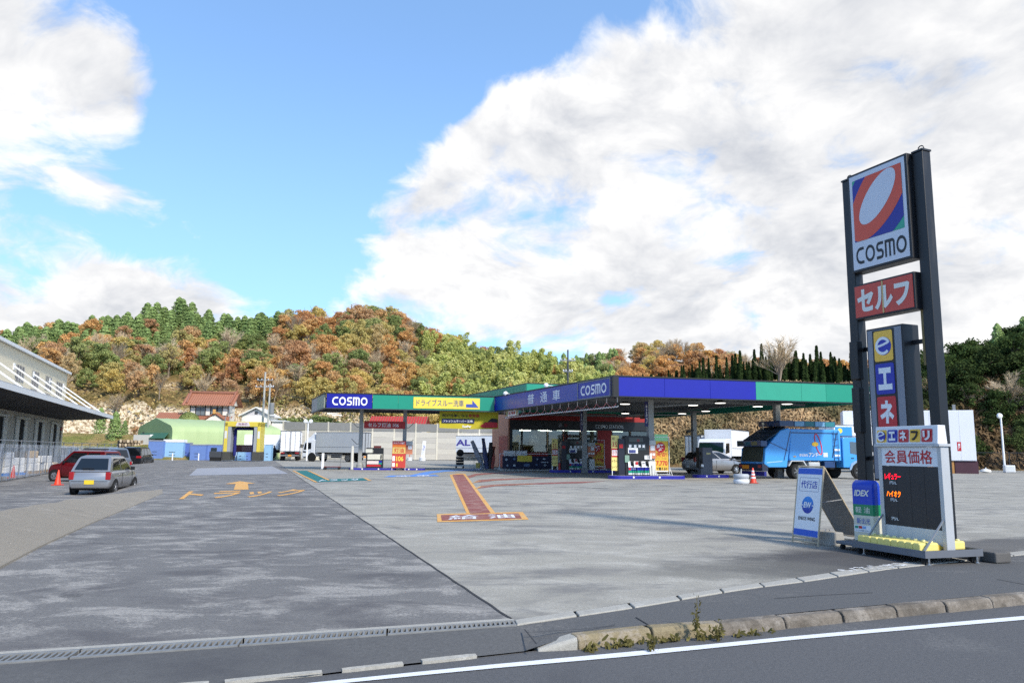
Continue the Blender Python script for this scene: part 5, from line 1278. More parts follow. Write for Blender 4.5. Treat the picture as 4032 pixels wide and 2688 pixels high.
for i, (ch, mt, lm) in enumerate(tiles):
    zz = zt3 - .06 - (i + 1) * th_ - i * gap
    if zz < zb3: break
    kid(MB().prism(rrect(tx, zz, tw_, th_), 'y', -.118, -.1125).build('tile', mt), p3)
    if ch == 'e': e_logo(p3, tx + tw_ / 2, zz + th_ / 2, tw_ * .42, -.120)
    else: kid(TXT(ch, lm, None, tx + tw_ / 2, zz + th_ / 2, tw_ * .74, th_ * .74, -.120, bold=.05), p3)
for z_ in (zb3 + .3, zt3 - .3):
    for x_ in (.10, 1.0): kid(MB().box(min(x_, x_ + .23), x_ + .23 if x_ < .5 else SWd - .1, .08, .14, z_, z_ + .06).build('bracket', frame_k), p3)
BX('switch_box', pole_k, tw, -.0, .16, -.12, -.004, zt3 - .75, zt3 - .15, bev=.01)
BX('switch_box', pole_k, tw, .0, .15, -.12, -.004, 1.65, 2.35, bev=.01)
BX('conduit', M('conduit_ochre', (120, 104, 62), .6), tw, SWd - .16, SWd - .12, .05, .09, 2.6, 3.5)

# ---- price board on its low tray
PLb, PRb = at(3476, 1900, 10.65), at(3712, 1900, 9.72); PLb.z = PRb.z = 0
bw = (PRb - PLb).length; ba = fr(PLb, PRb)
pb = T('price_board', 'white framed fuel price board with dark LED panel on a low tray', 'sign', PLb, ba)
al = M('aluminium_frame', (186, 188, 190), .45, .3, var=.08, grime=.12)
zz0, zz1 = .20, 1.42
for x in (-.0, bw): 
    p_ = MB().box(x - .03, x + .03, -.03, .10, .13, zz1).build('upright', al, pb, bev=.004)
    kid(MB().tube([(x, -.03, .52), (x, -.36, .16)], .014, 5).build('stay', steel), p_)
BX('top_rail', al, pb, -.05, bw + .05, -.07, .12, zz1 + .002, zz1 + .035, bev=.004)
hd = MB().prism([(-.06, zz1 + .036), (.10, zz1 + .036), (.08, zz1 + .27), (-.04, zz1 + .27)], 'x', -.03, bw + .02).build('header_box', M('header_white', (220, 222, 226), .4, var=.03), pb, bev=.006)
hz0 = zz1 + .06; hs_ = (bw - .06) / 5
for i, (ch, mt, lm) in enumerate(tiles):
    xx = .0 + i * (hs_ + .004) - .0; zA = hz0; hgt = .165
    def slope(z): return -.0615 + (z - zz1 - .036) * .0855
    kid(MB().add([(u, slope(v) - .003, v) for u, v in rrect(xx, zA, hs_ - .012, hgt, .018)], [tuple(range(16))]).build('tile', mt, recalc=False), hd)
    if ch == 'e':
        e_logo(hd, xx + hs_ / 2 - .006, zA + hgt / 2, hgt * .44, slope(zA) - .007)
    else: kid(TXT(ch, lm, None, xx + hs_ / 2 - .006, zA + hgt / 2, hs_ * .62, hgt * .76, slope(zA) - .006, bold=.05), hd)
BX('title_panel', M('title_white', (224, 226, 230), .4, var=.03), pb, .03, bw - .03, -.022, .06, 1.17, zz1 - .002)
TXT('会員価格', rink, pb, bw / 2 - .01, 1.29, bw * .80, .175, -.026, bold=.012)
led = M('led_panel', (34, 36, 42), .35, var=.25, sc=5)
lp = MB().box(.03, bw - .03, -.018, .06, .395, 1.166).build('led_panel', led, pb)
for k in range(1, 4): kid(MB().box(.03 + (bw - .06) * k / 4 - .002, .03 + (bw - .06) * k / 4 + .002, -.0195, -.0182, .40, 1.16).build('panel_seam', black), lp)
lr = EM('led_red', (255, 20, 50), 1.8); lo = EM('led_orange', (255, 120, 20), 1.9)
TXT('レギュラー', lr, pb, .20, 1.03, .27, .085, -.0215, bold=.012); TXT('ハイオク', lo, pb, .20, .80, .24, .08, -.0215, bold=.012)
for z_ in (.945, .72, .475): TXT('円/L', wink, pb, .205, z_, .12, .042, -.0215, bold=.01)
BX('lower_panel', M('lower_panel', (196, 198, 200), .5, var=.06, grime=.15), pb, .03, bw - .03, -.016, .05, .20, .39)
BX('yellow_bar', M('mustard_bar', (206, 170, 60), .6, var=.1), pb, .2, bw - .06, -.10, -.03, .148, .215)
m_tray = M('tray_grey', (104, 108, 116), .55, .2, var=.12, grime=.3)
ty = MB().box(-.14, bw + .07, -.42, .46, .10, .14).build('tray', m_tray, pb, bev=.006)
for a_, b_, c_, d_ in ((-.14, bw + .07, -.435, -.421), (-.14, bw + .07, .461, .475), (-.155, -.141, -.435, .475), (bw + .071, bw + .085, -.435, .475)): kid(MB().box(a_, b_, c_, d_, .085, .17).build('tray_rim', m_tray), ty)
for x, y in ((-.08, -.36), (bw + .0, -.36), (bw + .0, .40), (-.08, .40)):
    c_ = MB().lathe([(.045, -.02), (.045, .02)], 10, (x, y, .045), 'x').build('caster', rubber, pb); kid(MB().tube([(x + .06, y, .0), (x + .06, y, .10)], .012, 6).lathe([(.03, 0), (.03, .012)], 8, (x + .06, y, 0)).build('levelling_foot', chrome), c_)
BX('side_tray', m_tray, pb, -.62, -.18, -.30, .50, .07, .115, bev=.01)
for x, y in ((-.55, -.24), (-.55, .44)): MB().lathe([(.035, -.02), (.035, .02)], 10, (x, y, .035), 'x').build('caster', rubber, pb)
# yellow ballast blocks on the tray
yb = M('ballast_yellow', (226, 210, 122), .5, var=.08)
R_ = Matrix.Rotation(ba, 4, 'Z')
def wloc(x, y, z): return PLb + (R_ @ Vector((x, y, z)))
def weight(x, y, label, rz=0.0):
    t_ = T('ballast_block', label, 'weight', wloc(x, y, .142), ba + rz, 'yellow ballast blocks')
    MB().prism([(-.055, .0), (.055, .0), (.058, .02), (.058, .085), (.045, .105), (-.045, .105), (-.058, .085), (-.058, .02)], 'y', -.16, .14).build('body', yb, t_, bev=.014)
    MB().lathe([(.022, .105), (.022, .122), (.012, .126)], 8, (0, .08, 0)).build('cap', M('cap_cream', (238, 230, 170), .5), t_)
ORD = ['first', 'second', 'third', 'fourth', 'fifth', 'sixth', 'seventh', 'eighth', 'ninth']
nw = 9
for i in range(nw): weight(-.06 + i * (bw + .06) / nw + .02, -.23, 'yellow ballast block, %s from the far end of the front tray row' % ORD[i], rng.uniform(-.03, .03))
for i in range(4): weight(.42 + i * .13, .28, 'yellow ballast block, %s from the far end behind the price board' % ORD[i], rng.uniform(-.05, .05))
bk = T('concrete_weight', 'low dark concrete block beside the right end of the tray', 'weight', wloc(bw - .15, .72, 0), ba); BX('block', M('dark_concrete', (92, 90, 88), .9, var=.2, bump=.4), bk, -.3, .3, -.12, .14, 0, .13, bev=.02); BX('wedge', dgrey, bk, -.2, .1, -.2, -.122, 0, .08)

# ---- moulded blue, green and cream sign on the tray's left
PI0, PI1 = at(3372, 2000, 11.1), at(3452, 2000, 10.82); PI0.z = PI1.z = .118
ia = fr(PI0, PI1); iw = .335
ix = T('moulded_sign', 'rounded blue, green and cream plastic sign beside the price board', 'sign', PI0, ia)
H_ = .84
def sect(z):
    w = 1.0
    if z > H_ - .08: w = math.sqrt(max(0, 1 - ((z - (H_ - .08)) / .08) ** 2)) * .12 + .88
    return w
def slab(z0, z1, mat, name, n=5):
    rings = []
    for k in range(n + 1):
        z = z0 + (z1 - z0) * k / n; w = sect(z); d_ = .085 * (1 if z < H_ - .08 else math.sqrt(max(.02, 1 - ((z - (H_ - .08)) / .085) ** 2)))
        rings.append([(iw / 2 + (u * w) * iw / 2, v * d_, z) for u, v in ((-.93, -1), (.93, -1), (1, -.7), (1, .7), (.93, 1), (-.93, 1), (-1, .7), (-1, -.7))])
    return MB().loft(rings).build(name, mat, ix, smooth=50)
slab(.0, .36, M('plastic_cream', (206, 202, 184), .4, var=.05, grime=.1), 'cream_band'); slab(.36, .51, M('plastic_green', (20, 126, 84), .35, var=.05), 'green_band'); slab(.51, H_, M('plastic_blue', (20, 60, 178), .3, var=.06), 'blue_band', 9)
sl2 = M('sign_cream_ink', (220, 218, 206), .5, var=.05)
TXT('IDEX', sl2, ix, iw * .48, .665, .225, .085, -.088, bold=.035, skew=.02); TXT('軽 油', sl2, ix, iw * .48, .435, .22, .085, -.088, bold=.002)
TXT('新出光', M('slate_ink', (70, 96, 170), .5), ix, iw * .5, .285, .21, .08, -.088, bold=.008)
lb_ = BX('sticker', wink, ix, .02, .28, -.0885, -.0865, .135, .225)
for k, mt in enumerate((green, rink, M('card_blue', (130, 164, 214), .5))): kid(BX('card_mark', mt, None, .03 + k * .06, .082 + k * .06, -.091, -.089, .18, .215), lb_)
kid(TXT('カードでの給油できます', ink, None, .145, .155, .22, .022, -.091), lb_)
# ---- A-frame board
PA, PB_ = G(3120, 2134), G(3224, 2152); aw = .56; aa = fr(PA, PB_)
af = T('a_frame_board', 'white standing board with blue bands and round blue emblem by the pole sign', 'sign', PA, aa)
af_w = M('board_white', (222, 224, 228), .4, var=.04); rust = M('rusty_tube', (186, 168, 140), .6, .2, var=.35, sc=9)
ztp = 1.13; lean = .17
def onleaf(o, parent=af):       # tilt a flat built at y=0 onto the front leaf
    o.rotation_euler = (-math.atan2(lean, ztp), 0, 0); o.parent = parent; return o
LL = math.hypot(lean, ztp)
fpn = onleaf(MB().box(.015, aw - .015, -.006, .006, .12, LL - .02).build('front_panel', af_w))
mb = MB()
for x in (0, aw): mb.tube([(x, 0, 0), (x, 0, LL)], .012, 6)
mb.tube([(0, 0, .10), (aw, 0, .10)], .010, 5).tube([(0, 0, LL), (aw, 0, LL)], .012, 5).tube([(0, 0, .045), (aw, 0, .045)], .010, 5)
onleaf(mb.build('front_frame', rust))
abl = M('board_blue', (22, 84, 190), .4, var=.05)
for z0, z1 in ((LL - .115, LL - .03), (.125, .215)): onleaf(MB().box(.02, aw - .02, -.009, -.0065, z0, z1).build('blue_band', abl))
mb = MB(); stroke(mb, rrect(.07, .775, aw - .14, .20, .02), .005, lambda u, v: (u, -.008, v), True); onleaf(mb.build('outline', M('line_blue', (96, 112, 150), .5), recalc=False))
onleaf(TXT('代行店', bink, None, aw / 2, .875, .36, .115, -.009, bold=.010))
m_, tt = newmat('emblem_gradient'); MATS['emblem_gradient'] = m_
_z = tt.new('ShaderNodeSeparateXYZ', {0: tt.new('ShaderNodeTexCoord').outputs['Object']}).outputs[2]
tt.new('ShaderNodeOutputMaterial', {0: tt.new('ShaderNodeBsdfPrincipled', {'Base Color': tt.mix(tt.sm(_z, .46, .70), lin((10, 40, 150)), lin((24, 132, 214))), 'Roughness': .4}).outputs[0]})
onleaf(MB().poly([(x, -.008, z) for x, z in E_(aw / 2 + .0, .575, .125, .125, 0, 36)]).build('emblem', m_, recalc=False))
onleaf(TXT('EW', af_w, None, aw / 2, .575, .16, .085, -.010, bold=.04, skew=.012)); 
for s_ in (-1, 1): onleaf(MB().box(aw / 2 + s_ * .125 - .028, aw / 2 + s_ * .125 + .028, -.0105, -.009, .562 - s_ * .0, .576).build('emblem_bar', af_w))
onleaf(TXT('ENEOS WING', ink, None, aw / 2, .375, .36, .052, -.009, bold=.018))
# rear leaf
by = .90; L2b = math.hypot(by - lean, ztp); an = math.atan2(by - lean, ztp)
def onback(o): o.location = (0, lean, ztp); o.rotation_euler = (math.pi + 0, 0, 0); o.rotation_euler = (an, 0, 0); o.parent = af; return o
onback(MB().box(.015, aw - .015, -.006, .006, -L2b + .14, -.03).build('back_panel', M('board_back_shade', (120, 122, 124), .6, var=.1)))  # dark grey puts the rear leaf's shading into its colour
mb = MB()
for x in (0, aw): mb.tube([(x, 0, -L2b), (x, 0, 0)], .012, 6)
mb.tube([(0, 0, -L2b + .12), (aw, 0, -L2b + .12)], .01, 5).tube([(0, 0, -L2b + .05), (aw, 0, -L2b + .05)], .01, 5)
onback(mb.build('back_frame', rust))
MB().tube([(aw, lean * .45, .62), (aw, lean + (by - lean) * .42, .66)], .006, 5).build('spreader', steel, af)
cw = T('ballast_stone', 'grey concrete block under the white standing board', 'block', PA + Matrix.Rotation(aa, 3, 'Z') @ Vector((aw * .62, .36, 0)), aa)
MB().prism([(-.14, 0), (.14, 0), (.11, .19), (-.10, .19)], 'x', -.2, .2).build('block', conc, cw, bev=.012); MB().tube([(0, -.04, .19), (0, -.03, .22), (0, .03, .22), (0, .04, .19)], .008, 5).build('handle', steel, cw)
# ---- weeds at the kerb
lf_weed = LEAF('weed_leaves', [(104, 98, 60), (104, 98, 60)], 6, .2, .6)
rs = np.random.RandomState(5); P = []; N = []
for i in range(1000):
    f = rs.uniform(0, 1) ** 1.5 * .36
    if mnoise.noise(Vector((f * 60, 3, 0))) < rs.uniform(-.1, .5): continue
    c = along(kt, f); h = abs(rs.normal()) * .018 * (1.0 if rs.uniform() < .85 else 1.8)
    P.append((c.x + .03 + abs(rs.normal()) * .02, c.y - .045 - abs(rs.normal()) * .03, ZR + h + .004)); N.append((rs.normal(), rs.normal() - 1, .6))
ow = bpy.data.objects.new('kerb_weeds', cards('kerb_weeds', P, N, rs.uniform(.008, .026, len(P)), lf_weed, rs, 2.8)); C.objects.link(ow); struct(ow, 'stuff')
def weed(px, py, h, label, seed, n=7, leaf=60):
    b = G(px, py, ZR + .08); rr = random.Random(seed); t_ = T('weed', label, 'weed', (b.x, b.y, ZR)); mb = MB(); P = []; N = []
    for k in range(n):
        a_ = rr.uniform(0, 6.28); s_ = rr.uniform(.03, .28) * h; hk = h * rr.uniform(.45, 1)
        pts = [Vector((math.cos(a_) * s_ * f ** 2, math.sin(a_) * s_ * f ** 2, hk * f)) for f in (0, .35, .7, 1)]; mb.tube(pts, [.005, .004, .003, .0015], 4)
        for j in range(leaf // n * 3):
            f = rr.uniform(.1, 1); i_ = min(2, int(f * 3)); p = pts[i_].lerp(pts[i_ + 1], f * 3 - i_); P.append(tuple(p + Vector((rr.gauss(0, .014), rr.gauss(0, .014), rr.gauss(0, .012))))); N.append((rr.gauss(0, 1), rr.gauss(0, 1), .4))
    mb.build('stalk', M('weed_stalk', (96, 88, 44), .8), t_); rs_ = np.random.RandomState(seed)
    o = bpy.data.objects.new('leaves', cards('leaves', P, N, rs_.uniform(.006, .016, len(P)), lf_weed, rs_, 2.4)); C.objects.link(o); o.parent = t_
weed(2745, 2478, .34, 'tall green weed growing out of the kerb joint', 3, 4, 40); weed(2825, 2480, .17, 'dry grass weed with pale plume beside the tall weed', 9, 6, 30); weed(2560, 2520, .14, 'low weed at the yellow end of the kerb', 14, 5, 30)
# ================================================================== VEHICLES
def paint(name, col, metal=.3, rough=.28): return M(name, col, rough, metal, var=.04, sc=.8, coat=.5)
alloy = M('alloy_rim', (196, 198, 202), .3, .8, var=.06)
hubg = M('steel_hub', (120, 122, 124), .45, .6, var=.1)
underm = M('underbody', (16, 16, 17), .9, var=.2)
platey = M('number_plate_yellow', (222, 190, 40), .5, var=.05); platew = M('number_plate_white', (226, 228, 226), .5); plateg = M('number_plate_orange', (222, 140, 30), .5, var=.1)
def wheel(parent, x, y, r, w, spokes=5, rim=alloy, side=1):
    """side = +1 when the outer face looks to +x"""
    t_ = MB().lathe([(r * .62, -w / 2), (r * .94, -w / 2), (r, -w * .3), (r, w * .3), (r * .94, w / 2), (r * .62, w / 2)], 22, (x, y, r), 'x').build('wheel', rubber, parent, smooth=40)
    xo = x + side * (w / 2 - .01)
    mb = MB().lathe([(r * .64, -.012), (r * .64, .012), (r * .56, .004), (r * .55, -.012)], 20, (xo, y, r), 'x')
    for k in range(spokes):
        a = 2 * math.pi * k / spokes + .3; c, s_ = math.cos(a), math.sin(a); n = (-s_, c)
        q = [(.08 * r, .10 * r), (.60 * r, .07 * r), (.60 * r, -.07 * r), (.08 * r, -.10 * r)]
        vs = [(xo + h, y + c * u + n[0] * v, r + s_ * u + n[1] * v) for h in (-.012, .012) for u, v in q]
        mb.add(vs, [(0, 1, 2, 3), (4, 5, 6, 7), (0, 1, 5, 4), (1, 2, 6, 5), (2, 3, 7, 6), (3, 0, 4, 7)])
    mb.lathe([(r * .16, -.014), (r * .16, .016), (.02, .02)], 10, (xo, y, r), 'x')
    o = mb.build('rim', rim); o.parent = t_
    d_ = MB().lathe([(r * .6, -.004), (r * .6, .004)], 16, (x + side * w * .18, y, r), 'x').build('brake_disc', underm); d_.parent = t_
    return t_
def car(label, loc, rz, pm, L, W, Hh, st, gh, wheels, rear=True, plate=platew, tails=None, grp=None, wr=.29, roof_mat=None, name='car', panes=2):
    """st: stations (y, bottom, shoulder, half-width); gh: (rear base y, front base y, rear roof y, front roof y, belt z, roof half-width)"""
    t_ = T(name, label, 'car', loc, rz, grp)
    rings = []
    for y, zb, zs, hw in st:
        rings.append([(-hw * .86, y, zb), (-hw * .97, y, zb + (zs - zb) * .18), (-hw, y, zb + (zs - zb) * .5), (-hw * .975, y, zs - .07), (-hw * .90, y, zs), (hw * .90, y, zs), (hw * .975, y, zs - .07), (hw, y, zb + (zs - zb) * .5), (hw * .97, y, zb + (zs - zb) * .18), (hw * .86, y, zb)])
    MB().loft(rings).build('body', pm, t_, smooth=38, bev=.025)
    yb0, yb1, yr0, yr1, zb, rw = gh; hw = W / 2 * .915; zr = Hh
    def lerp(a, b, f): return a + (b - a) * f
    def pt(f, g, sd, up):          # f 0..1 along, up 0..1 belt to roof
        y0, y1 = lerp(yb0, yr0, up), lerp(yb1, yr1, up); return (sd * lerp(hw, rw, up ** 1.2), lerp(y0, y1, f), lerp(zb, zr - .05, up))
    rings = []
    for up in (0, .45, .85, 1.0):
        n = 7; R = []
        for k in range(n + 1): p = pt(k / n, 0, -1, up); R.append(p)
        for k in range(n, -1, -1): p = pt(k / n, 0, 1, up); R.append(p)
        if up == 1.0: R = [(x * .95, lerp((yr0 + yr1) / 2, y, .97), z) for x, y, z in R]
        rings.append(R)
    top = [(x * .72, lerp((yr0 + yr1) / 2, y, .86), zr) for x, y, z in rings[-1]]
    MB().loft(rings + [top]).build('cabin', roof_mat or pm, t_, smooth=38)
    def pane(a, b, name, e=.006):
        vs = []
        for sd, f, up in a: 
            p = Vector(pt(f, 0, sd, up)); vs.append(p)
        nrm = (vs[1] - vs[0]).cross(vs[2] - vs[0]).normalized(); c = Vector((0, (yr0 + yr1) / 2, zb))
        if nrm.dot(vs[0] - c) < 0: nrm = -nrm
        MB().poly([tuple(v + nrm * e) for v in vs]).build(name, dglass, t_, recalc=False)
    lo, hi = .10, .86
    pane([(-.86, 0, lo), (.86, 0, lo), (.84, 0, hi), (-.84, 0, hi)], 0, 'rear_window', .012)
    pane([(-.88, 1, lo), (.88, 1, lo), (.85, 1, hi), (-.85, 1, hi)], 0, 'windscreen', .012)
    cuts = {2: (.10, .46, .50, .93), 3: (.07, .30, .335, .60, .635, .94)}[panes]
    for sd in (-1, 1):
        for i in range(0, len(cuts), 2):
            a0, a1 = cuts[i], cuts[i + 1]
            pane([(sd, a0, lo), (sd, a1, lo), (sd, a1 if i < len(cuts) - 2 else a1 - .02, hi), (sd, a0 + (.03 if i == 0 else 0), hi)], 0, 'side_window', .010)
    for yw in wheels:
        for sd in (-1, 1):
            MB().lathe([(wr * 1.17, -.02), (wr * 1.17, .02)], 22, (sd * (W / 2 - .015), yw, wr * 1.03), 'x').build('wheel_arch', underm, t_)
            wheel(t_, sd * (W / 2 - .072), yw, wr, .17, 6, alloy, sd)
    y0, y1 = st[0][0], st[-1][0]
    BX('underside', underm, t_, -W * .40, W * .40, y0 + .25, y1 - .25, .17, st[3][1] + .06)
    # seams, handles, mirrors, lamps
    ym = lerp(yb0, yb1, .48)
    for sd in (-1, 1):
        for yy in (ym, lerp(yb0, yb1, .93)): MB().box(sd * W / 2 * 1.0 - .006, sd * W / 2 * 1.0 + .002 * sd + .002, yy - .006, yy + .006, .34, zb - .06).build('door_seam', underm, t_)
        for yy in (ym - .32, ym + .48): MB().box(sd * (W / 2 - .005) - .012, sd * (W / 2 - .005) + .012, yy - .09, yy + .09, zb - .15, zb - .115).build('door_handle', pm, t_, bev=.006)
        MB().box(sd * (W / 2 + .02) - .055, sd * (W / 2 + .02) + .085 * sd * .4 + .05, lerp(yb0, yb1, .88) - .05, lerp(yb0, yb1, .88) + .06, zb + .02, zb + .15).build('mirror', black if pm is not None else pm, t_, bev=.02)
        hwf = st[-2][3]
        MB().prism([(y1 - .30, st[-3][2] - .14), (y1 - .02, st[-2][2] - .18), (y1 - .05, st[-2][2] - .05), (y1 - .34, st[-3][2] - .03)], 'x', sd * hwf * .62 if sd > 0 else sd * hwf * 1.0, sd * hwf * 1.0 if sd > 0 else sd * hwf * .62).build('headlight', M('lamp_clear', (206, 210, 216), .12, .2), t_)
    for sd in (-1, 1):
        hw_ = st[1][3]; z0, z1, w_ = tails or (.62, .84, .16)
        MB().box(sd * (hw_ - w_ / 2 + .012) - w_ / 2, sd * (hw_ - w_ / 2 + .012) + w_ / 2, st[0][0] - .012, st[0][0] + .16, z0, z1).build('tail_lamp', redlamp, t_, bev=.02)
    BX('rear_bumper_line', underm, t_, -W * .42, W * .42, y0 - .008, y0 + .03, .50, .515)
    pl = BX('number_plate', plate, t_, -.165, .165, y0 - .022, y0 - .004, .40, .55)
    BX('wiper', underm, t_, -.30, .10, yb0 + .0, yb0 + .03, zb + .10, zb + .12)
    return t_
# silver kei hatchback
kei = [(-1.68, .30, .58, .60), (-1.66, .27, .74, .70), (-1.58, .24, .86, .735), (-1.2, .22, .88, .74), (0, .22, .88, .74), (.75, .22, .88, .74), (1.15, .23, .83, .73), (1.52, .25, .72, .70), (1.66, .28, .60, .62), (1.69, .32, .50, .55)]
silver = paint('silver_paint', (156, 156, 158), .65, .32)
car('silver kei hatchback with yellow plate in front of the red car', (-15.7, 30.3, LOT), rad(9), silver, 3.4, 1.475, 1.45, kei, (-1.62, .92, -1.22, .22, .86, .545), (-1.13, 1.10), plate=platey, tails=(.56, .84, .17), wr=.27)
redk = [(-1.68, .32, .62, .62), (-1.67, .28, .86, .70), (-1.60, .25, .92, .735), (-1.2, .23, .93, .74), (0, .23, .93, .74), (.8, .23, .93, .74), (1.2, .24, .90, .73), (1.55, .26, .82, .70), (1.67, .28, .66, .64), (1.69, .32, .5, .58)]
car('dark red rounded kei car parked behind the silver hatchback', (-22.1, 40.6, LOT), rad(80), paint('dark_red_paint', (104, 18, 26), .3), 3.4, 1.475, 1.6, redk, (-1.60, 1.0, -1.45, .38, .91, .58), (-1.2, 1.22), wr=.28, plate=platey)
van = [(-2.3, .32, .6, .80), (-2.28, .28, 1.0, .85), (-2.2, .25, 1.05, .865), (-1.6, .24, 1.06, .87), (0, .24, 1.05, .87), (1.1, .24, 1.04, .87), (1.6, .25, .98, .86), (2.1, .27, .86, .82), (2.27, .3, .7, .74), (2.3, .34, .55, .68)]
car('silver grey minivan glimpsed between the red car and black van', (-27.8, 52.5, LOT), rad(62), paint('grey_paint_metal', (132, 136, 142), .6), 4.6, 1.74, 1.75, van, (-2.2, 1.5, -2.0, .6, 1.04, .68), (-1.5, 1.5), wr=.31, panes=3)
car('black minivan with red rear lamps parked beyond the red car', (-34.2, 71.5, LOT), rad(10), paint('black_car_paint', (18, 18, 24), .3), 4.6, 1.74, 1.85, van, (-2.2, 1.5, -2.05, .6, 1.04, .70), (-1.5, 1.5), tails=(.86, 1.04, .42), wr=.31, panes=3)
fit = [(-1.98, .32, .62, .68), (-1.96, .28, .92, .79), (-1.86, .24, .99, .835), (-1.3, .22, 1.0, .845), (0, .22, .96, .845), (.8, .22, .93, .845), (1.2, .23, .90, .835), (1.65, .25, .78, .79), (1.9, .28, .64, .70), (1.98, .33, .5, .6)]
car('silver hatchback refuelling behind the dark grey cabinet', (13.75, 53.0, 0), rad(-68), silver, 3.98, 1.69, 1.52, fit, (-1.85, 1.35, -1.5, .12, .95, .58), (-1.25, 1.28), tails=(.78, 1.08, .2), wr=.30, panes=3)
car('white van parked beyond the fence by the warehouse corner', (-46.5, 80.5, LOT), rad(75), paint('white_car_paint', (214, 216, 218), .0), 3.4, 1.475, 1.8, redk, (-1.6, 1.2, -1.55, .75, .91, .6), (-1.2, 1.22), wr=.28)
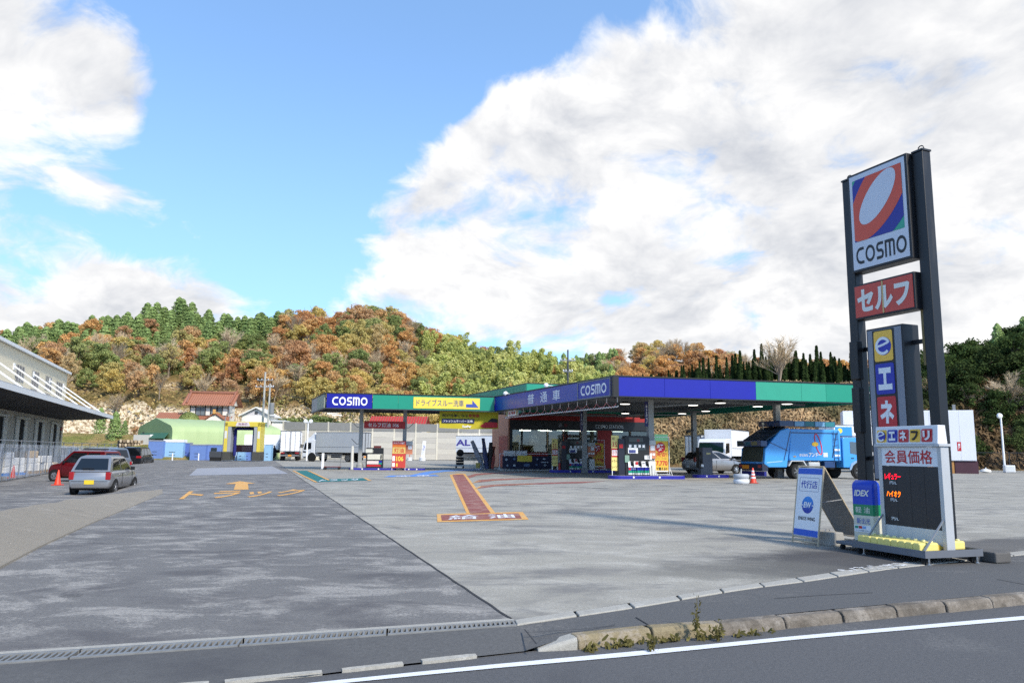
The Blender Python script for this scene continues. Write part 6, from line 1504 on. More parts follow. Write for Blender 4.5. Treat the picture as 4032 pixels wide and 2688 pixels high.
# ---- box trucks
def truck(label, loc, rz, boxL=6.2, boxW=2.3, boxH=2.45, deckz=1.05, cab=True, boxmat=None, cabmat=None, doors=True, skirt=True, letters=None, fairing=True, cabW=2.2, lower=True):
    t_ = T('box_truck', label, 'truck', loc, rz)
    bm_ = boxmat or M('truck_box_white', (226, 228, 232), .4, var=.05, sc=.7, grime=.06); cm = cabmat or paint('truck_white', (224, 226, 230), .0, .3)
    w = boxW / 2; z0, z1 = deckz, deckz + boxH
    bd = BX('cargo_box', bm_, t_, -w, w, .06, boxL, z0, z1, bev=.02)
    edge_m = M('box_edge', (120, 124, 130), .45, .5)
    for sd in (-1, 1):
        for k in range(1, 6): kid(MB().box(sd * (w + .004) - .006, sd * (w + .004) + .006, boxL * k / 6 - .012, boxL * k / 6 + .012, z0 + .06, z1 - .06).build('panel_rib', bm_), bd)
        if lower: kid(MB().box(sd * (w + .004) - .008, sd * (w + .004) + .008, .1, boxL - .04, z0 + .60, z0 + .635).build('side_rail', edge_m), bd)
        kid(MB().box(sd * (w + .006) - .01, sd * (w + .006) + .01, .08, boxL, z1 - .05, z1 + .012).build('top_rail', edge_m), bd)
    if doors:
        fr_ = MB().box(-w, w, -.01, .055, z1 - .09, z1 + .005).box(-w, w, -.01, .055, z0 - .005, z0 + .05).box(-w, -w + .06, -.01, .055, z0 + .05, z1 - .09).box(w - .06, w, -.01, .055, z0 + .05, z1 - .09).build('rear_frame', M('rear_frame_grey', (96, 100, 108), .45, .3), t_)
        for k in range(2):
            x_0, x_1 = (-w + .07, -.01) if k == 0 else (.01, w - .07)
            d_ = BX('rear_door', bm_, t_, x_0, x_1, .0, .05, z0 + .06, z1 - .10, bev=.008)
            for xx in ((x_0 + x_1) / 2, x_1 - .05 if k == 0 else x_0 + .05): kid(MB().tube([(xx, -.03, z0 + .05), (xx, -.03, z1 - .1)], .018, 6).build('lock_bar', dgrey), d_)
            for zz in (.2, .5, .8): kid(MB().box((x_0 if k == 0 else x_1) - .06, (x_0 if k == 0 else x_1) + .06, -.02, -.002, z0 + boxH * zz, z0 + boxH * zz + .06).build('hinge', edge_m), d_)
    ch = MB().box(-.42, -.30, .1, boxL + 1.2, deckz - .32, deckz - .01).box(.30, .42, .1, boxL + 1.2, deckz - .32, deckz - .01)
    ch.build('chassis', underm, t_)
    bp = BX('rear_bumper', M('bumper_grey', (110, 112, 116), .5), t_, -w + .1, w - .1, .0, .1, .50, .68, bev=.01)
    for sd in (-1, 1): BX('tail_lamp', redlamp, t_, sd * (w - .35) - .22, sd * (w - .35) + .22, -.015, .02, deckz - .24, deckz - .08); BX('mud_flap', underm, t_, sd * .78 - .22, sd * .78 + .22, .9, .92, .2, .85)
    BX('number_plate', plateg, t_, -.2, .2, -.012, -.002, .5, .68)
    R = .44; yr = 1.55; 
    for sd in (-1, 1): wheel(t_, sd * (w - .30), yr, R, .5, 8, hubg, sd); wheel(t_, sd * (w - .22), boxL + .55, R, .27, 8, hubg, sd)
    if skirt:
        for sd in (-1, 1):
            mb = MB()
            for zz in (.42, .62, .80): mb.box(sd * (w - .08) - .02, sd * (w - .08) + .02, 2.3, boxL - .3, zz, zz + .07)
            mb.build('side_guard', edge_m, t_)
        BX('fuel_tank', M('tank_grey', (90, 92, 96), .4, .5), t_, w - .75, w - .2, boxL - 2.2, boxL - 1.0, .45, .85, bev=.06)
    if cab:
        c = cabW / 2; y0 = boxL + .12
        cabp = [(y0, .62), (y0 + 1.72, .52), (y0 + 1.82, .70), (y0 + 1.80, 1.35), (y0 + 1.55, 2.25), (y0 + 1.25, 2.48), (y0 + .05, 2.52), (y0, 2.4)]
        cb = MB().prism(cabp, 'x', -c, c).build('cab', cm, t_, bev=.07, seg=3)
        ws = [(-c * .90, y0 + 1.80 + .012, 1.42), (c * .90, y0 + 1.80 + .012, 1.42), (c * .86, y0 + 1.57 + .012, 2.2), (-c * .86, y0 + 1.57 + .012, 2.2)]
        kid(MB().poly(ws).build('windscreen', dglass, recalc=False), cb)
        for sd in (-1, 1):
            X = sd * (c + .006)
            kid(MB().poly([(X, y0 + .55, 1.42), (X, y0 + 1.62, 1.32), (X, y0 + 1.42, 2.12), (X, y0 + .55, 2.16)]).build('side_window', dglass, recalc=False), cb)
            kid(MB().poly([(X, y0 + 1.25, .98), (X, y0 + 1.70, 1.02), (X, y0 + 1.68, 1.22), (X, y0 + 1.30, 1.16)]).build('lower_window', dglass, recalc=False), cb)
            kid(MB().box(X - .012, X + .012, y0 + .58, y0 + .74, 1.12, 1.16).build('door_handle', black), cb)
            kid(MB().box(sd * (c + .20) - .09, sd * (c + .20) + .09, y0 + 1.80, y0 + 1.86, 1.55, 1.98).build('mirror', black, bev=.02), cb)
            MB().lathe([(.56, -.02), (.56, .02)], 22, (sd * (c - .012), boxL + .55, .47), 'x').build('wheel_arch', underm, t_)
            kid(MB().box(sd * c * .72 - .2, sd * c * .72 + .2, y0 + 1.80, y0 + 1.835, .66, .84).build('headlight', M('lamp_clear', (206, 210, 216), .12, .2)), cb)
        kid(MB().box(-c * .98, c * .98, y0 + 1.70, y0 + 1.88, .34, .60).build('front_bumper', M('bumper_white', (196, 198, 202), .4), bev=.03), cb)
        kid(MB().box(-c * .62, c * .62, y0 + 1.80, y0 + 1.832, .92, 1.24).build('grille', black), cb)
        if fairing: kid(MB().prism([(y0 + .1, 2.5), (y0 + 1.35, 2.5), (y0 + .9, 2.8), (y0 + .15, min(3.4, z1))], 'x', -c * .88, c * .88).build('roof_fairing', cm, bev=.05), cb)
    if letters: kid(TXT(letters[0], letters[1], None, letters[2], letters[3], letters[4], letters[5], -w - .012, bold=.03, plane='yz'), bd)
    return t_
boxg = M('truck_box_shade_grey', (176, 180, 184), .4, .2, var=.06, sc=.8, grime=.1)  # grey colour carries the shade on a white truck's side
p = at(1140, 1805, 92.5); truck('white box truck seen from behind with four ribbed rear doors', (p.x - .0, 92.5, .05), rad(14), 8.2, 2.35, 2.45, 1.05)
p = at(1436, 1800, 88.0); truck('box truck tinted shade grey, parked left of the kerosene canopy', (p.x, 88.0, 0), rad(66), 6.0, 2.3, 2.3, 1.05, boxmat=boxg)
p = at(1990, 1790, 112); truck('white truck with purple lettering at the concrete wall behind shop', (p.x, 111.5, .1), rad(58), 8.5, 2.4, 2.4, 1.1, letters=('AL', M('purple_ink', (70, 60, 150), .5), 6.6, 2.5, -2.6, .9))
p = at(2945, 1780, 67.0); truck('white truck facing the camera with corner panelled box behind the canopy', (19.3, 66.4, 0), rad(148), 5.2, 2.2, 2.1, 1.15, fairing=False)
p = at(2690, 1780, 66.0); truck('white box body truck parked behind the silver hatchback', (p.x + .6, 65.0, 0), rad(-62), 4.6, 2.0, 1.9, .95, cab=False, skirt=False)
pic = M('ad_blue', (40, 140, 206), .5, var=.05)
p = at(3310, 1780, 62.0); tt_ = truck('white truck with picture panels behind the blue refuse truck', (p.x + 3.6, 62.0, 0), rad(98), 5.0, 2.2, 2.35, 1.3, cab=False, skirt=False)
for a_, b_, mt in ((3.5, 4.9, pic), (2.4, 3.45, wink)): kid(MB().box(-1.118, -1.112, a_, b_, 2.7, 3.5).build('picture_panel', mt), tt_)
for k in range(3): kid(MB().lathe([(.09, -.003), (.09, .003)], 10, (-1.122, 2.6 + k * .3, 3.1), 'x').build('picture_mark', (rink, yellow, bink)[k]), tt_)
kid(MB().lathe([(.2, -.003), (.2, .003)], 12, (-1.122, 4.5, 3.2), 'x').build('picture_mark', yellow), tt_)
# curtain trailers behind the tent
p = at(1108, 1740, 101); tl = T('white_trailer', 'long white trailer with rounded cab seen through the wash gate', 'truck', (p.x, 101.0, .2), rad(88))
BX('cargo_box', M('truck_box_bright', (236, 238, 242), .45, var=.04), tl, -1.2, 1.2, 0, 11.2, 1.1, 3.0, bev=.03)
MB().prism([(11.4, .9), (13.5, .8), (13.65, 1.5), (13.1, 2.2), (12.0, 2.85), (11.4, 2.95)], 'x', -1.15, 1.15).build('cab', paint('truck_white', (224, 226, 230), .0, .3), tl, bev=.12, seg=3)
MB().poly([(1.16, 12.4, 1.6), (1.16, 13.3, 1.5), (1.16, 12.9, 2.05), (1.16, 12.4, 2.1)]).build('side_window', dglass, tl, recalc=False); MB().poly([(-1.16, 12.4, 1.6), (-1.16, 13.3, 1.5), (-1.16, 12.9, 2.05), (-1.16, 12.4, 2.1)]).build('side_window', dglass, tl, recalc=False)
BX('chassis', underm, tl, -.5, .5, .3, 13, .7, 1.09)
for yy in (1.4, 2.7, 8.5, 12.3):
    for sd in (-1, 1): wheel(tl, sd * .95, yy, .48, .3, 8, hubg, sd)
# ---- blue refuse truck
gp = Vector((15.35, 43.6, 0)); ga = rad(-72)
gt = T('refuse_truck', 'blue compactor refuse truck with red oval mark and roof box', 'truck', gp, ga)
tb = paint('refuse_blue', (62, 150, 222), .0, .35); tbd = paint('refuse_blue_dark', (18, 56, 104), .0, .45)
w = 1.08
# local: y forward, rear axle at y=0
BX('chassis', underm, gt, -.45, .45, -1.6, 5.0, .52, .86)
bdy = MB().prism([(-.55, .98), (2.85, .98), (2.95, 1.1), (2.95, 2.62), (2.85, 2.72), (-.30, 2.72)], 'x', -w, w).build('hopper_body', tb, gt, bev=.04)
tail = MB().prism([(-2.15, .80), (-1.85, .62), (-.70, .62), (-.28, 2.70), (-.55, 2.76), (-1.05, 2.62), (-1.95, 1.70), (-2.05, 1.62), (-2.10, 1.10)], 'x', -w - .02, w + .02).build('tailgate', tb, gt, bev=.05)
kid(MB().prism([(-2.19, .92), (-2.155, .92), (-1.99, 1.72), (-2.03, 1.72)], 'x', -w + .14, w - .14).build('rear_hatch', M('hatch_dark', (52, 58, 50), .7, var=.3, sc=3)), tail)
kid(MB().prism([(-2.33, 1.74), (-1.93, 1.74), (-1.93, 2.04), (-2.33, 2.06)], 'x', -w - .03, w + .03).build('rear_box', tbd, bev=.02), tail)
for k in range(3): kid(MB().box(-w + .1 + k * .62, -w + .62 + k * .62, -2.338, -2.332, 1.80, 2.0).build('box_panel', M('box_panel%d' % k, [(60, 70, 70), (40, 90, 110), (110, 110, 80)][k], .6, var=.4, sc=6)), tail)
kid(MB().prism([(-1.92, 2.06), (-.62, 2.80), (-.66, 2.84), (-1.96, 2.09)], 'x', -w + .02, w - .02).build('top_slope', M('slope_dark', (30, 52, 70), .6, var=.2)), tail)
for y0_, z0_ in ((-1.5, 2.315), (-1.05, 2.57)): kid(MB().box(-w + .2, w - .2, y0_ - .02, y0_ + .02, z0_ + .02, z0_ + .05).build('slope_rib', tbd), tail)
rb = MB().box(-w, w, -2.28, -1.9, .42, .80).build('rear_step', M('step_navy', (24, 36, 60), .6, var=.3), gt, bev=.02)
kid(MB().box(-.72, -.10, -2.292, -2.282, .52, .72).build('number_plate', plateg), rb)
for sd in (-1, 1): kid(MB().box(sd * .86 - .14, sd * .86 + .14, -2.295, -2.28, .60, .74).build('tail_lamp', redlamp), rb)
BX('rear_bar', M('bar_blue', (24, 26, 120), .5), gt, -w + .05, w - .05, -2.12, -1.98, .16, .40)
X = -w - .0
for sd in (-1, 1):
    X = sd * w; e = sd * .012
    def side(pts, mat, name, d_=1.0, parent=bdy): return kid(MB().prism(pts, 'x', X + e * d_ * .2, X + e * d_).build(name, mat), parent)
    side([(-.30, 2.54), (2.75, 2.54), (2.75, 2.48), (-.32, 2.48)], tbd, 'side_groove'); side([(2.30, 1.16), (2.62, 2.50), (2.70, 2.50), (2.38, 1.16)], tbd, 'side_groove', 1.1)
    side([(-.52, 1.02), (2.9, 1.02), (2.9, 1.16), (-.48, 1.16)], tb, 'lower_rail', 3.5)
    side([(-.92, 1.0), (-.86, 1.0), (-.36, 2.6), (-.42, 2.6)], tbd, 'side_groove', 2.4, tail); side([(-1.75, 1.98), (-.62, 1.55), (-.63, 1.51), (-1.77, 1.94)], tbd, 'side_groove', 2.4, tail)
    side([(-2.0, .90), (-1.0, .98), (-1.0, .93), (-2.0, .85)], M('pale_blue_trim', (150, 190, 220), .4), 'trim_line', 2.6, tail)
    fen = MB().prism([(-.62, .70), (-.40, 1.02), (.40, 1.02), (.62, .70), (.54, .70), (.36, .95), (-.36, .95), (-.54, .70)], 'x', X - sd * .5, X + sd * .02).build('mudguard', M('guard_grey', (190, 192, 194), .4, .3), gt)
    lad = MB()
    for yy in (2.42, 2.72): lad.tube([(X + sd * .07, yy, .9), (X + sd * .07, yy, 2.66)], .016, 5)
    for zz in (1.15, 1.5, 1.85, 2.2, 2.5): lad.tube([(X + sd * .07, 2.42, zz), (X + sd * .07, 2.72, zz)], .014, 5)
    lad.build('ladder', tbd, gt)
    BX('side_tank', M('tank_pale', (180, 184, 186), .5, .2, var=.2), gt, min(X, X - sd * .35), max(X, X - sd * .35), .75, 1.5, .60, .92, bev=.05); BX('tool_box', tbd, gt, min(X, X - sd * .3), max(X, X - sd * .3), 1.8, 2.5, .62, .95, bev=.02)
    wheel(gt, X - sd * .27, 0, .41, .5, 6, hubg, sd); wheel(gt, X - sd * .14, 4.15, .41, .25, 6, hubg, sd)
# side facing the camera is +x side of the truck
X = w + .016
def ring(cx, cz, ra, rb_, ang, wd, mat, name):
    mb = MB(); stroke(mb, E_(cx, cz, ra, rb_, ang, 30), wd, lambda u, v: (X, u, v), True); kid(mb.build(name, mat, recalc=False), bdy)
ring(1.42, 1.90, .58, .17, 106, .06, M('oval_red', (206, 50, 64), .5), 'red_oval')
kid(MB().poly([(X + .004, u, v) for u, v in E_(1.2, 1.90, .22, .12, 0, 24)]).build('yellow_oval', M('oval_yellow', (240, 190, 50), .5), recalc=False), bdy)
kid(TXT('株式会社', wink, None, .42, 1.30, .56, .15, X, bold=.02, plane='yz'), bdy); kid(TXT('アンドー', wink, None, 1.16, 1.32, .80, .24, X, bold=.035, plane='yz'), bdy)
kid(MB().poly([(X, 1.72, 1.2), (X, 2.02, 1.2), (X, 2.02, 1.44), (X, 1.72, 1.44)]).build('notice', M('pale_notice', (200, 210, 220), .5), recalc=False), bdy); kid(TXT('4D', M('gold_ink', (190, 160, 80), .5), None, -.18, 1.22, .2, .09, X, bold=.03, plane='yz'), bdy)
for z_ in (1.24, 1.55): kid(MB().poly([(X, 2.5, z_), (X, 2.85, z_), (X, 2.85, z_ + .1), (X, 2.5, z_ + .1)]).build('notice', wink, recalc=False), bdy)
rbx = MB().box(-.95, .95, -.95, 2.75, 2.86, 3.16).build('roof_box', tbd, gt)
pm_ = [M('roof_panel_a', (120, 170, 206), .4), M('roof_panel_b', (44, 120, 130), .4)]
for k in range(4): kid(MB().box(.952, .962, .02 + k * .68, .66 + k * .68, 2.88, 3.14).build('roof_panel', pm_[k % 2]), rbx); kid(MB().tube([(.97, .0 + k * .68, 2.74), (.97, .0 + k * .68, 3.16)], .015, 5).build('roof_post', tbd), rbx)
bc = MB().tube([(-.2, -1.2, 2.7), (-.2, -1.2, 2.95)], .03, 8).lathe([(.07, 2.95), (.08, 3.02), (.05, 3.1)], 10, (-.2, -1.2, 0)).build('beacon', M('beacon_cream', (220, 206, 180), .4), gt)
cp = [(3.12, .62), (4.9, .55), (5.0, .75), (4.98, 1.30), (4.62, 2.15), (4.40, 2.30), (3.2, 2.32), (3.12, 2.2)]
cb = MB().prism(cp, 'x', -1.02, 1.02).build('cab', tb, gt, bev=.06, seg=3)
kid(MB().poly([(-.92, 4.992, 1.34), (.92, 4.992, 1.34), (.88, 4.65, 2.12), (-.88, 4.65, 2.12)]).build('windscreen', dglass, recalc=False), cb)
for sd in (-1, 1):
    kid(MB().poly([(sd * 1.03, 3.62, 1.42), (sd * 1.03, 4.78, 1.22), (sd * 1.03, 4.50, 2.02), (sd * 1.03, 3.62, 2.08)]).build('side_window', glass('cab_glass', (120, 140, 140), .75), recalc=False), cb)
    kid(MB().box(sd * 1.03 - .01, sd * 1.03 + .01, 3.66, 3.86, 1.12, 1.17).build('door_handle', black), cb); kid(MB().box(sd * 1.2 - .08, sd * 1.2 + .08, 4.95, 5.0, 1.5, 1.9).build('mirror', black, bev=.02), cb)
    kid(MB().prism([(3.5, .50), (3.62, .84), (4.0, 1.02), (4.4, 1.02), (4.78, .80), (4.92, .5), (4.70, .5), (4.55, .74), (4.3, .90), (4.0, .90), (3.75, .74), (3.62, .5)], 'x', sd * 1.0, sd * 1.05).build('wheel_guard', M('guard_pale', (130, 160, 190), .4)), cb)
    MB().lathe([(.50, -.02), (.50, .02)], 20, (sd * 1.012, 4.15, .43), 'x').build('wheel_arch', underm, gt)
BX('roof_deflector', tbd, gt, -.9, .9, 3.2, 4.3, 2.34, 2.40, bev=.02)
# ---- traffic cones
def cone(P, label, stripes=False, h=.70, col=None):
    t_ = T('traffic_cone', label, 'cone', P, rng.uniform(-.2, .2), 'traffic cones')
    c_ = col or M('cone_orange', (222, 62, 34), .5, var=.06)
    BX('base', c_ if not stripes else M('cone_base', (150, 52, 36), .6), t_, -.19, .19, -.19, .19, 0, .035, bev=.01)
    MB().lathe([(.155, .036), (.14, .06), (.028, h - .01), (.02, h)], 18).build('body', c_, t_, smooth=50)
    if stripes:
        for z0 in (.22, .37, .51):
            r0, r1 = .14 - .112 * (z0 - .06) / (h - .07), .14 - .112 * (z0 + .015) / (h - .07)
            MB().lathe([(r0 + .004, z0), (r1 + .004, z0 + .075)], 18).build('stripe', wink, t_)
    return t_
g = G(226, 1909, LOT); cone((g.x, g.y, LOT), 'plain orange cone left of the silver hatchback')
g = G(50, 1881, LOT); cone((g.x, g.y, LOT), 'small orange cone by the fence sheet at the left edge')
g = G(2966, 1902); cone((g.x, g.y, .0), 'red and white striped cone behind the white standing board', True)
ts_ = T('tyre_stack', 'two white painted tyres with a post stub beside the striped cone', 'tyre', G(2935, 1904) - Vector((.18, 0, 0)))
for z0, mt in ((.11, M('tyre_white', (210, 212, 216), .6, var=.1)), (.33, M('tyre_pale_grey', (168, 172, 178), .6, var=.12))): MB().lathe([(.18, -.10), (.30, -.105), (.345, -.05), (.345, .05), (.30, .105), (.18, .10)], 22, (0, 0, z0)).build('tyre', mt, ts_, smooth=50)
MB().tube([(0, 0, .3), (.01, 0, .66)], .028, 8).build('post_stub', M('stub_grey', (170, 172, 172), .6), ts_)
# ================================================================== LEFT YARD AND BACKGROUND
# ---- warehouse with awning
WC = Vector((-45.2, 78.0, LOT)); wd = Vector((9.0, -24.0, 0)).normalized(); wa = math.atan2(-wd.y, -wd.x)   # local x runs from the near end to the far corner
WL = 56.0; W0 = WC + wd * WL
wn = Vector((.936, .351, 0))
ware = T('warehouse', 'long cream metal warehouse with dark awning at the left edge', 'warehouse', W0, math.atan2((WC - W0).y, (WC - W0).x))
# local frame: x 0..WL to the far corner, -y is the side that faces the yard
def whit(px, py):
    d = ray(px, py); P0 = Vector((0, 0, H)); n_ = Vector((wd.y, -wd.x, 0)); t_ = (WC - P0).dot(n_) / d.dot(n_); q = P0 + d * t_
    return ((q - W0).dot(-wd), q.z - LOT)
wcream = M('warehouse_cream', (222, 210, 182), .65, var=.04, sc=.3, grime=.08)
HW = 9.1
nP = 28
for i in range(nP): BX('wall_panel', wcream, ware, WL * i / nP + .004, WL * (i + 1) / nP - .004, 0, .10, 4.9, HW)
BX('lower_wall', M('warehouse_lower', (176, 170, 156), .7, var=.1, grime=.2), ware, 0, WL, .0, .12, .0, 4.896)
BX('end_wall', wcream, ware, WL + .0, WL + .12, .0, 22, 0, HW)
MB().prism([(-.25, HW + .02), (22, HW + 2.2), (22, HW + 2.4), (-.25, HW + .22)], 'x', -.2, WL + .35).build('roof', M('roof_white', (206, 206, 202), .5, var=.06), ware)
BX('gutter', white, ware, -.2, WL + .3, -.34, -.256, HW - .02, HW + .2)
aw_ = 4.35
awn = MB().prism([(-.0, 4.45), (-aw_, 4.72), (-aw_, 4.98), (0, 4.86)], 'x', -.1, WL + 1.0).build('awning', M('awning_dark', (44, 42, 44), .8, var=.15), ware)
kid(MB().prism([(-aw_ - .03, 4.70), (-aw_ - .002, 4.70), (-aw_ - .002, 5.02), (-aw_ - .03, 5.02)], 'x', -.1, WL + 1.03).build('awning_edge', white), awn); kid(MB().prism([(0.0, 4.87), (-aw_ - .03, 5.03), (-aw_ - .03, 5.06), (0, 4.89)], 'x', -.1, WL + 1.03).build('awning_top', M('awning_top', (200, 202, 206), .5, var=.06)), awn)
for i in range(7):
    x = WL - 1.2 - i * 6.6
    b_ = MB().tube([(x - .4, -.05, 7.75), (x - .4 + .0, -aw_ + .5, 5.03)], .065, 8).build('brace', white, ware); kid(MB().box(x - .62, x - .18, -.06, -.002, 7.5, 8.0).build('brace_plate', white), b_)
frm = M('window_frame_pale', (150, 152, 150), .5)
for a_, b_ in (((65, 1433), (92, 1482)), ((127, 1457), (150, 1502)), ((180, 1478), (200, 1518)), ((222, 1500), (243, 1538)), ((58, 1508), (85, 1532)), ((120, 1528), (142, 1550)), ((175, 1545), (193, 1565)), ((223, 1559), (238, 1577))):
    s0, z1 = whit(*a_); s1, z0 = whit(b_[0], b_[1]); s0, s1 = min(s0, s1), max(s0, s1); zc_ = z1; h_ = 1.25 if a_[1] < 1505 else .8
    w_ = BX('window', M('window_grey', (118, 124, 130), .2, var=.2), ware, s0, s1, -.03, -.002, z1 - h_, z1)
    for k in range(4): kid(MB().box(s0 + (s1 - s0) * k / 3 - .03, s0 + (s1 - s0) * k / 3 + .03, -.06, -.031, z1 - h_, z1).build('window_bar', frm), w_)
wdoor = M('door_white', (196, 194, 184), .6, var=.06, grime=.1)
for x in (WL - 2.2, WL - 8.8, WL - 15.5, WL - 22):
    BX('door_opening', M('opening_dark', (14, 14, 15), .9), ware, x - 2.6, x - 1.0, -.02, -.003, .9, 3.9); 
    for x0, x1 in ((x - 3.8, x - 2.62), (x - .98, x + .1)): BX('door_leaf', wdoor, ware, x0, x1, -.10, -.022, .9, 3.9, bev=.01)
    BX('door_rail', wdoor, ware, x - 4.0, x + .3, -.14, -.022, 3.92, 4.1)
BX('loading_dock', conc, ware, 0, WL + .2, -1.4, -.15, 0, .88)
BX('corner_pilaster', wcream, ware, WL - .5, WL + .13, -.06, -.003, .9, 4.9)
BX('poster', rink, ware, WL - 1.0, WL - .55, -.09, -.061, 3.4, 3.75); BX('poster', M('poster_glass', (120, 124, 122), .3), ware, WL - 1.0, WL - .55, -.09, -.061, 2.4, 3.39)
# ---- sheeted fence along the parking lot
FA, FB, FC = G(-260, 1942, LOT), G(200, 1863, LOT), G(455, 1840, LOT)
vin = M('vinyl_sheet_base', (200, 206, 216), .4)
m_, tt = newmat('clear_vinyl'); MATS['clear_vinyl'] = m_
co_ = tt.new('ShaderNodeTexCoord').outputs['Object']; nn_ = tt.noise(tt.vm('MULTIPLY', co_, (2.2, 2.2, .35)).outputs[0], 2.0, 4, .6)
tr1 = tt.new('ShaderNodeBsdfTransparent', {0: (.94, .95, .97, 1)}); df = tt.new('ShaderNodeBsdfPrincipled', {'Base Color': lin((198, 204, 214)), 'Roughness': .35})
tt.new('ShaderNodeOutputMaterial', {0: tt.new('ShaderNodeMixShader', {0: tt.sm(nn_, .35, .72, .22, .62), 1: tr1.outputs[0], 2: df.outputs[0]}).outputs[0]})
fen = T('sheeted_fence', 'wire fence with clear sheeting in front of the warehouse', 'fence', FA)
def fence_run(root, P, Q, h, step, sheet=None, post=steel, rails=(.12, .98), mesh=None, thick=.03):
    L, a_ = frame_of(P, Q); n_ = max(1, int(L / step))
    for i in range(n_ + 1): put(MB().tube([(L * i / n_, 0, 0), (L * i / n_, 0, h)], thick, 6).build('post', post), root, P, a_)
    for r in rails: put(MB().tube([(0, -.04, h * r), (L, -.04, h * r)], thick * .7, 5).build('rail', post), root, P, a_)
    if sheet:
        for i in range(n_):
            mb = MB(); m2 = 6
            for j in range(2):
                for k in range(m2 + 1): mb.v.append((L * (i + k / m2) / n_, -.06 + .03 * math.sin(k * 1.7 + i), .06 + j * (h * .86)))
            mb.f = [(k, k + 1, m2 + 2 + k, m2 + 1 + k) for k in range(m2)]; mb.m = [0] * m2
            put(mb.build('sheet', sheet, recalc=False), root, P, a_)
    if mesh:
        mb = MB(); x = 0.0
        while x < L - h:
            mb.box(x, x + .006, -.003, .003, .0, .0); mb.tube([(x, 0, .05), (x + h, 0, h)], .006, 3, False); mb.tube([(x + h, 0.008, .05), (x, 0.008, h)], .006, 3, False); x += .22
        o = put(mb.build('wire_mesh', mesh), root, P, a_); o['kind'] = 'stuff'
fence_run(fen, FA, FB, 2.1, 2.0, MATS['clear_vinyl'], rails=(.04, .80, .98)); fence_run(fen, FB, FC, 2.1, 2.0, MATS['clear_vinyl'], rails=(.04, .80, .98))
# goods behind the fence
sack = M('sack_white', (214, 214, 212), .8, var=.1)
SP = ['leftmost', 'second', 'third', 'fourth', 'fifth', 'rightmost']
for i, (px, d_, n_) in enumerate(((8, 47, 3), (55, 49, 2), (105, 52, 3), (140, 53, 2), (170, 56, 2), (190, 58, 1))):
    p = at(px, 1800, d_); t_ = T('goods_stack', 'pile of wrapped white goods behind the fence, %s pile' % SP[i], 'goods', (p.x, d_, LOT), rng.uniform(-.3, .3), 'piles of goods behind the fence')
    BX('pallet', M('pallet_blue', (70, 120, 190), .6) if i < 2 else M('pallet_wood', (150, 124, 88), .8), t_, -.6, .6, -.5, .5, 0, .14)
    z = .142
    for k in range(n_):
        h_ = rng.uniform(.35, .55); BX('wrapped_pack', sack if rng.random() < .7 else M('pack_tan', (190, 160, 110), .8), t_, -.55 + rng.uniform(-.06, .06), .5 + rng.uniform(-.05, .08), -.45, .42, z, z + h_, bev=.06); z += h_ + .004
# ---- grass bank and stone wall left of the tent
def bank(x, y):
    u = (y - 84 - (x + 60) * .12); return -.5 + 3.6 * sst(0, 16, u) * sst(-34, -40, x) + .25 * mnoise.noise(Vector((x * .3, y * .3, 8)))
terrain('grass_slope', bank, -90, -36, 80, 118, 1.0, 1.0, hill_mat('pale_grass', (176, 152, 104), (138, 138, 80), None, .35))
SA_, SB_ = at(478, 1740, 93.5), at(582, 1740, 95.5); sw = T('stone_wall', 'retaining wall of rough brown stones left of the green tent', 'wall', (SA_.x, SA_.y, 0), math.atan2(SB_.y - SA_.y, SB_.x - SA_.x))
stm = [M('stone_a', (160, 142, 120), .9, var=.25, sc=3, bump=.5), M('stone_b', (128, 112, 94), .9, var=.25, sc=3, bump=.5), M('stone_c', (186, 170, 148), .9, var=.25, sc=3, bump=.5)]
Lw = 3.9; BX('mortar_core', M('wall_core', (74, 64, 54), .95, var=.2), sw, -.2, Lw, .1, .9, 0, 2.25)
for r_ in range(5):
    x = -.25
    while x < Lw:
        w_ = rng.uniform(.26, .46); z0 = .25 + r_ * .42 + rng.uniform(-.04, .04)
        pts = [(x + w_ * (.5 + .47 * math.cos(k * 1.047 + .3) * rng.uniform(.85, 1.1)), z0 + .2 + .2 * math.sin(k * 1.047 + .3) * rng.uniform(.9, 1.15)) for k in range(6)]
        MB().prism(pts, 'y', -.02 - rng.uniform(0, .07), .16).build('stone', rng.choice(stm), sw, bev=.03); x += w_ + .02
# ---- green tent store
p = at(637, 1652, 98.5); ta = rad(50); tn = T('tent_store', 'pale green arched fabric storage tent below the tiled house', 'tent', (p.x + .6, 95.5, -.1), ta)
tg = M('tent_green', (168, 186, 134), .55, var=.07, sc=.6); tg2 = M('tent_green_shade', (122, 146, 100), .6, var=.08, sc=.6)  # darker end green carries the gable's weaker light in its colour
Wt, Lt, zS, zP = 9.0, 15.0, 4.15, 5.15
prof = [(-Wt / 2, 0), (-Wt / 2, zS - .75), (-Wt / 2 + .15, zS - .3), (-Wt / 2 + .55, zS + .02), (0, zP), (Wt / 2 - .55, zS + .02), (Wt / 2 - .15, zS - .3), (Wt / 2, zS - .75), (Wt / 2, 0)]
nb_ = 10
for i in range(nb_):
    x0, x1 = Lt * i / nb_, Lt * (i + 1) / nb_; mb = MB(); rings = []
    for k, f in enumerate((0, .25, .5, .75, 1)):
        sg = .035 * math.sin(math.pi * f); rings.append([(x0 + (x1 - x0) * f, y * (1 - sg * .25), z * (1 - sg * .25)) for y, z in prof])
    n_ = len(prof); mb.v = [q for r in rings for q in r]; mb.f = [(a_ * n_ + b_, a_ * n_ + b_ + 1, (a_ + 1) * n_ + b_ + 1, (a_ + 1) * n_ + b_) for a_ in range(4) for b_ in range(n_ - 1)]; mb.m = [0] * len(mb.f)
    mb.build('fabric_bay', tg, tn, smooth=35, recalc=False)
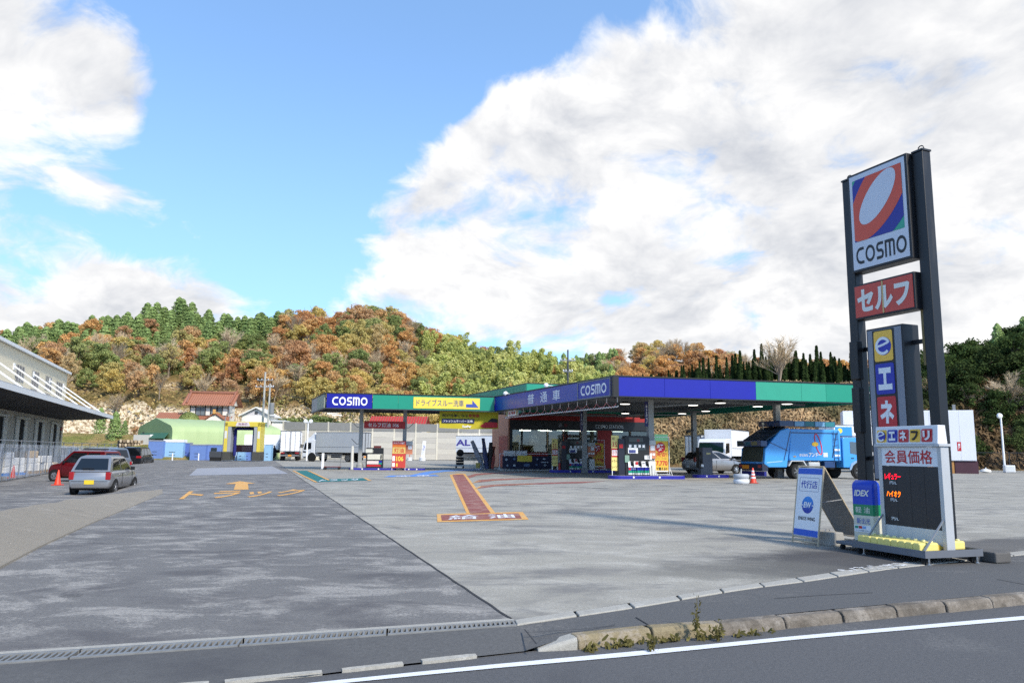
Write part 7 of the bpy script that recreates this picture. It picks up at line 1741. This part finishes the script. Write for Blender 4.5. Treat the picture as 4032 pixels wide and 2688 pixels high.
MB().poly([(-.01, y, z) for y, z in prof]).build('end_fabric', tg2, tn, recalc=False); MB().poly([(Lt + .01, y, z) for y, z in prof]).build('end_fabric', tg2, tn, recalc=False)
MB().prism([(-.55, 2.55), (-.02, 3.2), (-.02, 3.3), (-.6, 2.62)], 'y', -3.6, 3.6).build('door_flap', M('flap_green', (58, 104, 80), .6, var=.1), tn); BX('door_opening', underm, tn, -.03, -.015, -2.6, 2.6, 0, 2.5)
BX('vent', dgrey, tn, -.08, -.015, 2.7, 3.1, 3.2, 3.4)
# ---- blue yard boxes in front of the tent
bb = [M('yard_blue', (104, 132, 190), .5, var=.14, grime=.1), M('yard_light_blue', (146, 188, 222), .5, var=.08), M('yard_navy', (84, 108, 176), .5, var=.12), M('yard_pale', (178, 202, 226), .5, var=.08)]
yd = [(580, 636, 1736, 1807, 0, 'plain blue yard cabinet beside the black van'), (640, 716, 1740, 1808, 1, 'light blue yard cabinet with white lid and two vents'), (720, 742, 1745, 1804, 2, 'narrow navy yard locker next to the long blue screen'), (746, 806, 1752, 1804, 0, 'long blue screen panel with grey top, left half'), (808, 866, 1752, 1804, 0, 'long blue screen panel with grey top, right half'),
      (897, 930, 1772, 1806, 3, 'pale blue bin at the left inside the wash gate'), (932, 960, 1772, 1807, 1, 'light blue rack inside the wash gate'), (962, 984, 1774, 1806, 0, 'blue bin at the right inside the wash gate'), (1012, 1036, 1764, 1806, 3, 'pale blue cabinet right of the wash gate'), (1038, 1064, 1750, 1806, 1, 'light blue cabinet left of the walking person')]
for i, (a_, b_, yt, yb_, mi_, lb) in enumerate(yd):
    d_ = 91.0 + (i % 3) * .8; P, Q = at(a_, yb_, d_), at(b_, yb_, d_); zt_ = at(a_, yt, d_).z; w_ = Q.x - P.x
    t_ = T('yard_box', lb, 'cabinet', (P.x, d_, .0), rad(3)); BX('body', bb[mi_], t_, 0, w_, 0, 1.1, 0, zt_, bev=.02)
    BX('lid', wink if mi_ in (1, 3) else M('lid_grey', (150, 156, 168), .6), t_, -.04, w_ + .04, -.05, 1.15, zt_ + .003, zt_ + (.32 if mi_ == 1 and i == 1 else .12), bev=.015)
    for k in range(2): BX('vent', dgrey, t_, w_ * .3, w_ * .62, -.012, -.002, zt_ * .42 - k * .35, zt_ * .42 + .06 - k * .35)
pr = at(600, 1720, 97); t_ = T('prefab_hut', 'small white prefab hut with arched doorway before the tent', 'hut', (pr.x - 1.3, 94.8, 0), rad(12)); BX('body', M('hut_grey', (176, 176, 172), .6, var=.05), t_, 0, 2.1, .05, 2.4, 0, 2.95); BX('front', wink, t_, 1.9, 4.3, 0, .045, 0, 3.0)
mb = MB(); stroke(mb, [(2.1, 2.0), (2.3, 2.5), (3.0, 2.75), (3.7, 2.6), (4.1, 2.2)], .12, lambda u, v: (u, -.006, v)); mb.build('arch_trim', cream, t_, recalc=False); BX('door', M('hut_door', (206, 208, 206), .5), t_, 2.4, 3.8, -.012, -.002, 0, 2.1)
# ---- drive-through truck wash gate
ga_, gb_ = at(876, 1812, 84.5), at(1016, 1809, 84.5); gw = gb_.x - ga_.x; hG = at(880, 1661, 84.5).z
wg = T('wash_gate', 'yellow framed truck wash gate with dark brushes', 'car wash', (ga_.x, 84.5, .08), rad(6))
gy = M('gate_yellow', (206, 186, 70), .5, var=.12, grime=.12); gg_ = M('gate_grey', (150, 154, 158), .5, var=.1)
for x0 in (0, gw - .72):
    BX('post', gy, wg, x0 + (.0 if x0 == 0 else .36), x0 + (.36 if x0 == 0 else .72), 0, 2.2, .95, hG - .1, bev=.03); BX('post_panel', gg_, wg, x0 + (.362 if x0 == 0 else .0), x0 + (.72 if x0 == 0 else .358), .05, 2.1, .95, hG - .55, bev=.02)
    BX('drive_unit', M('unit_dark', (66, 66, 60), .6, var=.2), wg, x0 - .04, x0 + .76, -.1, 2.3, .04, .94, bev=.03)
    BX('front_plate', M('plate_white', (206, 208, 206), .5), wg, x0 + (.06 if x0 == 0 else .42), x0 + (.30 if x0 == 0 else .66), -.012, -.002, 2.4, 3.2)
    MB().lathe([(.12, .5), (.17, .7), (.17, 3.3), (.12, 3.5)], 14, (x0 + (.92 if x0 == 0 else -.20), 1.2, 0)).build('brush', M('brush_blue', (30, 36, 110), .9, var=.3, sc=9), wg)
BX('crossbeam', gy, wg, .0, gw, .0, 2.2, hG - .55, hG, bev=.03); MB().prism([(gw * .3, hG - .5), (gw * .7, hG - .5), (gw * .66, hG - .06), (gw * .34, hG - .06)], 'y', -.03, -.004).build('name_panel', M('panel_pale', (206, 196, 200), .5), wg)
TXT('洗車機', M('panel_ink', (120, 70, 90), .6), wg, gw * .5, hG - .28, 1.0, .26, -.034, bold=.02)
MB().lathe([(.12, .9), (.17, 1.1), (.17, gw - 1.1), (.12, gw - .9)], 14, (0, 1.2, hG - .74), 'x').build('brush', MATS['brush_blue'], wg)
ms = T('wash_machine', 'dark wash pump machine with tall hose pole left of the gate', 'machine', (at(822, 1812, 84).x, 84.0, .05), rad(5))
BX('body', dgrey, ms, 0, 1.2, 0, .8, .35, 1.0, bev=.04); BX('base', rubber, ms, .05, 1.15, .05, .75, 0, .346); BX('screen', MATS['pump_screen'], ms, .1, .7, .1, .3, 1.004, 1.4)
MB().tube([(1.25, .4, 0), (1.35, .4, 4.6), (1.5, .4, 5.1), (2.2, .4, 5.25)], .05, 6).build('hose_pole', steel, ms)
ib = T('notice_sign', 'dark red notice board standing inside the wash gate', 'sign', (at(925, 1806, 88).x, 88.0, .05), rad(4)); BX('board', M('notice_dark_red', (104, 60, 66), .6, var=.1), ib, 0, 2.0, 0, .06, .95, 1.75)
for k in range(3): BX('text_line', M('notice_line', (170, 150, 150), .6), ib, .7, 1.85, -.008, -.002, 1.15 + k * .18, 1.21 + k * .18)
for x in (.2, 1.8): BX('leg', dgrey, ib, x - .03, x + .03, .01, .05, 0, .95)
for px, lb in ((678, 'white bollard in front of the light blue cabinet'), (781, 'white bollard in front of the long blue screen')):
    p = G(px, 1812, .0); t_ = T('bollard', lb, 'bollard', (p.x, p.y, -.1)); MB().lathe([(.07, 0), (.07, .85), (.04, .9)], 10).build('post', wink, t_); MB().lathe([(.2, 0), (.18, .07)], 12).build('foot', dgrey, t_)
# ---- tiled house on the slope
def trib(name, parent, P, u, v, nu, mat, rm, th=.08):
    """tiled roof plane: origin P, u across the eave, v up the slope, with ribs running up"""
    P, u, v = Vector(P), Vector(u), Vector(v); n_ = u.cross(v).normalized()
    if n_.z < 0: n_ = -n_
    mb = MB(); mb.add([P, P + u, P + u + v, P + v, P - n_ * th, P + u - n_ * th, P + u + v - n_ * th, P + v - n_ * th], [(0, 1, 2, 3), (4, 5, 6, 7), (0, 1, 5, 4), (1, 2, 6, 5), (2, 3, 7, 6), (3, 0, 4, 7)])
    o = mb.build(name, mat, parent)
    for i in range(nu + 1):
        a_ = P + u * (i / nu); mb = MB().tube([a_ + n_ * .02, a_ + v + n_ * .02], .06, 5); r_ = mb.build('tile_row', rm); r_.parent = o
    for k in range(1, 8): f = MB().tube([P + v * (k / 8) + n_ * .012, P + u + v * (k / 8) + n_ * .012], .022, 4).build('tile_course', rm); f.parent = o
    return o
tile_m = M('tile_orange', (172, 118, 92), .5, var=.14, sc=3); tile_r = M('tile_orange_rib', (148, 98, 76), .5, var=.16, sc=3)
plaster = M('plaster_white', (226, 222, 212), .8, var=.04); timber = M('timber_dark', (48, 38, 34), .7, var=.2)
hp = at(833, 1700, 117.5); hs = T('tiled_house', 'two storey house with orange tiled roofs below the rocky hillside', 'house', (hp.x, 117.5, 1.2), rad(6))
BX('upper_wall', plaster, hs, -2.75, 2.75, -2.0, 2.0, 2.5, 6.7)
for x in (-2.75, -1.95, -.55, .2, 1.2, 1.9, 2.75): BX('timber_post', timber, hs, x - .06, x + .06, -2.05, -2.002, 4.6, 6.7)
for z in (5.05, 6.25, 6.62): BX('timber_rail', timber, hs, -2.8, 2.8, -2.06, -2.03, z - .05, z + .05)
for x0, x1 in ((-1.9, -.6), (.25, 1.85)): w_ = BX('window', M('house_glass', (110, 118, 122), .15, var=.25, sc=2), hs, x0, x1, -2.028, -2.006, 5.1, 6.2); kid(MB().box((x0 + x1) / 2 - .03, (x0 + x1) / 2 + .03, -2.04, -2.029, 5.1, 6.2).build('window_bar', timber), w_)
trib('roof', hs, (-3.7, -2.9, 6.55), (7.4, 0, 0), (0, 2.9, 1.95), 22, tile_m, tile_r); trib('roof', hs, (-3.7, 2.9, 6.55), (7.4, 0, 0), (0, -2.9, 1.95), 22, tile_m, tile_r)
rg = MB().box(-3.4, 3.4, -.22, .22, 8.5, 8.82).build('roof_ridge', tile_r, hs, bev=.05)
for sd in (-1, 1): kid(MB().tube([(sd * 3.3, -.1, 8.7), (sd * 3.1, -2.6, 6.85)], .16, 6).build('hip_ridge', tile_r), rg); kid(MB().box(sd * 3.45 - .1, sd * 3.45 + .1, -.25, .25, 8.55, 9.05).build('ridge_end', tile_r, bev=.05), rg)
for sd in (-1, 1): MB().prism([(-2.6, 6.7), (2.6, 6.7), (0, 8.4)], 'x', sd * 3.0 - .05, sd * 3.0 + .05).build('gable_wall', plaster, hs)
BX('lower_wall', plaster, hs, -7.2, 3.4, -3.2, 2.2, 0, 3.7)
trib('roof', hs, (-7.4, -4.2, 3.55), (4.9, 0, 0), (0, 3.2, 1.9), 18, tile_m, tile_r); trib('roof', hs, (-2.6, -3.6, 4.2), (6.0, 0, 0), (0, 1.5, .75), 18, tile_m, tile_r)
# projecting gable porch
MB().prism([(-.95, 3.55), (3.9, 3.55), (1.5, 5.1)], 'y', -4.5, -4.4).build('porch_gable', plaster, hs)
trib('roof', hs, (-1.3, -4.7, 3.45), (0, 3.0, 0), (2.75, 0, 1.85), 9, tile_m, tile_r); trib('roof', hs, (4.3, -4.7, 3.45), (0, 3.0, 0), (-2.75, 0, 1.85), 9, tile_m, tile_r)
MB().tube([(1.5, -4.8, 5.36), (1.5, -1.6, 5.36)], .16, 6).box(1.3, 1.7, -4.9, -4.7, 5.2, 5.85).build('porch_ridge', M('tile_gold', (200, 150, 84), .5, var=.1), hs)
trib('roof', hs, (-1.1, -5.4, 2.9), (5.2, 0, 0), (0, 1.0, .5), 16, tile_m, tile_r)
# ---- white house
h2 = at(1010, 1640, 112.5); wh2 = T('white_house', 'small white house with low gable between the tiled house and poles', 'house', (h2.x, 112.5, 1.0), rad(4))
BX('wall', plaster, wh2, -2.1, 2.0, -.0, 5, 0, 5.2); MB().prism([(-2.1, 5.2), (2.0, 5.2), (-.05, 6.15)], 'y', 0, .12).build('gable_wall', M('gable_grey', (196, 192, 196), .8, var=.05), wh2)
for sd, x in ((-1, -2.5), (1, 2.4)): MB().add([(x, -.5, 5.0), (-.05, -.5, 6.28), (-.05, 5.4, 6.28), (x, 5.4, 5.0), (x, -.5, 5.16), (-.05, -.5, 6.44), (-.05, 5.4, 6.44), (x, 5.4, 5.16)], [(0, 1, 2, 3), (4, 5, 6, 7), (0, 1, 5, 4), (2, 3, 7, 6), (0, 3, 7, 4), (1, 2, 6, 5)]).build('roof', M('roof_offwhite', (224, 222, 216), .6, var=.05), wh2)
w_ = BX('window', MATS['house_glass'], wh2, -1.1, 1.3, -.03, -.003, 2.6, 4.0); kid(MB().prism([(-.5, 4.15), (-.01, 4.35), (-.01, 4.42), (-.55, 4.22)], 'x', -1.6, 1.7).build('hood', white), w_)
for k in range(4): kid(MB().box(-1.1 + k * .8 - .03, -1.1 + k * .8 + .03, -.05, -.031, 2.6, 4.0).build('window_bar', white), w_)
BX('gable_vent', dgrey, wh2, -.3, .15, -.02, -.003, 5.35, 5.75); BX('annex', plaster, wh2, 2.1, 3.8, .5, 4, 0, 4.4); BX('annex_roof', white, wh2, 2.05, 4.1, .2, 4.2, 4.404, 4.55)
# houses glimpsed under the small canopy
p = at(1560, 1660, 122); h3 = T('red_roof_house', 'house with red tiled roof seen beneath the small canopy', 'house', (p.x, 122.0, 2.0), rad(-4)); BX('wall', plaster, h3, -4, 4, 0, 5, 0, 3.0)
trib('roof', h3, (-4.6, -.7, 2.8), (9.2, 0, 0), (0, 3.2, 2.0), 22, M('tile_red', (170, 92, 74), .6, var=.12), tile_r); trib('roof', h3, (-4.6, 5.7, 2.8), (9.2, 0, 0), (0, -3.2, 2.0), 22, MATS['tile_red'], tile_r)
# ---- concrete sound wall with bent steel posts
QA, QB = Vector((-32.5, 110.5, .05)), Vector((4.5, 117.0, .05)); Lq, aq = frame_of(QA, QB)
nw_ = T('sound_wall', 'tall concrete board wall with cream steel posts behind the trucks', 'wall', QA, aq)
wm = [M('wall_board_a', (186, 182, 172), .85, var=.08, grime=.12), M('wall_board_b', (176, 172, 164), .85, var=.08, grime=.12)]; um = M('wall_board_top', (142, 142, 140), .85, var=.1, grime=.25); pc = M('post_cream', (206, 200, 184), .6, var=.06)
nb_ = 12; bw_ = Lq / nb_
for i in range(nb_ + 1):
    x = bw_ * i; P_ = MB().box(x - .11, x + .11, -.14, .0, 0, 4.05).build('post', pc, nw_); kid(MB().add([(x - .11, -.14, 4.05), (x + .11, -.14, 4.05), (x + .11, 0, 4.05), (x - .11, 0, 4.05), (x - .11, -.54, 5.3), (x + .11, -.54, 5.3), (x + .11, -.4, 5.3), (x - .11, -.4, 5.3)], [(0, 3, 2, 1), (4, 5, 6, 7), (0, 1, 5, 4), (1, 2, 6, 5), (2, 3, 7, 6), (3, 0, 4, 7)]).build('post_arm', pc), P_)
for i in range(nb_):
    x0, x1 = bw_ * i + .115, bw_ * (i + 1) - .115
    for k in range(5): BX('board', wm[(i + k) % 2], nw_, x0, x1, -.10 + rng.uniform(-.006, .006), .0, .02 + k * .80, .02 + k * .80 + .785)
    MB().add([(x0, -.1, 4.06), (x1, -.1, 4.06), (x1, -.0, 4.06), (x0, 0, 4.06), (x0, -.48, 5.2), (x1, -.48, 5.2), (x1, -.40, 5.2), (x0, -.40, 5.2)], [(0, 3, 2, 1), (4, 5, 6, 7), (0, 1, 5, 4), (1, 2, 6, 5), (2, 3, 7, 6), (3, 0, 4, 7)]).build('leaning_board', um, nw_)
# lockers in front of the wall, small signs
for px, d_, lb, mt in ((1224, 100, 'cream storage locker between the two white trucks', cream), (1100, 104, 'cream storage locker behind the walking person', cream), (1206, 97, 'grey wire rack of white goods at the lamp post', steel)):
    p = at(px, 1800, d_); t_ = T('storage_locker' if mt is cream else 'wire_rack', lb, 'locker' if mt is cream else 'rack', (p.x, d_, .05), rad(8))
    if mt is cream: BX('body', mt, t_, 0, 1.5, 0, .9, 0, 2.5, bev=.02); BX('roof', grey, t_, -.06, 1.56, -.08, .98, 2.504, 2.6)
    else:
        for z in (.1, .75, 1.4): BX('shelf', steel, t_, 0, 1.1, 0, .5, z, z + .05); BX('pack', sack, t_, .15, .9, .05, .45, z + .052, z + .45, bev=.03)
        for x in (0, 1.06): BX('upright', steel, t_, x, x + .04, 0, .04, 0, 1.95)
bs = T('feather_sign', 'narrow white blue-lettered standing sign on a round weight by the wall', 'sign', (at(1663, 1808, 103).x, 103.0, .05), 0)
MB().lathe([(.42, 0), (.42, .16), (.36, .2), (.42, .24), (.42, .4), (.3, .44)], 18).build('weight', M('tyre_white', (210, 212, 216), .6), bs, smooth=40); o = MB().box(-.22, .22, -.02, .02, .45, 2.6).build('panel', wink, bs); o.rotation_euler = (0, rad(5), 0); o = TXT('タイヤ', bink, None, 0, 1.5, .26, 1.6, -.026, bold=.02); o.parent = bs; o.rotation_euler = (0, rad(5), 0)
wt2 = T('white_weight', 'round white weight at the foot of the concrete wall', 'weight', (at(1612, 1808, 103).x, 103.0, .05)); MB().lathe([(.36, 0), (.36, .16), (.3, .2), (.36, .24), (.36, .4), (.25, .44)], 18).build('tyres', MATS['tyre_white'], wt2, smooth=40); MB().tube([(0, 0, .44), (0, 0, .8)], .04, 6).build('post', rink, wt2)
# ---- utility poles, wires, lamp posts
upm = M('utility_concrete', (168, 166, 160), .8, var=.08)
def upole(P, h, label, r=.16, arms=((.9, 1.1), (.82, 1.3)), box=False, mat=upm):
    t_ = T('utility_pole', label, 'pole', P); MB().lathe([(r, -.5), (r * .62, h)], 10).build('shaft', mat, t_, smooth=60)
    for f, w_ in arms:
        a_ = BX('crossarm', steel, t_, -w_, w_, -.06, .06, h * f, h * f + .1)
        for x in (-w_ * .9, -w_ * .4, w_ * .4, w_ * .9): kid(MB().lathe([(.04, h * f + .1), (.06, h * f + .2), (.03, h * f + .28)], 6, (x, 0, 0)).build('insulator', wink), a_)
    if box: MB().lathe([(.3, h * .58), (.32, h * .6), (.32, h * .72), (.28, h * .74)], 12, (.4, 0, 0)).build('transformer', grey, t_); BX('bracket', steel, t_, -.5, .8, -.1, .1, h * .55, h * .565)
    return t_
p1_, p2_ = at(1030, 1740, 106), at(1044, 1740, 104)
zt_ = at(1034, 1464, 106).z; upole((p1_.x, 106, .2), zt_ - .2, 'tallest concrete utility pole beside the white house', .2); zt2_ = at(1048, 1510, 104).z; upole((p2_.x + .25, 104, .2), zt2_ - .2, 'utility pole with grey transformer beside the white house', .17, ((.95, .5),), True)
p3_ = at(2236, 1500, 80); upole((p3_.x, 80.0, .3), at(2240, 1377, 80).z - .3, 'dark utility pole with crossarms behind the wash hall', .13, ((.90, .8), (.80, .5), (.42, 1.0)), False, dgrey)
p4_ = at(905, 1660, 109); upole((p4_.x, 109, .5), at(905, 1598, 109).z - .5, 'plain grey pole at the right wall of the tiled house', .12, ())
cab = M('cable', (40, 40, 42), .7)
def wire(A_, B_, sag, label):
    P = [Vector(A_).lerp(Vector(B_), i / 14) - Vector((0, 0, sag * 4 * (i / 14) * (1 - i / 14))) for i in range(15)]; tag(MB().tube(P, .022, 4).build('overhead_wire', cab), label, 'wire', 'overhead wires')
a0 = Vector((p1_.x, 106, zt_)); 
wire(a0 + Vector((-.9, 0, -1.6)), (-74, 104, 11.5), 1.2, 'overhead wire running left from the tallest pole, upper one'); wire(a0 + Vector((.9, 0, -1.6)), (-74, 106, 10.0), 1.5, 'overhead wire running left from the tallest pole, lower one'); wire(a0 + Vector((.4, 0, -2.6)), (p3_.x, 80, 8.5), 2.0, 'overhead wire sagging right from the poles behind the canopies')
def lamp_post(P, h, label, heads=1, rz=0.0):
    t_ = T('lamp_post', label, 'lamp post', P, rz); MB().lathe([(.09, 0), (.07, h)], 10).build('shaft', wink, t_); BX('foot', grey, t_, -.18, .18, -.18, .18, 0, .05)
    for k in range(heads):
        x = (-.3, .3)[k] if heads == 2 else -.12; MB().lathe([(.05, -.16), (.2, -.12), (.24, .02), (.2, .08)], 14, (x, -.05, h + .12), 'y').build('lamp_head', M('lamp_white', (220, 222, 220), .4), t_, smooth=40)
    MB().tube([(-.3 if heads == 2 else -.1, 0, h + .06), (.3 if heads == 2 else 0, 0, h + .06)], .04, 6).build('arm', wink, t_)
g = at(1207, 1806, 88); lamp_post((g.x, 88.0, .05), at(1207, 1664, 88).z, 'white lamp post with twin round heads by the white trucks', 2)
g = at(3957, 1852, 66); lamp_post((g.x, 66.0, -.05), at(3950, 1640, 66).z, 'white lamp post with one head at the right wire fence', 1)
# ---- walking person in dark clothes
pp_ = at(1079, 1809, 96); per = T('person', 'person in dark work clothes walking beside the white box truck', 'person', (pp_.x, 96.0, .06), rad(60))
me = bpy.data.meshes.new('body'); J = [(0, 0, .92), (0, .02, 1.15), (0, .03, 1.40), (0, .05, 1.50), (0, .07, 1.63), (.19, .03, 1.38), (.24, -.06, 1.12), (.23, .08, .90), (-.19, .03, 1.38), (-.24, .12, 1.14), (-.22, .28, .98), (.10, 0, .88), (.11, .20, .50), (.11, .14, .09), (.11, .27, .04), (-.10, 0, .88), (-.11, -.06, .48), (-.11, -.34, .16), (-.11, -.26, .05)]
me.from_pydata(J, [(0, 1), (1, 2), (2, 3), (3, 4), (2, 5), (5, 6), (6, 7), (2, 8), (8, 9), (9, 10), (0, 11), (11, 12), (12, 13), (13, 14), (0, 15), (15, 16), (16, 17), (17, 18)], [])
bo = bpy.data.objects.new('body', me); C.objects.link(bo); bo.parent = per; me.materials.append(M('work_clothes', (30, 28, 38), .8, var=.15))
sk = bo.modifiers.new('skin', 'SKIN')
RR = [(.15, .11), (.15, .11), (.17, .11), (.055, .055), (.095, .11), (.06, .06), (.045, .045), (.035, .035), (.06, .06), (.045, .045), (.035, .035), (.09, .09), (.065, .065), (.045, .045), (.035, .03), (.09, .09), (.065, .065), (.045, .045), (.035, .03)]
for v, r_ in zip(me.skin_vertices[0].data, RR): v.radius = r_
me.skin_vertices[0].data[0].use_root = True
bo.modifiers.new('sub', 'SUBSURF').levels = 1; bo.modifiers['sub'].render_levels = 1
hd_ = MB().lathe([(.02, 1.52), (.075, 1.56), (.098, 1.64), (.09, 1.70), (.05, 1.745)], 12, (0, .075, 0)).build('face', M('skin_tone', (190, 140, 112), .7), per, smooth=60); MB().lathe([(.104, 1.655), (.102, 1.70), (.06, 1.765), (.01, 1.775)], 12, (0, .07, 0)).build('hair', ink, per, smooth=60)
# ---- right side: white container body, wire fence, small box
rc0, rc1 = at(3322, 1700, 63), at(3838, 1700, 60); cz0, cz1 = at(3838, 1814, 60).z, at(3838, 1614, 60).z; Lc, ac = frame_of(Vector((rc0.x, 63, 0)), Vector((rc1.x, 60, 0)))
ct = T('white_container', 'big white container body with red label on low supports behind the sign', 'container', (rc0.x, 63.0, 0), ac); cw_ = M('container_white', (222, 224, 230), .45, var=.04, sc=.5, grime=.05)
nP = 9
BX('shell', cw_, ct, 0, Lc, .02, 2.5, cz0, cz1)
for i in range(nP): BX('wall_panel', cw_, ct, Lc * i / nP + .006, Lc * (i + 1) / nP - .006, -.02, .018, cz0 + .04, cz1 - .05)
BX('label', rink, ct, Lc - 1.28, Lc - 1.0, -.026, -.021, cz0 + .75, cz0 + 1.45); TXT('高\n圧', wink, ct, Lc - 1.14, cz0 + 1.1, .16, .5, -.03, bold=.03); BX('plate', M('plate_grey', (160, 168, 160), .5), ct, Lc - 3.1, Lc - 2.3, -.026, -.021, cz0 + 1.0, cz0 + 1.5)
BX('base', M('base_orange', (176, 128, 72), .7, var=.12), ct, Lc * .5, Lc - 1.55, .1, 2.3, 0, cz0 - .02); BX('base', M('base_maroon', (70, 40, 52), .7, var=.2), ct, Lc - 1.5, Lc + .1, .1, 2.3, 0, cz0 - .02); BX('vent_pipe', grey, ct, Lc - 1.2, Lc - 1.0, 1, 1.2, cz1, cz1 + .5); MB().tube([(Lc - 2.2, -.05, cz0 + .8), (Lc - 2.2, -.05, cz0 + 3.0)], .02, 5).build('lock_bar', M('bar_pale', (190, 194, 198), .4), ct)
F0, F1 = at(3845, 1848, 68), at(4260, 1858, 64); F0.z = F1.z = -.05; rf = T('wire_fence', 'dark wire mesh fence at the foot of the right slope', 'fence', F0); fence_run(rf, F0, F1, 1.75, 1.9, None, dgrey, (.02, .98), dgrey, .03)
g = at(3970, 1850, 65); wb_ = T('meter_box', 'small white meter box at the foot of the right lamp post', 'box', (g.x, 65.0, 0), rad(-10)); BX('body', wink, wb_, -.3, .45, -.25, .25, .05, .62, bev=.03); BX('door', M('door_pale', (200, 204, 206), .5), wb_, -.24, .39, -.262, -.252, .1, .56); BX('foot', grey, wb_, -.3, .45, -.24, .24, 0, .046)
g = at(3880, 1845, 64.5); bg = T('white_sack', 'white sack lying by the right wire fence', 'sack', (g.x, 64.5, 0)); MB().lathe([(.1, 0), (.42, .08), (.36, .24), (.1, .32)], 12).build('body', sack, bg, smooth=60); MB().tube([(.0, 0, .3), (.05, 0, .42)], .05, 6).build('knot', sack, bg)
# ---- single trees and shrubs in the yard
def yt(kind, px, py, d_, sc, label, var=0, sz=None, z=0.0):
    p = at(px, py, d_); tree(kind, (p.x, d_, z), sc, label, None, var=var, sz=sz)
yt('conifer', 452, 1700, 97, .62, 'bushy green conifer standing above the stone wall', 0, .55, 1.2); yt('conifer', 392, 1700, 104, .5, 'smaller green conifer left of the stone wall', 1, .5, 2.5); yt('conifer', 490, 1700, 100, .34, 'low green conifer just right of the bushy conifer', 2, .34, 2.0)
yt('orange', 545, 1690, 101, .42, 'small reddish maple above the stone wall', 1, .38, 1.6); yt('dark', 330, 1720, 99, .42, 'round green shrub on the pale grass slope', 2, .25, 1.4)
for i, (px, d_, s_) in enumerate(((1062, 120, .62), (1100, 119, .8), (1140, 118, .95), (1180, 119, 1.0), (1215, 120, .9), (1250, 118, 1.0), (1290, 119, 1.0), (1325, 120, .85), (1380, 120, .7), (1440, 121, .66), (1500, 121, .5), (1660, 121, .55), (1720, 121, .7))):
    yt('green' if i % 3 else 'dark', px, 1700, d_, s_, 'dense dark green shrub behind the concrete wall, %s from the wash gate' % (ORD[i] if i < 9 else ['tenth', 'eleventh', 'twelfth', 'thirteenth'][i - 9]), i % 4, s_ * .8, 1.0)
p = at(744, 1648, 109.5); rs = np.random.RandomState(9); P = rs.normal(size=(2600, 3)); P /= np.linalg.norm(P, axis=1)[:, None]; P[:, 2] = np.abs(P[:, 2]); N = P.copy(); P = P * np.array([1.5, 1.3, 1.55]) * rs.uniform(.9, 1.02, (2600, 1))
cb_ = T('clipped_bush', 'dome shaped clipped green bush in front of the tiled house', 'bush', (p.x, 109.5, p.z - .6)); o = bpy.data.objects.new('foliage', cards('foliage', P, N, rs.uniform(.1, .2, 2600), lf_green, rs)); C.objects.link(o); o.parent = cb_; MB().tube([(0, 0, -4.5), (0, 0, .6)], .12, 6).build('stem', bark, cb_)
